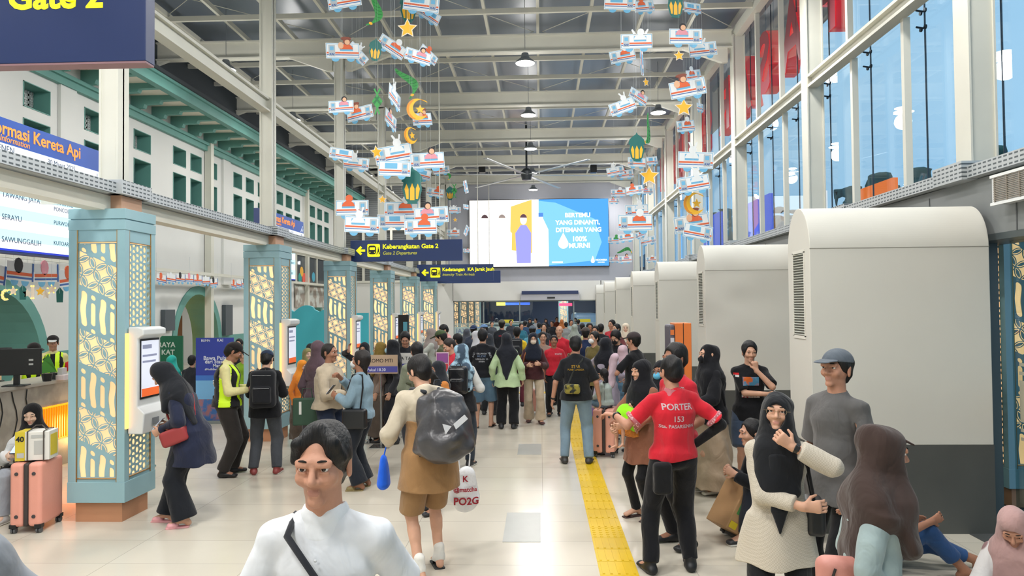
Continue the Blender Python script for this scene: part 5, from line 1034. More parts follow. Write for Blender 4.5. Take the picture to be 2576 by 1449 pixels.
# ---------------------------------------------------------------- luggage
def suitcase(loc, w_, d_, h_, c, rz, label, handle=0., studs=True, z=0):
    o = empty('suitcase', (loc[0], loc[1], z), rz, label, 'suitcase'); mm = mat('case_'+c.strip('#'), c, .42, var=.03, bump=.05, bs=60); g = .035
    for s_ in (-1, 1): sobj('shell', [BX((s_*(w_/4+g/4), 0, .06+h_/2), (w_/4-g/4, d_/2, h_/2), .035)]+[P((s_*(w_/4+.005), -d_/2+.05+.075*k, .1), (s_*(w_/4+.005), -d_/2+.05+.075*k, .1), .001) for k in ()], .008, mm, o)
    sobj('zip_band', [BX((0, 0, .06+h_/2), (g/2+.006, d_/2-.004, h_/2-.004), .02)], .007, mat('case_zip', '#3a3230', .6), o)
    if studs:
        m = MB()
        for s_ in (-1, 1):
            for zz in (.16, .06+h_-.10): m.lathe((s_*w_*.27, -d_/2-.001, zz), [(.001, -.008), (.016, -.006), (.018, 0)], 12, 'Y')
        m.build('stud', mat('stud_dark', '#3f3a3c', .4), o)
    for (sx, sy) in ((-1, -1), (1, -1), (-1, 1), (1, 1)):
        m = MB(); x, y = sx*(w_/2-.03), sy*(d_/2-.03); m.b2(x-.03, x+.03, y-.03, y+.03, .05, .085); m.b2(x-.014, x+.014, y-.01, y+.02, .025, .06); wh = m.build('wheel_fork', blk, o)
        m = MB(); m.lathe((x-.012, y, .027), [(.001, -.008), (.027, -.008), (.027, .008), (.001, .008)], 14, 'X'); m.lathe((x+.014, y, .027), [(.001, -.008), (.027, -.008), (.027, .008), (.001, .008)], 14, 'X'); m.build('wheel', mat('wheel_grey', '#55575a', .5), wh)
    if handle:
        m = MB(); zt = .06+h_
        for s_ in (-1, 1): m.cyl((s_*.08 if w_ > d_ else 0, s_*.08 if w_ <= d_ else 0, zt-.02), (s_*.08 if w_ > d_ else 0, s_*.08 if w_ <= d_ else 0, zt+handle), .008, n=8)
        m.build('telescopic_rod', mat('alu', '#9aa3a4'), o); m = MB(); a_ = (.10, .018) if w_ > d_ else (.018, .10); m.b2(-a_[0], a_[0], -a_[1], a_[1], zt+handle-.012, zt+handle+.018); m.build('grip', blk, o, bevel=.006)
    return o
p = fl(76, 1352); suitcase((-4.89, 6.98), .285, .42, .60, '#e09a88', R(8), 'coral pink hard-shell suitcase standing left of the nearest pillar')
o = empty('parcel_box', (-4.87, 6.95, .672), R(14), 'white and yellow carton numbered 40 tied on top of the pink suitcase', 'box'); MB().box((0, 0, .135), (.29, .22, .27)).build('carton', mat('carton_white', '#d9d6cf', .6, var=.03), o, bevel=.004); MB().box((-.105, 0, .135), (.084, .224, .272)).build('yellow_panel', mat('carton_yellow', '#cdb72c', .6), o); MB().box((.147, 0, .135), (.003, .16, .20)).build('yellow_panel', mat('carton_yellow', '#cdb72c'), o)
text('40', .07, fr((-.14, -.1135, .18), 'cam'), blk, o, bold=.03, ext=.001); MB().box((-.1, -.1135, .05), (.06, .002, .045)).box((.06, -.1115, .12), (.09, .002, .13)).box((.05, -.1115, .225), (.12, .002, .03)).build('printed_label', mat('label_grey', '#b4b4b0', .6), o)
b = MB(); 
for x_ in (-.04, .10): b.tube([(x_, -.118, 0), (x_, -.118, .275), (x_, 0, .285), (x_, .118, .275), (x_, .118, 0)], .006, 6)
b.tube([(-.04, -.05, .28), (.0, -.03, .32), (.05, -.02, .32), (.10, -.05, .28)], .006, 6); b.build('binding_cord', mat('cord_brown', '#4c443e', .8), o)
p = fl(1528, 1152); SC = suitcase((p.x+.0, p.y+.2), .30, .40, .60, '#d99a86', R(-14), 'coral pink suitcase with a child sitting on it beside the yellow strip', handle=.36)
suitcase((fl(1660, 1250).x+.05, 8.0), .36, .26, .5, '#8fc9a2', 0, 'mint green suitcase partly hidden behind the porter', studs=False)
suitcase((fl(1338, 1040).x, 14.3), .3, .25, .42, '#c98f80', 0, 'dull pink suitcase behind the woman in beige trousers', studs=False)
suitcase((3.0, 9.55), .5, .32, .62, '#2f3134', R(5), 'black suitcase standing behind the man with folded arms', studs=False, handle=.1)
# taped cardboard parcel, leaning
a = fl(1845, 1362); Mx = Matrix.Rotation(R(22), 3, 'Z') @ Matrix.Rotation(R(33), 3, 'Y'); o = empty('cardboard_parcel', (a.x, a.y+.12, .0), 0, 'brown taped cardboard parcel with green print leaning beside the seated man', 'box'); cz = .30
bx = MB().box((.07, 0, cz), (.23, .30, .50), M=Mx).build('carton', mat('kraft', '#b08a60', .6, var=.06, vs=4), o, bevel=.008)
m = MB(); 
for (u, v, w1, h1) in ((-.05, .15, .05, .12), (.04, .02, .1, .03), (-.06, -.05, .04, .10), (.05, .18, .05, .04), (.0, -.10, .07, .03)): m.box(V((.07, 0, cz))+Mx @ V((u, -.152, v)), (w1, .002, h1), M=Mx)
m.build('green_print', mat('print_green', '#4c8a4a', .6), o); MB().box(V((.07, 0, cz))+Mx @ V((.03, -.154, -.07)), (.09, .003, .12), M=Mx).build('address_label', mat('label_white', '#d5d5d0', .6), o); MB().box(V((.07, 0, cz))+Mx @ V((-.06, -.153, -.20)), (.08, .003, .06), M=Mx).build('yellow_sticker', mat('sticker_y', '#d0b820', .6), o)
m = MB(); m.box(V((.07, 0, cz))+Mx @ V((.085, 0, -.02)), (.012, .31, .51), M=Mx); m.build('strapping_band', mat('band_grey', '#4a4744', .6), o)
tag(sobj('orange_bundle', [P((a.x+.42, a.y+.45, .36), (a.x+.44, a.y+.45, .36), (.10, .09, .12)), P((a.x+.42, a.y+.45, .105), (a.x+.42, a.y+.45, .3), .10)], .012, mat('orange_foil', '#d98628', .25, bump=.8, bs=20), noise=.01, nf=40), 'shiny orange wrapped bundle behind the cardboard parcel', 'bundle')
o = empty('shop_window', (FX+.03, 30.3, 3.05), 0, 'upstairs shop window with colourful balloon picture behind the second pillar', 'shop window'); MB().b2(0, .04, -2.6, 2.6, 0, 1.1).build('dark_pane', mat('upper_glass', '#4c5358', .2), o); b = MB()
for y in (-2.6, -1.3, 0, 1.3, 2.6): b.b2(.03, .09, y-.04, y+.04, 0, 1.1)
b.b2(.03, .09, -2.6, 2.6, -.05, .02).b2(.03, .09, -2.6, 2.6, 1.08, 1.14).build('window_frame', steel, o)
for (y, z, r_, c_) in ((-1.9, .45, .20, '#d8a23a'), (-1.6, .2, .22, '#d85a4a'), (-1.3, .4, .18, '#3a9a5a'), (-2.1, .2, .2, '#2f8f86'), (-1.0, .15, .16, '#c8663a'), (-.4, .3, .2, '#4a9ab0')): MB().lathe((.045, y, z), [(.001, -.004), (r_, -.003), (r_, .004), (.001, .006)], 14, 'X').build('balloon_picture', mat('bal_'+c_.strip('#'), c_, .5, em=.15, emc=c_), o)
for y in (-2.2, -1.3): MB().lathe((.07, y, .78), [(.001, -.01), (.07, 0), (.001, .01)], 10, 'X').build('lit_bulb', mat('bulb_w', '#ffffff', em=5), o)
MB().b2(0, .03, -2.6, 2.6, -.95, -.1).build('mural_panel', mat('mural', '#c9ccc6', .6, c2='#9a8f84', ps=2.5), o)
# ---------------------------------------------------------------- paper decorations hung on lines from the roof
cw_ = mat('card_white', '#e8ecee', .6); cb = mat('card_blue', '#6fb6de', .55); co_ = mat('card_orange', '#e2683c', .6); cn = mat('card_navy', '#3f68ac', .6); cg = mat('card_grey', '#b9c2c8', .6); cskin = mat('card_peach', '#eab893', .6)
cy = mat('card_gold', '#f0b52e', .5, em=.08, emc='#f0b52e'); cye = mat('card_edge', '#f7e9d8', .6); cgr = mat('card_green', '#3a9a4c', .55); cgd = mat('card_green_dark', '#1f6f3c', .55); ctl = mat('card_teal', '#1f6b66', .55); cbk = mat('card_black', '#26262b', .6); cpk = mat('card_pink', '#e69aa8', .6); line_m = mat('nylon', '#cfd6da', .4)
XZ = lambda y: Matrix(((1, 0, 0, 0), (0, 0, 1, y), (0, 1, 0, 0), (0, 0, 0, 1)))
def disc(cx, cz, rx, rz=None, n=16, a0=0, a1=360): rz = rz or rx; return [(cx+rx*math.cos(R(a0+(a1-a0)*i/n)), cz+rz*math.sin(R(a0+(a1-a0)*i/n))) for i in range(n if a1-a0 == 360 else n+1)]
def card(parent, name, polys, m, y, t=.004):
    b = MB(); [b.prism(p, XZ(y), t) for p in polys]; return b.build(name, m, parent)
def both(parent, name, polys, m, d=.003):     # printed on both faces of the card
    b = MB(); [b.prism(p, XZ(-.003-d), d) for p in polys]; [b.prism(p, XZ(.003), d) for p in polys]; return b.build(name, m, parent)
def carriage(var):
    o = empty('hanging_carriage'); w, h = .42, .19
    card(o, 'card', [[(-w/2-.008, -h/2-.008), (w/2+.008, -h/2-.008), (w/2+.008, h/2+.008), (-w/2-.008, h/2+.008)]], cw_, -.003, .006)
    both(o, 'frame_line', [[(-w/2, -h/2), (w/2, -h/2), (w/2, -h/2+.006), (-w/2, -h/2+.006)], [(-w/2, h/2-.006), (w/2, h/2-.006), (w/2, h/2), (-w/2, h/2)], [(-w/2, -h/2), (-w/2+.006, -h/2), (-w/2+.006, h/2), (-w/2, h/2)], [(w/2-.006, -h/2), (w/2, -h/2), (w/2, h/2), (w/2-.006, h/2)]], cb, .001)
    s_ = -1 if 'l' in var[1] else 1
    both(o, 'orange_stripe', [[(-w/2, -.038), (w/2, -.038), (w/2, -.018), (-w/2, -.018)]], co_, .0015); both(o, 'blue_stripe', [[(-w/2, -.060), (w/2, -.060), (w/2, -.050), (-w/2, -.050)]], cn, .0015)
    both(o, 'window', [rrect(.17, .075, .006, 2, cx=-s_*.05, cy=.035)], cb, .002); both(o, 'door', [rrect(.085, .15, .006, 2, cx=s_*.14, cy=0)], cg, .0018); both(o, 'door_window', [rrect(.05, .05, .004, 2, cx=s_*.14, cy=.03)], cb, .003)
    me = text_mesh('KAI', .040, fr((s_*.14-.034, -.0075, -.060), 'cam'), ext=.0005, bold=.03, shear=.2); ob = link('logo', me, cn, o)
    for x in (-.10, .10): card(o, 'wheel', [disc(x-.028, -h/2-.008, .032, a0=180, n=8), disc(x+.028, -h/2-.008, .032, a0=180, n=8)] if 0 else [disc(x, -h/2-.006, .052, .045, 12, 180, 360)], cb, -.003, .006)
    # plain rider shape
    cx = -s_*.05; v = var[0]; cols = {'orange': (co_, co_), 'white': (cw_, cw_), 'red': (co_, cw_), 'pink': (cpk, cbk), 'brown': (co_, mat('card_brown', '#8a4a3a', .6)), 'black': (cpk, cbk), 'green': (cgr, cgr), 'none': None}[v]
    if cols:
        y0 = -.006; card(o, 'rider', [disc(cx, .02, .085, .075, 12, 0, 180)], cols[0], y0-.001, .014)
        card(o, 'rider_head', [disc(cx+.01, .125, .048, .05)], cols[1], y0-.002, .012)
        if v in ('brown', 'black', 'pink'): card(o, 'rider_head', [disc(cx+.015, .115, .034, .036)], cskin, y0-.003, .002)
        if v == 'brown': card(o, 'rider_hat', [disc(cx, .165, .07, .022)], cols[1], y0-.003, .014); card(o, 'rider', [disc(cx-.07, .07, .035, .045)], cskin, y0-.004, .003)
        if v == 'white' : card(o, 'rider_arm', [[(cx-.07, .05), (cx-.12, .16), (cx-.10, .17), (cx-.03, .07)], [(cx+.07, .05), (cx+.12, .16), (cx+.10, .17), (cx+.03, .07)]] if 'u' in var[1] else [[(cx-.02, .16), (cx-.05, .22), (cx-.025, .225), (cx+.005, .17)], [(cx+.03, .16), (cx+.045, .225), (cx+.065, .22), (cx+.05, .16)]], cw_, y0+.002, .006)
    return o
def star():
    o = empty('hanging_star'); pts = lambda r: [((r if i % 2 == 0 else r*.48)*math.sin(math.pi*i/5), (r if i % 2 == 0 else r*.48)*math.cos(math.pi*i/5)) for i in range(10)]
    card(o, 'card', [pts(.125)], cye, -.003, .006); both(o, 'gold_face', [pts(.105)], cy, .002); return o
def moon():
    o = empty('hanging_moon'); out = disc(0, 0, .16, .16, 20, 50, 320)+[(x+.06, z+.02) for x, z in reversed(disc(0, 0, .125, .125, 20, 40, 325))]
    card(o, 'card', [out], cy, -.003, .008); st = [((.07 if i % 2 == 0 else .033)*math.sin(math.pi*i/5)+.04, (.07 if i % 2 == 0 else .033)*math.cos(math.pi*i/5)) for i in range(10)]; card(o, 'star', [st], cy, -.005, .010); card(o, 'shade', [disc(0, 0, .16, .16, 12, 120, 250)+[(x+.03, z) for x, z in reversed(disc(0, 0, .15, .15, 12, 120, 250))]], mat('card_amber', '#e0922c', .5), -.005, .002); return o
def lantern():
    o = empty('hanging_lantern'); body = [(0, .20), (.015, .17), (.05, .15), (.09, .11), (.10, .07), (.105, .055), (.085, .04), (.095, -.03), (.07, -.12), (.045, -.15), (.05, -.165), (-.05, -.165), (-.045, -.15), (-.07, -.12), (-.095, -.03), (-.085, .04), (-.105, .055), (-.10, .07), (-.09, .11), (-.05, .15), (-.015, .17)]
    card(o, 'card', [body], ctl, -.003, .006); both(o, 'golden_window', [[(-.075, -.02), (-.055, .03), (-.035, -.02), (-.035, -.12), (-.055, -.12)], [(-.022, -.02), (0, .035), (.022, -.02), (.022, -.13), (-.022, -.13)], [(.035, -.02), (.055, .03), (.075, -.02), (.055, -.12), (.035, -.12)]], cy, .002); return o
def ketupat():
    o = empty('hanging_rice_cake'); card(o, 'card', [[(0, .10), (.07, 0), (0, -.10), (-.07, 0)]], cgr, -.003, .006); both(o, 'weave', [[(-.035, .05), (-.02, .07), (.055, -.03), (.035, -.05)], [(-.055, -.02), (-.035, -.04), (.03, .05), (.015, .07)]], cgd, .001); card(o, 'leaf_tail', [[(-.01, .09), (-.05, .16), (-.03, .17), (.0, .11), (.03, .17), (.05, .16), (.01, .09)], [(-.01, -.09), (-.04, -.17), (-.02, -.17), (0, -.11), (.02, -.17), (.04, -.17), (.01, -.09)]], cgr, -.002, .004); return o
def ribbon():
    o = empty('hanging_green_ribbon'); b = MB(); n = 22; L_ = []
    for i in range(n+1):
        t = i/n; x = .13*math.sin(t*4.2-1.2)-.02; z = .25-.5*t; wd = .018+.055*math.sin(math.pi*min(1, t*1.15))**1.2; L_.append((x, z, wd))
    pts = [(x-w_, z) for x, z, w_ in L_]+[(x+w_, z) for x, z, w_ in reversed(L_)]
    for i in range(n):
        (x0, z0, w0), (x1, z1, w1) = L_[i], L_[i+1]; b.add([(x0-w0, -.003, z0), (x0+w0, -.003, z0), (x1+w1, -.003, z1), (x1-w1, -.003, z1), (x0-w0, .003, z0), (x0+w0, .003, z0), (x1+w1, .003, z1), (x1-w1, .003, z1)], [(0, 1, 2, 3), (7, 6, 5, 4), (0, 3, 7, 4), (1, 5, 6, 2)])
    b.build('card', cgr, o); b = MB()
    for i in range(2, n-4, 2): x, z, w_ = L_[i]; b.prism([(x-w_*.8, z), (x, z-.015), (x+w_*.8, z), (x+w_*.8, z+.006), (x, z-.008), (x-w_*.8, z+.006)], XZ(-.006), .012)
    b.build('scale_mark', cgd, o); card(o, 'yellow_tip', [disc(L_[-3][0], L_[-3][1], .03, .02, 8)], cy, -.006, .012); return o
PROTO = {}
def hang(kind, cx, cy_, size, Y, roll=0, yaw=0, desc='', var=('none', ''), zt=8.49, group=None):
    key = (kind, var) if kind == 'C' else kind; f = {'C': lambda: carriage(var), 'S': star, 'M': moon, 'L': lantern, 'K': ketupat, 'G': ribbon}[kind]
    first = key not in PROTO
    if first: PROTO[key] = f()
    o = PROTO[key] if first else copy_tree(PROTO[key]); nat = {'C': .43, 'S': .25, 'M': .32, 'L': .21, 'K': .14, 'G': .5}[kind]; p = at(cx, cy_, Y); s = 1.06*size*Y/F/nat
    for c in list(o.children):
        if c.name.startswith('hanging_line'): bpy.data.objects.remove(c)
    o.location = p; o.rotation_euler = (0, -R(roll), R(yaw)); o.scale = (s, s, s)
    ph = {'C': 'empty carriage cutout' if var[0] == 'none' else f'carriage cutout with {var[0]} rider', 'S': 'gold paper star', 'M': 'gold crescent moon cutout with star', 'L': 'teal and gold paper lantern', 'K': 'green woven rice cake cutout', 'G': 'curling green ribbon cutout'}[kind]
    tag(o, ph+' '+desc, 'decoration', group)
    top = {'C': .09, 'S': .12, 'M': .14, 'L': .19, 'K': .15, 'G': .24}[kind]; Mi = (Matrix.Translation(p) @ o.rotation_euler.to_matrix().to_4x4() @ Matrix.Scale(s, 4)).inverted()
    b = MB(); a = V((0, .0, top)); e = Mi @ V((p.x+.02, p.y, max(zt, p.z+.4))); b.cyl(a, e, (.0006)/s, n=4, cap=False); b.build('hanging_line', line_m, o)
NL, NR = 'in the near left cluster', 'in the near right cluster'
T = [('C', 866, 0, 80, 8, 0, NL+', cut by the picture top', ('none', 'l')), ('C', 1060, 8, 85, -5, 10, NL+', upper right, over the star', ('none', '')), ('C', 1078, 36, 60, -25, 30, NL+', tilted down beside the top lantern', ('none', 'l')), ('G', 940, 25, 80, -25, 0, NL+', at its very top'), ('L', 1027, 22, 42, 0, 20, NL+', behind the top carriages'), ('S', 1025, 72, 50, 0, 0, NL+', large, near the top'),
 ('C', 862, 128, 78, 3, 15, NL+', topmost at its left edge', ('brown', 'l')), ('C', 900, 135, 55, -40, 40, NL+', steeply tilted at the upper left', ('white', '')), ('L', 944, 127, 32, -4, 20, NL+', small one beside the tilted carriage'), ('C', 986, 118, 68, -28, 25, NL+', left of the big star', ('red', 'l')), ('C', 1052, 142, 62, -12, 20, NL+', under the big star', ('pink', 'l')), ('C', 1078, 138, 52, -30, 45, NL+', right below the big star', ('orange', '')),
 ('G', 1024, 208, 78, 10, 0, NL+', halfway up'), ('C', 858, 268, 60, 2, 0, NL+', at the left, second row', ('pink', 'l')), ('C', 905, 285, 66, 10, -10, NL+', second row, tilted up', ('brown', '')), ('K', 949, 255, 26, 0, 0, NL), ('C', 993, 246, 80, -10, 82, NL+', upper edge-on one', ('white', '')), ('C', 983, 302, 70, -10, 80, NL+', lower edge-on one', ('pink', '')), ('M', 1050, 275, 52, 0, 10, NL+', upper one'), ('C', 1062, 300, 60, 12, 50, NL+', behind the upper moon', ('brown', 'l')), ('M', 1033, 341, 40, 10, 50, NL+', lower one'),
 ('C', 858, 387, 54, -8, 10, NL+', third row, far left', ('none', 'l')), ('C', 896, 411, 60, -6, 5, NL+', third row, lower left', ('white', '')), ('S', 947, 383, 34, 10, 40, NL+', middle height, half turned'), ('C', 990, 388, 88, 9, 0, NL+', large one in the centre', ('white', 'l')), ('C', 993, 424, 76, -3, 0, NL+', just under the large white rider', ('none', '')), ('C', 1075, 404, 80, 4, 10, NL+', third row, far right', ('black', 'l')), ('C', 1056, 436, 52, -14, 10, NL+', low behind the third row', ('none', 'l')), ('L', 1037, 470, 52, 0, 0, NL+', big one in the middle'),
 ('C', 886, 523, 78, 0, 0, NL+', bottom left, upper', ('orange', '')), ('C', 911, 565, 82, -3, 5, NL+', lowest of all', ('white', '')), ('S', 962, 502, 22, 0, 0, NL+', smallest star'), ('C', 1010, 528, 82, 0, 0, NL+', bottom centre', ('red', 'l')), ('C', 1085, 541, 80, 4, 8, NL+', bottom right', ('black', '')), ('C', 985, 556, 66, 2, 20, NL+', bottom, behind the centre one', ('none', 'l')), ('C', 1058, 570, 76, 2, 10, NL+', bottom, low right', ('orange', 'l')),
 ('C', 1560, 6, 74, -3, 0, NR+', cut by the picture top', ('none', '')), ('C', 1620, 16, 56, 12, 25, NR+', beside the topmost one', ('orange', '')), ('L', 1699, 10, 42, 0, 10, NR+', at its very top'), ('C', 1742, 20, 50, 4, 30, NR+', right of the top lantern', ('none', '')), ('C', 1601, 104, 74, 0, 0, NR+', waving arms, top left', ('white', 'lu')), ('C', 1566, 141, 62, 12, 10, NR+', lower left of the waving rider', ('red', 'l')), ('C', 1615, 157, 60, -80, 70, NR+', hanging on end below the waving rider', ('none', '')),
 ('C', 1725, 92, 78, 0, 5, NR+', top right', ('black', '')), ('C', 1768, 124, 68, 8, 10, NR+', at the right edge', ('white', 'u')), ('S', 1708, 140, 28, 5, 10, NR+', small, upper'), ('C', 1730, 222, 84, 10, 0, NR+', large one under the small star', ('brown', '')), ('C', 1745, 190, 54, 14, 40, NR+', behind the large brown-hatted rider', ('red', '')), ('C', 1566, 268, 62, 20, 5, NR+', left edge, tilted up', ('white', 'l')), ('C', 1606, 243, 52, -22, 30, NR+', tilted down, left half', ('black', 'l')), ('S', 1625, 207, 22, 12, 40, NR+', half turned, left half'), ('S', 1720, 271, 46, 0, 0, NR+', large, middle height'), ('C', 1761, 270, 38, 6, 55, NR+', turned away beside the large star', ('white', '')),
 ('G', 1628, 330, 78, -40, 60, NR), ('C', 1725, 317, 54, 10, 30, NR+', below the large star', ('red', 'l')), ('L', 1602, 373, 40, 0, 5, NR+', big one in the left half'), ('C', 1602, 408, 46, 0, 20, NR+', behind the big lantern', ('none', 'l')), ('C', 1640, 404, 38, 10, 40, NR+', right of the big lantern', ('none', '')), ('S', 1633, 443, 50, 0, 0, NR+', brightest, left half'), ('C', 1750, 403, 82, -3, 0, NR+', right half, third from bottom', ('white', '')), ('C', 1745, 462, 76, 10, 8, NR+', right half, second from bottom', ('white', 'l')), ('C', 1598, 560, 80, 0, 0, NR+', bottom left', ('red', 'l')), ('C', 1602, 530, 60, 4, 20, NR+', just above the bottom left one', ('white', 'l')), ('M', 1746, 512, 52, 0, 10, NR), ('C', 1740, 562, 82, 8, 0, NR+', bottom right', ('brown', 'l')), ('C', 1756, 583, 70, -10, 10, NR+', lowest, behind the bottom right one', ('none', ''))]
for i, r_ in enumerate(T):
    kind, cx, cy_, sz, ro, ya, de = r_[:7]; Y = 9.6+.35*((i*7) % 5)/2-.3
    hang(kind, cx, cy_, sz, Y, ro, ya, de, r_[7] if len(r_) > 7 else ('none', ''), group='near hanging decorations')
FL_, FR_ = 'in the far left cluster', 'in the far right cluster'
T2 = [('C', 1110, 428, 38, 5, 0, FL_+', topmost', ('red', '')), ('G', 1126, 440, 26, 0, 0, FL_), ('C', 1095, 484, 40, -10, 0, FL_+', left edge', ('orange', 'l')), ('L', 1132, 487, 20, 0, 0, FL_), ('K', 1143, 480, 14, 0, 0, FL_), ('C', 1144, 528, 28, 0, 10, FL_+', beside the video wall', ('white', 'u')), ('S', 1145, 553, 12, 0, 0, FL_), ('C', 1140, 585, 30, 0, 10, FL_+', low, over the green one', ('red', 'l')), ('C', 1112, 610, 30, 0, 0, FL_+', lowest', ('white', '')), ('C', 1172, 470, 30, -70, 60, FL_+', upper edge-on one', ('none', '')), ('C', 1172, 520, 22, 0, 60, FL_+', middle edge-on one', ('none', 'l')), ('C', 1173, 580, 26, 60, 60, FL_+', lower edge-on one', ('none', '')), ('C', 1174, 630, 18, 0, 30, FL_+', below the edge-on ones', ('pink', 'l')),
 ('C', 1548, 430, 42, 12, 10, FR_+', topmost', ('white', '')), ('C', 1572, 438, 40, 5, 0, FR_+', second from the top', ('orange', '')), ('C', 1555, 485, 34, 0, 0, FR_+', red one on the left', ('red', 'l')), ('C', 1596, 478, 40, 8, 0, FR_+', middle row, centre', ('orange', '')), ('C', 1628, 480, 30, 5, 20, FR_+', middle row, right', ('black', '')), ('C', 1545, 505, 24, 0, 0, FR_+', small, by the screen edge', ('pink', '')), ('C', 1546, 603, 30, 0, 0, FR_+', green rider, low left', ('green', 'l')), ('C', 1575, 597, 36, 6, 0, FR_+', low centre', ('orange', 'l')), ('C', 1610, 590, 28, 20, 20, FR_+', low right, tilted', ('red', 'l')), ('C', 1630, 605, 36, 12, 0, FR_+', low right, behind', ('white', '')), ('C', 1547, 652, 26, 0, 0, FR_+', lowest left', ('black', 'l')), ('C', 1572, 652, 32, 2, 0, FR_+', lowest centre', ('pink', 'l')), ('G', 1573, 632, 34, 70, 0, FR_), ('C', 1638, 652, 24, 6, 0, FR_+', lowest right', ('red', 'l'))]
for i, r_ in enumerate(T2):
    kind, cx, cy_, sz, ro, ya, de = r_[:7]; hang(kind, cx, cy_, sz, 22+.4*((i*5) % 4), ro, ya, de, r_[7] if len(r_) > 7 else ('none', ''), group='far hanging decorations')
# garlands of carriages above the counter and along the facade
def garland(p0, p1, n, sag, s, label, X):
    a, b_ = V(p0), V(p1); d = (b_-a); rz = math.atan2(d.y, d.x); o = empty('carriage_garland', a, 0, label, 'decoration'); hs_ = ['orange', 'white', 'black', 'pink']
    for i in range(n):
        t = (i+.5)/n; p = d*t+V((0, 0, sag*4*(t-.5)**2*-1+0)); m = MB(); M4 = Matrix.Translation(p) @ Matrix.Rotation(rz, 4, 'Z') @ Matrix.Rotation(-(sag*8*(t-.5)*-1)/d.length*-1, 4, 'Y'); w_ = d.length/n*.96
        m.prism([(-w_/2, -s*.5), (w_/2, -s*.5), (w_/2, s*.5), (-w_/2, s*.5)], M4 @ XZ(0), .006); c = m.build('carriage', cw_, o)
        for (z0, z1, mm) in ((-.22, -.05, co_), (-.40, -.30, cn)):
            m = MB(); m.prism([(-w_/2, s*z0), (w_/2, s*z0), (w_/2, s*z1), (-w_/2, s*z1)], M4 @ XZ(-.004), .004); m.build('stripe', mm, c)
        m = MB(); m.prism([(w_/2-.03*w_-.01, -s*.5), (w_/2, -s*.5), (w_/2, s*.5), (w_/2-.03*w_-.01, s*.5)], M4 @ XZ(-.005), .004); m.build('carriage_end', cn, c)
        m = MB(); m.prism(disc(-w_*.2, -s*.5, s*.28, s*.28, 10, 180, 360), M4 @ XZ(0), .006); m.prism(disc(w_*.2, -s*.5, s*.28, s*.28, 10, 180, 360), M4 @ XZ(0), .006); m.build('wheel_arch', cb, c)
        m = MB(); m.prism(disc(-w_*.08, s*.3, s*.32, s*.42, 12), M4 @ XZ(-.004), .012); m.build('rider', [co_, cw_, cbk, cpk][i % 4], c)
    m = MB(); 
    for t in (0, .5, 1): q_ = d*t; m.cyl(q_+V((0, 0, -.1 if t != .5 else 0)), q_+V((0, .0, .55)), .003, n=4)
    m.build('hanging_line', line_m, o)
garland((-5.55, 6.6, 2.52), (-5.55, 9.1, 2.52), 6, .16, .20, 'large train carriage garland over the service counter', 0)
garland((FX+.35, 17.0, 2.88), (FX+.35, 20.3, 2.88), 7, .08, .20, 'small train carriage garland above the first visible arch', 0); garland((FX+.35, 21.2, 2.88), (FX+.35, 24.6, 2.88), 9, .10, .2, 'small train carriage garland above the second arch', 0)
led = mat('fairy_light', '#000000', 1, em=5, emc='#ffc83c')
for i, (px, py, k, lit) in enumerate(((14, 742, 'moon', 1), (33, 732, 'star', 1), (57, 738, 'lantern', 0), (68, 738, 'star', 0), (82, 735, 'strip', 1), (101, 733, 'star', 2), (115, 741, 'star', 0), (130, 728, 'star', 1), (150, 745, 'lantern', 0))):
    p = at(px, py, 8.0); o = empty('hanging_light', p, 0, f'{("twinkling", "golden")[0 if lit == 1 else 1]} {k} over the counter, {("first", "second", "third", "fourth", "fifth", "sixth", "seventh", "eighth", "ninth")[i]} from the left', 'decoration', 'small ornaments over the counter')
    if k == 'star': pts = [((.055 if q_ % 2 == 0 else .027)*math.sin(math.pi*q_/5), (.055 if q_ % 2 == 0 else .027)*math.cos(math.pi*q_/5)) for q_ in range(10)]
    elif k == 'moon': pts = disc(0, 0, .055, .065, 12, 60, 300)+[(x+.018, z) for x, z in reversed(disc(0, 0, .045, .050, 12, 62, 298))]
    elif k == 'strip': pts = [(-.018, -.08), (.018, -.08), (.018, .08), (-.018, .08)]
    else: pts = [(0, .10), (.04, .05), (.035, -.07), (-.035, -.07), (-.04, .05)]
    card(o, 'card', [pts], ctl if k == 'lantern' else (cy if lit == 2 else cye), 0, .005); m = MB()
    if lit == 1:
        for (x, z) in pts[::(1 if k == 'strip' else 2)]: m.lathe((x*.85, -.005, z*.85), [(.001, -.006), (.008, 0), (.001, .006)], 6)
        m.build('bulb', led, o)
    MB().cyl((0, 0, .03), (0, 0, 2.9-p.z), .0015, n=4).build('hanging_line', line_m, o)
struct('beam_garland', MB().b2(-5.6, -5.5, 5.5, 9.6, 2.9, 3.0), steel)
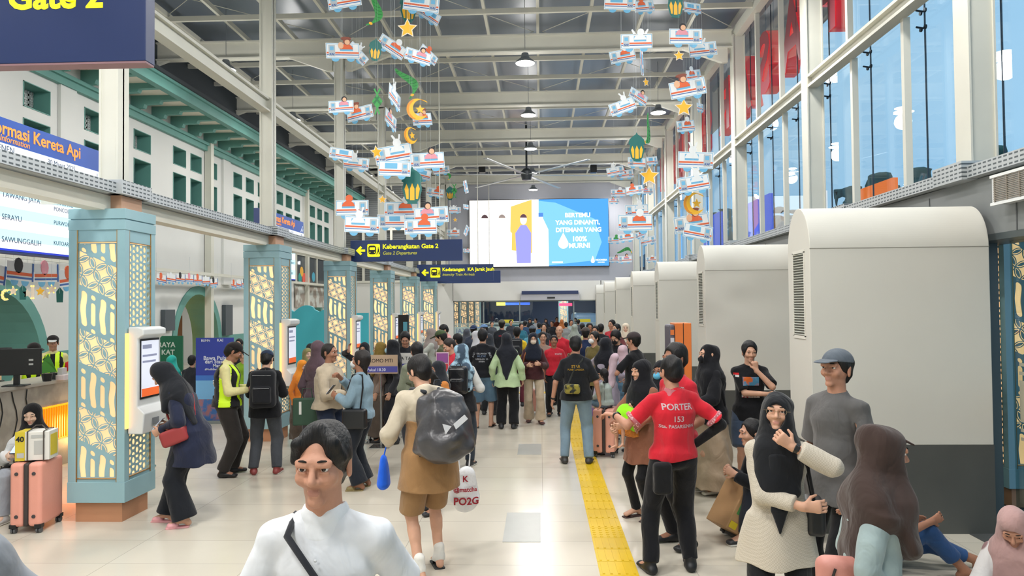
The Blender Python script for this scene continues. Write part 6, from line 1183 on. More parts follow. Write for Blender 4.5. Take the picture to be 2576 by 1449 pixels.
# ---------------------------------------------------------------- things worn or carried (top-level, they follow the wearer)
def on(rt, name, label, cat, group=None):
    o = empty(name, rt.location, 0, label, cat, group); o.rotation_euler = rt.rotation_euler; o.scale = rt.scale; return o
def backpack(pj, c, label, w_=.30, h_=.44, d_=.18, strap_c=None, dz=0, cover=False, pocket=True, vox=.012, m=None, hang=0):
    rt, J = pj; o = on(rt, 'backpack', label, 'backpack'); S, B, U = J['S'], J['B'], J['U']; M = Matrix((S, B, U)).transposed(); cz = J['c']+U*(.02+dz)+B*(.12+d_/2+hang); m = m or cloth(c, bump=.3)
    pr = [BX(cz, (w_/2, d_/2, h_/2), .06, M, .02)]
    if cover: pr = [P(cz-U*.16, cz+U*.17, (w_*.56, d_*.62, .09), (w_*.44, d_*.5, .09), S, .03), P(cz-U*.10+B*.05, cz+U*.02+B*.04, (w_*.5, d_*.6), (w_*.45, d_*.5), S, .05)]
    if pocket and not cover: pr += [BX(cz+B*(d_/2+.005)-U*.07, (w_*.36, .04, h_*.22), .03, M, .01)]
    sobj('bag_body', pr, vox, m, o, noise=.012 if cover else .004, nf=22 if cover else 14, seed=3)
    if pocket and not cover:
        b = MB(); b.tube([cz+B*(d_/2+.048)+S*x+U*.02 for x in (-w_*.3, 0, w_*.3)], .004, 5); b.tube([cz+B*(d_/2+.004)+U*(h_*.38)+S*x for x in (-w_*.36, 0, w_*.36)], .004, 5); b.build('zip', mat('zip_grey', '#8f9091', .4, .4), o)
    for s in (1, -1):
        b = MB(); sh = J['up']; pts = [cz+U*(h_*.40)+S*s*.06-B*(d_/2-.01), sh+U*.075+S*s*.09+B*.045, sh+U*.085+S*s*.105-B*.01, sh+U*.03+S*s*.115-B*.10, sh-U*.10+S*s*.125-B*.125, sh-U*.20+S*s*.15-B*.04, cz-U*(h_*.35)+S*s*.13-B*(d_/2-.02)]
        b.tube(pts, .017, 6); b.build('shoulder_strap', cloth(strap_c or c), o, smooth=True)
    b = MB(); b.tube([cz+U*(h_*.5-.01)+S*x+U*z-B*.04 for x, z in ((-.03, 0), (-.02, .03), (.02, .03), (.03, 0))], .007, 5); b.build('top_handle', cloth(strap_c or c), o)
    return o, cz
def sling(pj, c, label, side=1, h_=-.1, w_=.24, hh=.17, back=0., strapc=None, name='shoulder_bag', sh_side=-1, m=None, fwd=.0):
    rt, J = pj; o = on(rt, name, label, 'bag'); S, B, U, Pp = J['S'], J['B'], J['U'], J['P']; c0 = Pp+U*h_+S*(side*(.21 if not back else .05))+B*(back*.18+fwd)
    M = Matrix((B, S, U)).transposed() if not back else Matrix((S, B, U)).transposed()
    sobj('bag_body', [BX(c0, (w_/2, .055, hh/2), .03, M, .01)], .009, m or cloth(c, bump=.2), o, noise=.003)
    sh = J['up']+U*.07+S*(sh_side*.09); b = MB(); st = cloth(strapc or c)
    if sh_side != side: b.tube([c0+U*hh*.4-B*.04, J['w']+S*side*.10-B*.13, J['c']-B*.155+S*side*.02, sh-B*.09-U*.04, sh, sh+B*.075-U*.03, J['c']+B*.135+S*side*.02, J['w']+S*side*.10+B*.115, c0+U*hh*.4+B*.04], .011, 6)
    else: b.tube([c0+U*hh*.4-B*.07, J['c']+S*side*.17-B*.10, sh+S*side*.02-B*.06, sh+S*side*.02, sh+S*side*.02+B*.06, J['c']+S*side*.17+B*.09, c0+U*hh*.4+B*.07], .010, 6)
    b.build('strap', st, o, smooth=True); return o
def phone(pj, k, label, c='#1a1a1e', tilt=50):
    rt, J = pj; o = on(rt, 'mobile_phone', label, 'phone'); w = J['wr'+k]; d = (w-J['el'+k]).normalized(); p = w+d*.10+V((0, -.01, .045)); M = Matrix.Rotation(R(tilt), 3, 'X')
    MB().box(p, (.075, .15, .009), M=M).build('phone_body', mat('phone_'+c.strip('#'), c, .25), o, bevel=.004); MB().box(p+M @ V((0, 0, .006)), (.066, .138, .001), M=M).build('phone_screen', mat('phone_glow', '#aab8d8', .3, em=.5, emc='#c8d4f0'), o)
    return o
def vest(c, neon='#c6ea1e', fat=1.0):
    def f(rt, J, vox):
        pr = [p for p in torso_c(J, .036, False, fat, -.03)]; nb = J['up']; cut = [P(nb+J['S']*(s*.185)+J['U']*.03, nb+J['S']*(s*.185)-J['U']*.07, (.042, .12), side=J['S'], k=.01, op='-') for s in (1, -1)]
        me = sobj('vest', pr+cut+[P(J['n']+J['U']*.03-J['B']*.02, J['n']+J['U']*.1, .075, k=.01, op='-'), P(J['n']-J['U']*.03-J['B']*.14, J['n']-J['U']*.13-J['B']*.16, .05, .02, k=.01, op='-'), hem_plane(J, -.03)], vox, [cloth(c), mat('neon_yellow', neon, .6, em=.12, emc=neon)], rt, noise=.004, seed=5,
            matfn=lambda cc: np.where((abs((cc-np.array(J['P'])) @ np.array(J['S'])) > .035) & (abs((cc-np.array(J['P'])) @ np.array(J['S'])) < .10) & (((cc-np.array(J['P'])) @ np.array(J['B'])) < -.02) | ((abs((cc-np.array(J['P'])) @ np.array(J['S'])) > .115) & (abs((cc-np.array(J['P'])) @ np.array(J['B'])) < .07)), 1, 0))
        b = MB()
        for s in (1, -1):
            for z in (.24, .21):
                b.tube([J['P']+J['U']*(z+.06*t)+J['S']*(s*(.02+.10*t))+J['B']*.145 for t in (0, .5, 1)], .008, 5)
        b.build('reflective_band', mat('reflective', '#c9c9c2', .3, .3), rt)
    return f
def armsleeve(k, c='#17181b'):
    def f(rt, J, vox): e = J['el'+k]; sobj('arm_sleeve', [P(J['sh'+k].lerp(e, .75), e, .047, .043, k=.01), P(e, J['wr'+k], .042, .033, k=.01)], min(vox, .009), cloth(c), rt)
    return f
def socks(c='#d8d6d0'):
    def f(rt, J, vox):
        for k in 'pn':
            a, t = J['an'+k], J['to'+k]; hl = a-t*.035-V((0, 0, .045)); sobj('sock', [P(a+V((0, 0, .08)), a, .042, k=.01), P(a, hl+t*.13, (.046, .044), (.044, .026), (-t.y, t.x, 0), .02), PL((0, 0, .03), (0, 0, -1))], .009, cloth(c), rt)
    return f
def H(ytop, x, d): return 2.1-(ytop-(768-.0095*(x-1360)))*d/F*1.0
def pd(x, d): return V((at(x, 900, d).x, d, 0))
PH = dict(wp=(.07, -.30, 1.10), wn=(-.07, -.30, 1.10), cup=.7, cun=.7, hdp=(-.25, -.7, .5), hdn=(.25, -.7, .5)); WALK = dict(fp=(.09, -.20, .09), fn=(-.09, .22, .12), wp=(.26, .12, .86), wn=(-.26, -.20, .90))
# ---------------------------------------------------------------- foreground people
pj = person('man in white polo shirt with parted black hair walking toward the viewer', pd(818, 2.3), 1.755, 2, fat=.88, skin='a', vox=.0048, top=('#d3d6da', .42, -.10, .012, {'collar': '#dcdfe2', 'name': 'polo_shirt', 'noise': .005, 'vneck': True}), bot=('pants', '#2b3038', 1, .012), head=('fringe', '#0e0d0e', {'vol': .012}), pose=dict(WALK, hy=-3, hp=4, sw=.148),
    more=[lambda rt, J, vox: MB().tube([J['n']-J['U']*.012+Matrix.Rotation(a, 3, J['U']) @ (-J['B']*.070) for a in np.linspace(-2.2, 2.2, 15) if abs(a) > .4], .0022, 5).build('collar_stripe', mat('stripe_dk', '#4a3038', .7), rt),
          lambda rt, J, vox: (lambda b: [b.lathe(J['P']+J['U']*z-J['B']*.118, [(.001, -.003), (.005, 0), (.001, .003)], 8, 'Y') for z in (.40, .33)] and b.build('button', mat('button_w', '#cfd2d4', .4), rt))(MB())])
sling(pj, '#26282d', 'dark crossbody strap and bag of the man in the white polo', 1, -.12, w_=.22, strapc='#26282d', sh_side=-1)
pj = person('man in beige and brown jacket with khaki shorts, seen from behind', fl(1082, 1445), 1.74, -148, fat=1.0, skin='b', vox=.0062, top=('#b8ad99', .97, .03, .034, {'split': (.20, '#93704a'), 'hem2': -.24, 'slant': -.45, 'name': 'jacket', 'noise': .014, 'nf': 22, 'hood': True, 'cuff': True}), bot=('shorts', '#8f6f4c', .55, .020), shoe=('thong', '#17181a'),
    head=('short', '#131010', {'vol': .022}), pose=dict(lean=9, hip=(0, .0, 0), wp=(.24, -.30, 1.02), wn=(-.12, -.33, 1.03), cun=.7, hp=22, hy=12, fp=(.12, .08, .085), fn=(-.12, -.10, .085)), more=[socks()])
bp, cz = backpack(pj, '#4a4a4d', 'large grey backpack under a rain cover on the man in the beige jacket', .40, .62, .30, '#33363b', dz=-.14, cover=True, vox=.010, m=mat('rain_cover', '#3c3b3e', .32, bump=.5, bs=9, var=.2, vs=6), hang=.02)
rt, J = pj; S, B, U = J['S'], J['B'], J['U']; Mt = Matrix.Translation(cz+B*.245-U*.02+S*.0) @ Matrix((-S, U, B)).transposed().to_4x4() @ Matrix.Rotation(R(38), 4, 'Z'); m = MB(); m.prism([(-.10, .02), (-.03, .03), (-.07, .09)], Mt, .004); m.prism([(-.02, -.01), (.10, -.02), (.10, .02), (-.01, .03)], Mt, .004); m.build('printed_mark', mat('print_w2', '#c8c9cc', .6), bp)
phone(pj, 'n', 'phone with a pale blue case held by the man in the beige jacket', '#8fb4c8')
q = fl(955, 1300); o = empty('shopping_bag', (pd(963, 6.0).x, 6.0, .58), 0, 'bright blue cloth bag hanging beside the beige jacket', 'bag'); sobj('bag_body', [P((0, 0, .08), (0, 0, .26), (.05, .09, .05), (.025, .05, .05), k=.03)], .008, cloth('#1f5fd8'), o, noise=.006); MB().tube([(0, 0, .28), (.03, .02, .42), (.08, .05, .52)], .006).build('strap', cloth('#1f5fd8'), o)
p = pd(1166, 6.35); o = empty('plastic_bag', (p.x, p.y, .32), R(10), 'white plastic bag with red print hanging below the grey backpack', 'bag'); sobj('bag_body', [P((0, 0, .13), (0, 0, .30), (.125, .07, .12), (.09, .05, .1), k=.03)], .008, mat('plastic_white', '#dcdde0', .35, bump=.6, bs=14), o, noise=.008, nf=24); MB().tube([(-.04, 0, .38), (-.05, 0, .50), (0, 0, .60), (.05, 0, .50), (.04, 0, .38)], .006).build('handle', mat('plastic_white', '#dcdde0'), o)
rdp = mat('print_red', '#c23a4a', .5)
for (t_, s_, x, z) in (('@matcha', .052, -.10, .20), ('PO2G', .085, -.10, .09), ('K', .07, -.02, .28)):
    ob = link('lettering', text_mesh(t_, s_, fr((x, -.09, z), 'cam'), ext=.001, bold=.03), rdp, o)
    for v in ob.data.vertices: v.co.y = -.072*math.sqrt(max(.1, 1-(v.co.x/.15)**2))-.006+(.02 if v.co.z > .27 else 0)
pj = person('woman in black headscarf and beige checked overshirt resting her hand at her chin', pd(1950, 4.35), 1.585, -14, fem=True, skin='b', vox=.0055, top=('#bfb7a8', .88, -.24, .024, {'name': 'overshirt', 'noise': .009, 'nf': 14, 'cuff': True, 'pat': dict(c2='#b1a899', pat='check', ps=120, bump=.1), 'taper': .3}), bot=('pants', '#15171a', 1, .018, {'flare': .03}), head=('hijab', '#191b1f', {'drape': .30, 'back': .2, 'w': .92, 'noise': .006, 'x': []}),
    pose=dict(hy=-6, hp=-9, hr=3, wp=(.075, -.215, 1.40), ep=(1, .1, -.5), hdp=(-.72, -.10, .55), hnp=(-.3, .9, .3), cup=.75, wn=(.13, -.235, 1.055), en=(-.9, .2, -.6), hdn=(1, -.1, .08), hnn=(0, .9, 0), cun=.5, fp=(.10, .0, .085), fn=(-.12, -.05, .085)), more=[specs('#a08c6a'), watch('p')])
rt, J = pj; sobj('scarf_tail', [P(J['n']-J['U']*.10-J['B']*.14, J['P']+J['U']*.10-J['B']*.175, (.055, .022), (.05, .02), J['S'], .02), P(J['P']+J['U']*.10-J['B']*.175, J['P']-J['U']*.03-J['B']*.18, (.05, .02), (.008, .012), J['S'], .01)], .007, cloth('#191b1f'), rt, noise=.003)
sling(pj, '#17181b', 'black leather shoulder bag under the arm of the checked overshirt', 1, .04, .26, .20, sh_side=1, fwd=.02, m=mat('leather_black', '#17181b', .35))
pj = person('tall man in grey T-shirt and grey cap looking to the left', pd(2100, 4.95), 1.80, -64, fat=.86, skin='a', vox=.0058, top=('#5d5c5c', .5, -.13, .034, {'noise': .012, 'nf': 12, 'taper': .3}), bot=('pants', '#1b1c20', 1, .014), head=('cap', '#59616a', {}), pose=dict(hp=-4, wp=(.24, -.12, .86), wn=(-.16, -.16, .92), cun=.6, lean=-2, sw=.148, hy=10), more=[watch('n', '#1d1a1a')], shoe=('sneaker', '#26272b'))
pj = person('girl in dark brown headscarf and pale blue shirt walking to the right', pd(2178, 3.25), 1.585, 84, fem=True, skin='a', vox=.0055, top=('#94a5a6', .92, -.38, .022, {'noise': .010}), bot=('skirt', '#8798a6', .93, .0), shoe=('sneaker', '#c8c4bc'), head=('hijab', '#3d302c', {'drape': .26, 'back': .52, 'w': 1.27, 'peak': True, 'noise': .009, 'x': []}), pose=dict(hy=2, hp=6, wp=(.19, -.14, .88), wn=(-.16, -.05, .88), lean=3, sw=.122))
o = on(pj[0], 'shoulder_bag', 'dusty pink bag with black straps carried by the girl in brown', 'bag'); J = pj[1]; sobj('bag_body', [BX(J['P']+V((-.12, .17, .10)), (.045, .10, .11), .045)], .007, mat('pink_leather', '#c08378', .5, bump=.2, bs=12), o, noise=.006, nf=25); b = MB(); b.tube([J['P']+V((-.175, .10, .17)), J['P']+V((-.18, .13, .08))], .006); b.tube([J['P']+V((-.175, .20, .17)), J['P']+V((-.18, .23, .08))], .006); b.tube([J['P']+V((-.13, .12, .17)), J['w']+V((-.17, .04, .05)), J['c']+V((-.13, .0, .12))], .008); b.build('strap', mat('strap_black', '#1d1a1a', .5), o)
pj = person('seated woman in dusty pink headscarf and white patterned top at the right edge', pd(2546, 4.75), 1.62, -38, fem=True, skin='a', vox=.006, top=('#d8d6d6', .95, -.2, .035, {'pat': dict(c2='#8a6a6c', pat='voronoi', ps=9), 'noise': .010, 'name': 'blouse'}), bot=('pants', '#6a5a54', 1, .03), head=('hijab', '#b08f8c', {'drape': .30, 'back': .2, 'noise': .006}), shoe=('sandal', '#4a3a34'),
    pose=dict(hip=(0, .1, -.78), lean=12, hp=28, fp=(.20, -.45, .06), fn=(-.20, -.40, .06), kp=(.9, -.6, .4), kn=(-.9, -.6, .4), wp=(.05, -.32, .36), wn=(-.09, -.32, .36), cup=.7, cun=.7))
phone(pj, 'n', 'phone in the hands of the seated woman at the right edge', tilt=-20)
o = empty('tote_bag', (pd(2478, 4.75).x, 4.75, 0), R(20), 'cream tote bag on the floor beside the seated woman at the right', 'bag'); sobj('bag_body', [BX((0, 0, .14), (.05, .12, .14), .03)], .009, cloth('#cfc4b0'), o, noise=.008, nf=20); MB().tube([(0, -.08, .26), (0, -.06, .36), (0, .04, .36), (0, .08, .26)], .007).build('handle', cloth('#8a7358'), o)
pj = person('grey clad passer-by cut off at the lower left corner', V((-1.83, 2.08, 0)), 1.76, 20, skin='a', vox=.009, top=('#7f848b', .95, -.1, .04, {'noise': .012, 'name': 'jacket'}), bot=('pants', '#4c4f55', 1, .02), pose=dict(WALK))
# ---------------------------------------------------------------- porters and the group around them
pj = person('porter in red shirt seen from behind, lettered PORTER 153', fl(1700, 1437), 1.70, -172, skin='a', vox=.0062, top=('#c42231', .46, -.02, .022, {'noise': .009, 'name': 'shirt', 'collar': '#b46a72'}), bot=('pants', '#14151a', 1, .020), shoe=('shoe', '#15161a'), head=('short', '#121011'),
    pose=dict(wp=(.40, -.28, 1.19), ep=(.6, .5, -.7), hdp=(.7, -.6, .1), hnp=(0, 0, -1), cup=.5, wn=(-.19, -.03, .99), en=(-1, .5, .1), hdn=(.6, -.6, -.4), cun=.8, fp=(.21, .02, .085), fn=(-.12, .0, .085), hy=14, hp=4), more=[plane_text('PORTER', .066, '#e8dfe2', .375, x=.0), plane_text('153', .060, '#e8dfe2', .285), plane_text('Sta. PASARSENEN', .036, '#e8dfe2', .235), armsleeve('n'), watch('p')])
rt, J = pj
for k in 'pn':
    a, e = J['sh'+k], J['el'+k]; t = .46*1.7; c = a.lerp(e, t); dd = (e-a).normalized(); sobj('sleeve_trim', [P(c-dd*.018, c+dd*.004, (.075, .075, .012), k=.003)], .006, cloth('#b46a72', c2='#d9b8bc', pat='voronoi', ps=60), rt)
sobj('belt', [P(J['P']+V((0, 0, .0)), J['P']+V((0, 0, .03)), (.172, .130, .01), (.170, .128, .01), k=.004)], .008, mat('leather_black', '#17181b'), rt)
o = on(rt, 'belt_pouch', 'black pouch hanging on the belt of the nearer porter', 'bag'); sobj('bag_body', [BX(J['P']+J['S']*.14+J['B']*.14-V((0, 0, .14)), (.07, .04, .12), .03)], .008, cloth('#17181b'), o, noise=.003)
person('second porter in red facing left behind the nearer porter', fl(1712, 1372), 1.765, -65, skin='c', vox=.0075, top=('#bf2433', .46, -.02, .02, {'collar': '#b46a72'}), bot=('pants', '#14151a', 1, .016), shoe=('shoe', '#15161a'), head=('short', '#151313', {'vol': .02}), pose=dict(wp=(.22, -.2, .95), wn=(-.3, -.15, 1.0), hp=4), more=[plane_text('PORTER', .05, '#e8dfe2', .40, back=False, x=.08)])
pj = person('mother in black headscarf and brown top carrying a baby', fl(1622, 1302), 1.56, -52, fem=True, skin='b', vox=.0072, fat=1.06, top=('#8a5c48', .95, -.30, .030, {'noise': .010, 'name': 'blouse'}), bot=('pants', '#17181b', 1, .006), shoe=('thong', '#3a2a28'), head=('hijab', '#15161b', {'drape': .34, 'back': .30, 'w': 1.05}), pose=dict(wp=(.10, -.36, 1.05), wn=(-.08, -.36, 1.0), cup=.6, cun=.6, ep=(1, .3, -.4), en=(-1, .3, -.4), hy=-8, hp=2, fp=(.08, .0, .085), fn=(-.10, -.02, .085)))
rt, J = pj; o = on(rt, 'baby_carrier', 'bright green baby carrier on the chest of the mother', 'carrier'); sobj('sling_cloth', [P(J['w']+V((-.05, -.21, .04)), J['w']+V((.05, -.21, .0)), (.12, .10, .12), k=.04)], .009, cloth('#8fe01e'), o, noise=.008, nf=20)
wpos = rt.matrix_basis @ (J['w']+V((.0, -.16, .05))); person('baby with bare foot held by the mother in brown', V((wpos.x, wpos.y, 0)), .66, -60, skin='b', vox=.008, top=('#d98a3c', .5, -.1, .02), bot=('shorts', '#d98a3c', .5, .03), shoe=None, head=('short', '#1b1512'), pose=dict(hip=(0, 0, -.30), lean=0, fp=(.14, -.42, .36), fn=(-.10, -.44, .30), wp=(.2, -.2, .8), wn=(-.2, -.2, .8)), z=.62, eyes=False)
person('woman in black headscarf and light blue face mask behind the porters', pd(1664, 7.9), H(905, 1664, 7.9), -40, fem=True, skin='c', vox=.009, top=('#22242a', .95, -.2, .03), bot=('pants', '#25272c', 1, .02), head=('hijab', '#1a1b20', {'drape': .3}), more=[mask('#62b4d8'), specs('#888888')])
person('woman veiled in black with beige skirt standing right of the porters', fl(1792, 1240), 1.66, -75, fem=True, skin='b', vox=.0085, top=('#17181d', .95, -.1, .05), bot=('skirt', '#a8957f', .97, .03), head=('hijab', '#15161b', {'drape': .42, 'back': .5, 'w': 1.18, 'noise': .010}), shoe=('shoe', '#c8c4bc'), pose=dict(hy=-4, wp=(.2, -.34, 1.0), wn=(-.2, -.34, 1.0), fp=(.07, 0, .085), fn=(-.07, 0, .085)), more=[mask('#15161b')])
pj = person('man in black printed T-shirt and denim shorts, hand on chin', pd(1884, 8.6), H(855, 1884, 8.6), -8, skin='b', vox=.0085, fat=1.05, top=('#17181c', .5, -.12, .022), bot=('shorts', '#44536a', .56, .025), shoe=('sandal', '#3a3230'), head=('short', '#111012', {'vol': .02}),
    pose=dict(wp=(.05, -.20, 1.37), ep=(.7, -.2, -.8), hdp=(-.1, .0, 1), hnp=(-.3, .8, 0), cup=1.1, wn=(.17, -.22, 1.10), en=(-.9, .1, -.7), hdn=(1, -.1, .1), cun=.6, hy=6, hp=6), more=[patch('shirt_print', [(-.09, -.05), (.09, .05)], cloth('#c8642c', c2='#4a86a8', ps=14), .33, False), patch('shirt_print', [(-.10, -.03), (.10, .03)], cloth('#b02a2c', c2='#d0c8c0', ps=18), .17, False), patch('flag_red', [(-.03, -.012), (.03, .012)], '#d02a30', .41, False, x=-.155), patch('flag_white', [(-.03, -.012), (.03, .012)], '#e0e0e0', .386, False, x=-.155)])
o = on(pj[0], 'tote_bag', 'white printed bag hanging on the arm of the man with hand on chin', 'bag'); J = pj[1]; sobj('bag_body', [BX(J['wrn']+V((.12, -.02, -.10)), (.07, .02, .10), .015)], .009, cloth('#d0d0d0', c2='#4a4a4a', ps=12), o); MB().tube([J['wrn']+V((.08, -.02, 0)), J['wrn']+V((.06, -.03, .05)), J['wrn']+V((.12, -.02, 0))], .005).build('handle', cloth('#d0d0d0'), o)
stool = empty('canvas_bag', (fl(1925, 1290).x, 6.75, 0), 0, 'dark canvas bag used as a seat behind the cardboard parcel', 'bag'); sobj('bag_body', [BX((0, 0, .16), (.24, .18, .16), .06)], .014, cloth('#26282d'), stool, noise=.008)
person('man in black seated low with hands on his knee by the parcel', V((fl(1925, 1290).x, 6.75, 0)), 1.68, -82, skin='b', vox=.007, top=('#191b20', .96, -.02, .026, {'name': 'jacket'}), bot=('pants', '#262a33', 1, .018), shoe=('sneaker', '#26262a'), head=('short', '#121113'), pose=dict(hip=(0, 0, -.50), lean=38, fp=(.14, -.50, .085), fn=(-.12, -.42, .085), wp=(.10, -.55, .60), wn=(-.08, -.53, .60), cup=.8, cun=.8, hp=-14))
o = person('barefoot person in navy sitting on the floor behind the girl in brown', V((2.66, 6.0, 0)), 1.62, 80, skin='c', vox=.008, top=('#24304e', .5, -.05, .03), bot=('pants', '#2a4a78', .86, .02), shoe=None, head=('short', '#141214'), pose=dict(hip=(0, 0, -.79), lean=-4, fp=(.10, -.80, .06), fn=(-.14, -.60, .06), kp=(0, -.3, 1), kn=(-.1, -.3, 1), wp=(.22, -.3, .35), wn=(-.2, -.35, .45), tp=20, tn=-10))
# ---------------------------------------------------------------- middle distance, right of centre
pj = person('man in black T-shirt and light jeans standing on the yellow strip', fl(1451, 1166), 1.70, 178, skin='a', vox=.0092, fat=1.10, top=('#1a1c20', .5, -.06, .024), bot=('pants', '#758b9b', 1, .018), shoe=('shoe', '#33312f'), head=('short', '#141315'), pose=dict(fp=(.16, 0, .085), fn=(-.16, .02, .085), hy=-10, hp=10, wp=(.31, -.03, .84), wn=(-.31, -.05, .84)), more=[plane_text('STAR', .05, '#c8a030', .37), plane_text('PURBALINGGA', .032, '#c8a030', .335), watch('p')])
sling(pj, '#2c2f2c', 'black and yellow waist bag on the back of the man in light jeans', 1, .10, .20, .12, back=1, sh_side=-1, m=cloth('#2c2f2c', c2='#8a8038', ps=16))
SCp = SC.location; person('small girl with long black hair sitting on the pink suitcase', V((SCp.x+.02, SCp.y, 0)), 1.03, -128, fem=True, skin='b', vox=.0085, fat=.95, top=('#a9b5b0', .95, -.03, .03), bot=('pants', '#6a8496', .95, .014), shoe=('sneaker', '#d8d0d0'), head=('long', '#141214', {'len': .22, 'vol': .03}), pose=dict(hip=(0, 0, -.0), fp=(.12, -.42, .50), fn=(-.10, -.42, .48), kp=(0, -1, .4), kn=(0, -1, .4), wp=(.10, -.38, .98), wn=(-.10, -.38, .98), hp=8, lean=4), z=.655-.905*1.03/1.7+.065)
o = empty('child_backpack', (fl(1497, 1130).x-.02, 10.45, 0), 0, 'purple and yellow child backpack beside the girl on the suitcase', 'backpack'); sobj('bag_body', [BX((0, 0, .55), (.13, .07, .15), .05)], .012, cloth('#8a6cc0', c2='#c8b84a', ps=6), o, noise=.005); MB().cyl((0, 0, 0), (0, 0, .42), .015).box((0, 0, .01), (.25, .18, .02)).build('trolley_frame', blk, o)
pj = person('woman in maroon sweater and beige trousers walking toward the viewer', fl(1343, 1064), 1.62, 4, fem=True, skin='b', vox=.011, top=('#45262a', .95, -.08, .03), bot=('pants', '#b8a892', 1, .016, {'flare': .05}), shoe=('shoe', '#4a2a2c'), head=('hijab', '#1d2230', {'drape': .2, 'back': .2}), pose=dict(wp=(.10, -.28, 1.12), wn=(-.12, -.28, 1.10), cup=.6, cun=.6, fp=(.12, -.12, .09), fn=(-.08, .12, .09)), more=[mask('#c8b8a8'), specs('#777777')], eyes=True)
sling(pj, '#a4643c', 'tan leather shoulder bag of the woman in maroon', -1, .02, .26, .22, sh_side=-1, m=mat('tan_leather', '#a4643c', .5))
person('woman with long pointed black headscarf and pale green shirt, from behind', fl(1277, 1078), 1.64, 178, fem=True, skin='b', vox=.0105, top=('#b4cca0', .96, -.16, .034, {'taper': .3}), bot=('pants', '#17181c', 1, .03, {'flare': .02}), shoe=('shoe', '#26282c'), head=('hijab', '#22252d', {'drape': .2, 'back': .52, 'tri': True, 'w': 1.15}), pose=dict(wp=(.27, -.02, .86), wn=(-.27, -.04, .86)))
pj = person('man in black hoodie with white back print and denim shorts', fl(1216, 1076), 1.71, 176, skin='b', vox=.0105, fat=1.08, top=('#17191f', .97, -.03, .034, {'hood': True, 'name': 'hoodie'}), bot=('shorts', '#5a7890', .58, .03), shoe=('sandal', '#2a2624'), head=('short', '#16161a', {'vol': .02}), pose=dict(wp=(.20, -.24, 1.05), wn=(-.20, -.24, 1.05), fn=(-.12, -.10, .085)), more=[plane_text('KELUARGA', .035, '#d8dce2', .36), plane_text('MUDIK', .05, '#7f95b8', .31), plane_text('LEBARAN 25', .04, '#d8dce2', .265), plane_text('SENEN', .035, '#d8dce2', .225), plane_text('BALI', .045, '#d8dce2', .34, x=-.13, tilt=1.2), plane_text('JAYA', .045, '#d8dce2', .34, x=.13, tilt=-1.2)])
pj = person('woman in blue floral headscarf and black vest, from behind', fl(1163, 1172), 1.60, 172, fem=True, skin='b', vox=.0088, top=('#1b1c20', .0, -.14, .03, {'name': 'vest'}), bot=('pants', '#2f3640', 1, .02), shoe=('sneaker', '#2a2c30'), head=('hijab', '#8db4cc', {'drape': .2, 'back': .34, 'w': 1.15, 'noise': .012}), pose=dict(wp=(.17, -.26, 1.05), wn=(-.17, -.26, 1.05), fp=(.10, .05, .085)), more=[lambda rt, J, vox: sobj('sleeve', [x for k in 'pn' for x in (P(J['sh'+k], J['el'+k], .062, .060, k=.03), P(J['el'+k], J['wr'+k], .060, .042, k=.03))], vox, cloth('#c9cac8'), rt, noise=.006)])
for c in pj[0].children:
    if c.name.startswith('hijab'): c.data.materials[0] = cloth('#9dbdd0', c2='#3f4f60', ps=9)
backpack(pj, '#1a1b1f', 'shiny black backpack on the woman in the floral headscarf', .27, .40, .16, dz=-.06, m=mat('nylon_black', '#1a1b1f', .3, bump=.3, bs=20))
# simple rows: px, head top, distance, facing, female, skin, hair or scarf, top(colour, sleeve), bottom(kind, colour), label, pose, extras
def row(px, yt, d, face, fem, sk, head, top, bot, label, pose=None, more=(), shoe=('shoe', '#25262a'), fat=1.0, group=None, z=0):
    h = H(yt, px, d)-z; return person(label, pd(px, d), h, face, fem, fat, sk, pose, (top[0], top[1], top[2] if len(top) > 2 else -.1, .024), (bot[0], bot[1], 1 if bot[0] != 'skirt' else .93, .018), shoe, head, more, group, z=z)
S_ = ('short', '#141315'); hj = lambda c, **k: ('hijab', c, dict(dict(drape=.26, back=.26), **k))
row(1394, 842, 14.0, 8, 0, 'c', S_, ('#c02838', .46, -.05), ('pants', '#1b1d22'), 'porter in red polo facing the viewer right of the woman in maroon', dict(hy=-10, hp=-6), (plane_text('PORTER', .045, '#e8dfe2', .38, back=False, x=.08),))
row(1408, 817, 15.6, -15, 0, 'b', ('bald', '#2a2624'), ('#c42a3a', .46, -.05), ('pants', '#1b1d22'), 'balding man in red and white vest near the sliding door')
row(1366, 833, 14.3, 6, 1, 'b', ('pony', '#1a1614', {'len': .1}), ('#9a8578', .9), ('pants', '#40444c'), 'woman with glasses behind the maroon sweater', PH, (specs(),))
pj = row(1301, 821, 15.4, 176, 0, 'a', S_, ('#e0bc28', .5), ('pants', '#5a2530'), 'man in bright yellow shirt seen from behind'); backpack(pj, '#2c2e33', 'dark backpack on the man in yellow', .26, .36, .14, vox=.016)
row(1263, 803, 19, 172, 0, 'a', ('cap', '#5a5a50', {}), ('#24272e', .96), ('pants', '#1f2228'), 'tall man in dark jacket and olive cap facing the far door', None, (plane_text('KRU', .06, '#c83c4c', .36),))
row(1204, 831, 15, -95, 1, 'd', hj('#c9cad0'), ('#c0bcc0', .95), ('skirt', '#8a8690'), 'woman in white headscarf facing left in the middle distance', dict(hp=12))
row(1192, 817, 17.6, 175, 0, 'a', ('capback', '#2c3c5c', {}), ('#3a4252', .9), ('pants', '#2a2c30'), 'man in navy cap at the left of the far crowd'); row(1219, 815, 18.6, -60, 0, 'b', ('cap', '#6a8cb8', {}), ('#8a93a0', .5), ('pants', '#2a2c30'), 'man in light blue cap beside the navy cap')
row(1230, 838, 14.2, 165, 1, 'b', hj('#34383f'), ('#3a3e44', .95), ('pants', '#25272b'), 'woman in charcoal headscarf just right of the hoodie')
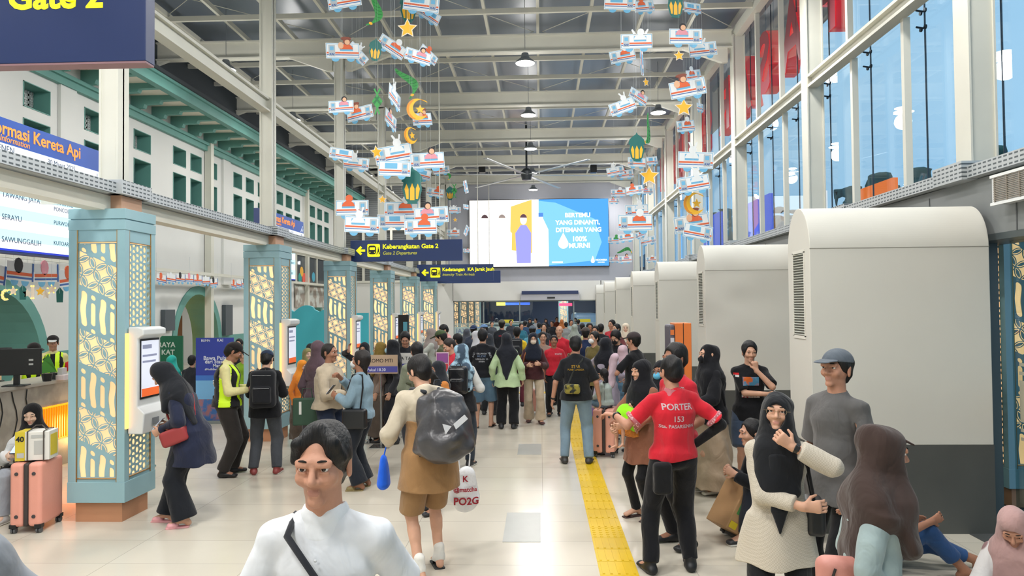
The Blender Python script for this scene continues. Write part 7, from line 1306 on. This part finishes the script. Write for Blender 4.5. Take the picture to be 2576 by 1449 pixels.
row(1340, 818, 17, 168, 0, 'a', ('cap', '#5a6470', {}), ('#5a9cb4', .9), ('pants', '#3a4250'), 'man in teal shirt and grey cap'); row(1369, 812, 20, 0, 1, 'b', ('long', '#141214', {'len': .2}), ('#3a3c44', .9), ('pants', '#2a2c30'), 'woman with long loose hair near the sliding door')
row(1474, 822, 14.6, 172, 0, 'a', ('cap', '#4c4440', {}), ('#1f2c4c', .5), ('pants', '#23304a'), 'man in navy shirt with white logo, brown cap', None, (plane_text('O', .07, '#c8d0dc', .36, x=.05),), fat=1.1)
row(1484, 811, 17.4, 5, 0, 'c', S_, ('#c8c090', .5), ('pants', '#2a2c30'), 'man in pale shirt facing the viewer behind the brown cap')
row(1497, 832, 13, -48, 0, 'b', S_, ('#6b6038', .9, -.2), ('pants', '#25272b'), 'young man with white mask and olive jacket', None, (mask('#e4e4e4'),)); row(1499, 818, 16.4, -20, 0, 'a', S_, ('#2c3038', .9), ('pants', '#25272b'), 'man in dark jacket behind the white mask'); row(1512, 813, 17.8, 170, 0, 'a', S_, ('#1f2228', .9), ('pants', '#25272b'), 'man in black by the right end of the far glass')
pj = row(1524, 847, 11.4, 158, 1, 'b', hj('#1c1e25', drape=.3, back=.36, w=1.1), ('#a9a2b4', .95, -.3), ('skirt', '#a39cae'), 'woman in black headscarf and long lilac dress', dict(wp=(.12, -.30, 1.35), wn=(-.2, -.2, 1.0)))
o = on(pj[0], 'wooden_rod', 'brown wooden rod held up by the woman in lilac', 'rod'); J = pj[1]; MB().cyl((-.05, .26, .95), (-.17, .22, 1.42), .012).build('rod', mat('wood_brown', '#8a5a30', .5), o)
row(1556, 826, 13.1, -38, 0, 'b', ('short', '#121113', {'vol': .03}), ('#1b1c22', .5), ('pants', '#1b1c22'), 'man in black T-shirt and black mask looking down', dict(PH, hp=30), (mask('#15161a'),), fat=1.1)
pj = row(1598, 833, 10.6, -128, 0, 'a', ('cap', '#3c3436', {}), ('#17181c', .5, -.05), ('pants', '#22252b'), 'man in dark brown cap and black shirt reaching to the suitcase', dict(wp=(.30, -.36, 1.06), cup=.9, wn=(-.24, -.2, 1.0), hp=4), fat=1.12)
o = on(pj[0], 'folded_jacket', 'pale pink jacket hung over the arm of the man in brown cap', 'clothing'); J = pj[1]; sobj('cloth', [P(J['elp']+V((.02, -.02, .22)), J['elp']+V((.05, -.08, -.18)), (.05, .06), (.09, .05), k=.03)], .011, cloth('#c8b0bc'), o, noise=.01, nf=22)
row(1566, 866, 12.0, 160, 1, 'a', hj('#c9aeb8'), ('#5c7f98', .9, -.3), ('skirt', '#5c7f98'), 'woman in blue flowered dress beside the brown cap')
row(1541, 803, 18.6, -42, 0, 'a', S_, ('#b8303c', .5), ('pants', '#25272b'), 'man in red by the farthest white housings'); row(1553, 813, 17, -55, 0, 'b', S_, ('#7a4448', .5), ('pants', '#25272b'), 'man in dull red just before the housings'); row(1576, 812, 17.4, -12, 1, 'd', hj('#d8cbb8'), ('#d0c4b0', .95), ('skirt', '#c8bca8'), 'woman in cream headscarf beside the white housings')
row(1466, 812, 22, 175, 0, 'a', ('cap', '#3a3c44', {}), ('#2a3040', .9), ('pants', '#25272b'), 'man in dark cap close to the sliding door')
# ---------------------------------------------------------------- left side
pj = person('woman in black headscarf and navy dress bending to the kiosk', fl(447, 1318), 1.66, -80, fem=True, skin='b', vox=.007, fat=1.08, top=('#1f2438', .96, -.30, .034, {'noise': .010, 'name': 'blouse'}), bot=('pants', '#191c22', 1, .034, {'flare': .04}), shoe=('slide', '#e0a0a4'), head=('hijab', '#1d1f24', {'drape': .2, 'back': .42, 'w': 1.18}), pose=dict(lean=20, hp=30, hip=(0, .14, 0), wp=(.11, -.13, .95), wn=(-.11, -.11, .98), cup=.6, cun=.6, fp=(.12, .10, .085), fn=(-.10, -.12, .085)), more=[watch('p')])
sling(pj, '#8f2f30', 'dark red crossbody bag of the woman at the kiosk', 1, .04, .25, .15, sh_side=-1, fwd=-.10, m=mat('red_leather', '#8f2f30', .45)); phone(pj, 'n', 'phone held to the kiosk by the woman in navy', '#c8ccd4')
pj = person('traffic guard in black and neon vest with pale yellow sleeves', fl(572, 1196), 1.70, 104, skin='c', vox=.0088, fat=1.08, top=('#dfd69a', .96, -.0, .020, {'collar': '#dfd69a'}), bot=('pants', '#2c2826', 1, .034), shoe=('boot', '#18181b'), head=('cap', '#201c1c', {}), pose=dict(hp=26, hy=10, wp=(.10, -.27, 1.10), wn=(-.10, -.27, 1.08), cup=.7, cun=.7, fp=(.14, -.04, .085), fn=(-.12, .03, .085)), more=[vest('#1b1b1e', fat=1.14)])
J = pj[1]; o = on(pj[0], 'belt_radio', 'black radio clipped at the back of the traffic guard', 'radio'); sobj('radio_body', [BX(J['P']+J['B']*.16+J['S']*.05+V((0, 0, .04)), (.03, .02, .06), .01)], .008, blk, o); MB().cyl(J['P']+J['B']*.16+J['S']*.06+V((0, 0, .09)), J['P']+J['B']*.16+J['S']*.06+V((0, 0, .18)), .006).build('antenna', blk, o)
pj = person('young man in navy cap, black jacket and red sneakers, from behind', fl(668, 1192), 1.58, -168, skin='b', vox=.009, top=('#17181c', .97, -.13, .034, {'name': 'jacket'}), bot=('pants', '#474a50', 1, .026), shoe=('sneaker', '#8a3a38'), head=('cap', '#26324a', {'hair': '#141315'}), pose=dict(hp=22, hy=-8, wp=(.10, -.32, 1.12), wn=(-.10, -.32, 1.12), fp=(.15, .02, .085), fn=(-.15, .03, .085)))
backpack(pj, '#1d1e22', 'black backpack with brown straps on the young man in navy cap', .33, .50, .19, '#3a332e', dz=-.10, vox=.010)
pj = person('stout man in beige bomber jacket looking right', pd(826, 9.1), H(862, 830, 9.1), 72, skin='c', vox=.0088, fat=1.18, top=('#b3a48e', .97, -.03, .045, {'name': 'jacket', 'noise': .012}), bot=('pants', '#232c40', 1, .02), head=('short', '#1b1614', {'vol': .006}), pose=dict(wp=(.10, -.36, 1.10), wn=(-.12, -.34, 1.05), cup=.6, cun=.7))
sling(pj, '#1b1c20', 'black clutch bag held in front of the beige bomber jacket', 1, .17, .24, .13, sh_side=-1, fwd=-.24)
o = empty('shopping_bag', (pd(772, 9.2).x, 9.2, .62), R(8), 'dark green shopping bag beside the man in the beige bomber', 'bag'); sobj('bag_body', [BX((0, 0, .17), (.17, .05, .17), .012)], .010, mat('green_bag', '#2c4a38', .6), o); MB().tube([(-.07, 0, .34), (-.05, 0, .46), (.05, 0, .46), (.07, 0, .34)], .006).build('handle', mat('green_bag', '#2c4a38'), o); MB().b2(-.09, -.06, -.054, -.05, .14, .30).build('tag_strip', mat('label_white', '#d5d5d0'), o)
pj = person('woman in purple-brown headscarf behind the beige bomber jacket', pd(800, 10.0), H(857, 803, 10.0), 165, True, 1.0, 'b', None, ('#5a4a52', .95, -.2, .03), ('skirt', '#3a3238', .93, .03), ('shoe', '#25262a'), hj('#5f4c54'))
pj = person('woman in light denim shirt with curly tied hair holding her mask', pd(908, 8.5), H(882, 905, 8.5), -98, True, 1.02, 'c', dict(wp=(.06, -.30, 1.14), wn=(-.05, -.30, 1.36), cup=.6, cun=.8, hp=-6), ('#7b93a1', .9, -.03, .034), ('pants', '#20242c', 1, .030, {'flare': .03}), ('slide', '#8a7a50'), ('pony', '#1c1614', {'len': .16, 'vol': .028}), more=[mask('#dcdcdc')])
sling(pj, '#17181b', 'black quilted handbag of the woman in denim', 1, -.02, .30, .24, sh_side=1, m=mat('leather_black', '#17181b')); phone(pj, 'p', 'phone in the hand of the woman in denim')
pj = row(1049, 860, 9.7, -152, 0, 'a', ('short', '#141315', {'vol': .02}), ('#7f8572', .95, -.1), ('pants', '#33363c'), 'young man in grey-green shirt seen from behind', PH); backpack(pj, '#4a4e38', 'olive backpack on the man in the grey-green shirt', .28, .40, .15, vox=.013)
row(1080, 926, 7.5, -60, 1, 'c', ('bun', '#1a1614', {'vol': .02}), ('#3a342e', .9), ('pants', '#2c2e33'), 'woman with glasses and tied hair behind the grey backpack', dict(hp=8), (specs('#2a2a2a'),))
row(1143, 844, 10.9, -62, 0, 'b', ('short', '#2a221f', {'vol': .004}), ('#c23040', .46), ('pants', '#1f2126'), 'man with cropped hair in red polo looking down', dict(PH, hp=28), fat=1.05)
pj = row(1117, 828, 12.4, -105, 0, 'b', ('cap', '#4a5a3c', {}), ('#4f5238', .95), ('pants', '#33363c'), 'man in green cap and olive jacket', dict(hp=16))
row(1086, 825, 14.6, -85, 1, 'b', hj('#8f8480'), ('#a9aca4', .95), ('skirt', '#b0aca4'), 'woman in grey headscarf at a farther kiosk', dict(wp=(.1, -.4, 1.25), wn=(-.1, -.3, 1.1))); row(1020, 830, 12.4, 8, 0, 'a', ('short', '#131214', {'vol': .02}), ('#1c1f26', .95), ('pants', '#22242a'), 'man in black hoodie reading his phone beside the pillars', dict(PH, hp=26))
row(991, 853, 11.3, -82, 1, 'b', hj('#1d1f24'), ('#2c2e33', .95), ('pants', '#22242a'), 'woman in black headscarf and pale mask', dict(hp=6), (mask('#9fc4d4'),)); row(958, 860, 11.4, -85, 1, 'b', hj('#7f6a34'), ('#8a7a70', .95), ('skirt', '#5a5048'), 'woman in mustard headscarf'); row(917, 861, 11.9, -5, 1, 'b', hj('#1f2228'), ('#2a2c31', .9), ('pants', '#22242a'), 'woman in black headscarf and blue mask raising a hand', dict(wn=(-.22, -.2, 1.55), hdn=(0, 0, 1)), (mask('#6fb8d8'),))
row(1126, 812, 16.2, -70, 0, 'b', S_, ('#d89a98', .5), ('pants', '#3a3c42'), 'man in salmon pink shirt bowing his head', dict(hp=30)); row(1152, 838, 13.4, -110, 0, 'b', S_, ('#b9c4d0', .9), ('pants', '#2c2e33'), 'person in pale shirt behind the red polo'); row(1174, 826, 18.8, 170, 1, 'b', hj('#4a4e58'), ('#565a64', .95), ('skirt', '#44464c'), 'woman in slate headscarf before the far glass')
row(1108, 905, 9.2, -60, 1, 'c', hj('#22252b'), ('#c07a3c', .9), ('skirt', '#3a3c42'), 'short woman with orange top beside the pole sign', dict(hp=10))
row(773, 876, 12.2, 40, 1, 'd', hj('#8f8a5c'), ('#a88a40', .95), ('skirt', '#6a5a4a'), 'older woman in olive patterned headscarf left of the bomber jacket'); row(781, 864, 13.4, 150, 0, 'a', S_, ('#6a7a98', .9), ('pants', '#33363c'), 'dark haired man behind the olive headscarf'); row(757, 905, 11.2, 60, 1, 'b', hj('#d8862c'), ('#c8742c', .95), ('skirt', '#4a4038'), 'woman in orange headscarf by the second pillar', dict(hp=12))
row(602, 852, 14.2, 5, 0, 'b', S_, ('#33363c', .9), ('pants', '#2c2e33'), 'man lifting his phone behind the traffic guard', dict(wn=(-.10, -.28, 1.58), hdn=(0, 0, 1), cun=.6)); row(613, 882, 13.0, -20, 1, 'b', ('long', '#181517', {'len': .18}), ('#7fa82c', .95), ('pants', '#3a3c42'), 'woman in lime green between the guard and the navy cap')
ch = empty('waiting_bench', (pd(430, 14).x, 14.2, 0), 0, 'low grey waiting bench near the green notice board', 'bench'); MB().b2(-1, 1, -.2, .2, .40, .45).build('seat', mat('bench_grey', '#6a6e70', .5), ch); [MB().b2(x-.03, x+.03, -.15, .15, 0, .40).build('leg', gun, ch) for x in (-.8, .8)]
SIT = dict(hip=(0, 0, -.425), fp=(.12, -.42, .085), fn=(-.12, -.42, .085), wp=(.10, -.32, .62), wn=(-.10, -.32, .62))
for k, (px, c, hd, lb) in enumerate(((428, '#2aa8a0', hj('#2fb3a8'), 'seated woman in turquoise headscarf seen from behind'), (480, '#2b2d33', S_, 'seated man in black next to the turquoise headscarf'))): person(lb, V((pd(px, 14.1).x, 14.15, 0)), 1.6, 178, k == 0, 1, 'b', SIT, (c, .95, -.05, .03), ('pants', '#33363c', 1, .02), ('shoe', '#25262a'), hd)
for px, X, h, face, lb, hp in ((50, -7.65, 1.62, 70, 'guard in dark cap and neon vest at the counter, the shorter one', 8), (104, -8.05, 1.69, 30, 'guard in black and white cap with bright neon vest, the taller one', 4)):
    d = -X*1850/(1360-px); person(lb, V((X, d, 0)), h, face, skin='a', vox=.010, top=('#dfd69a', .96, 0, .02, {'collar': '#dfd69a'}), bot=('pants', '#2c2826', 1, .02), shoe=('boot', '#18181b'), head=('cap', '#221e1e', {'brim': '#221e1e' if px < 90 else '#c8c8c4'}), pose=dict(hp=hp, wn=(-.18, -.25, 1.08)), more=[vest('#1f1f22')] + ([lambda rt, J, vox: sobj('arm_band', [P(J['shp'].lerp(J['elp'], .45), J['shp'].lerp(J['elp'], .8), .062, k=.003)], .009, cloth('#c83038'), rt)] if px > 90 else []))
st = empty('stool', (-5.28, 7.55, 0), 0, 'low white stool under the woman with the phone at the left', 'stool'); MB().lathe((0, 0, .38), [(.001, 0), (.19, 0), (.19, .04), (.001, .04)], 20).build('seat', white, st); [MB().cyl((.13*a, .13*b_, 0), (.10*a, .10*b_, .39), .015).build('leg', steel, st) for a in (-1, 1) for b_ in (-1, 1)]
pj = person('seated woman in black headscarf and white sweater behind the pink suitcase', V((-5.28, 7.5, 0)), 1.58, 12, True, 1.0, 'd', dict(SIT, hip=(0, 0, -.47), lean=4, hp=6, hy=6, wp=(.05, -.34, .70), wn=(-.12, -.34, .70), cup=.6, cun=.6), ('#d8dadc', .95, -.05, .036, {'noise': .010}), ('pants', '#9aa0aa', 1, .024), ('sneaker', '#c8c8c8'), ('hijab', '#1a1a1d', {'drape': .40, 'back': .3}), vox=.007); phone(pj, 'p', 'glowing phone of the seated woman with the pink suitcase', tilt=30)
sling(pj, '#1d1d20', 'black shoulder bag on the lap of the seated woman at the left', -1, .05, .24, .15, sh_side=1, fwd=-.15)
# ---------------------------------------------------------------- crowd at and beyond the sliding door
rs = random.Random(4)
cr = [(1322, 806, 27, '#2f4a6a', 'blue'), (1334, 800, 30, '#20232b', 'black'), (1349, 803, 33, '#c0c4cc', 'white'), (1357, 811, 25, '#3a6f9a', 'sky blue'), (1374, 801, 34, '#2b2f38', 'charcoal'), (1390, 806, 29, '#1d2027', 'jet black'), (1401, 797, 36, '#7a4030', 'rust'), (1414, 804, 31, '#b06a3c', 'orange brown'), (1425, 809, 26, '#8a8f92', 'light grey'), (1437, 803, 28, '#9fb0b0', 'pale green'), (1448, 800, 35, '#33384a', 'dusk blue'), (1456, 806, 31, '#565a60', 'grey'), (1238, 808, 29, '#4a4f58', 'slate'), (1250, 804, 36, '#6a7078', 'ash'), (1286, 806, 31, '#3a3e48', 'dark'), (1312, 812, 24, '#2f6f86', 'teal'), (1446, 815, 20.5, '#9aa39c', 'silver')]
for i, (px, yt, d, c, nm) in enumerate(cr):
    f = i % 3 == 1; d2 = d if abs(d-33.4) > .6 else 34.4
    person(f'far {"woman" if f else "man"} in {nm} {"headscarf" if f else "shirt"} near the sliding door', pd(px, d2), min(1.76, max(1.5, H(yt, px, d2))), rs.choice([0, 170, 20, -30, 180]), f, 1, rs.choice('abc'), None, (c, .9, -.1, .03), ('pants', '#2b2e34', 1, .02), ('shoe', '#222226'), hj(c) if f else S_, vox=.021, group='distant crowd at the door')
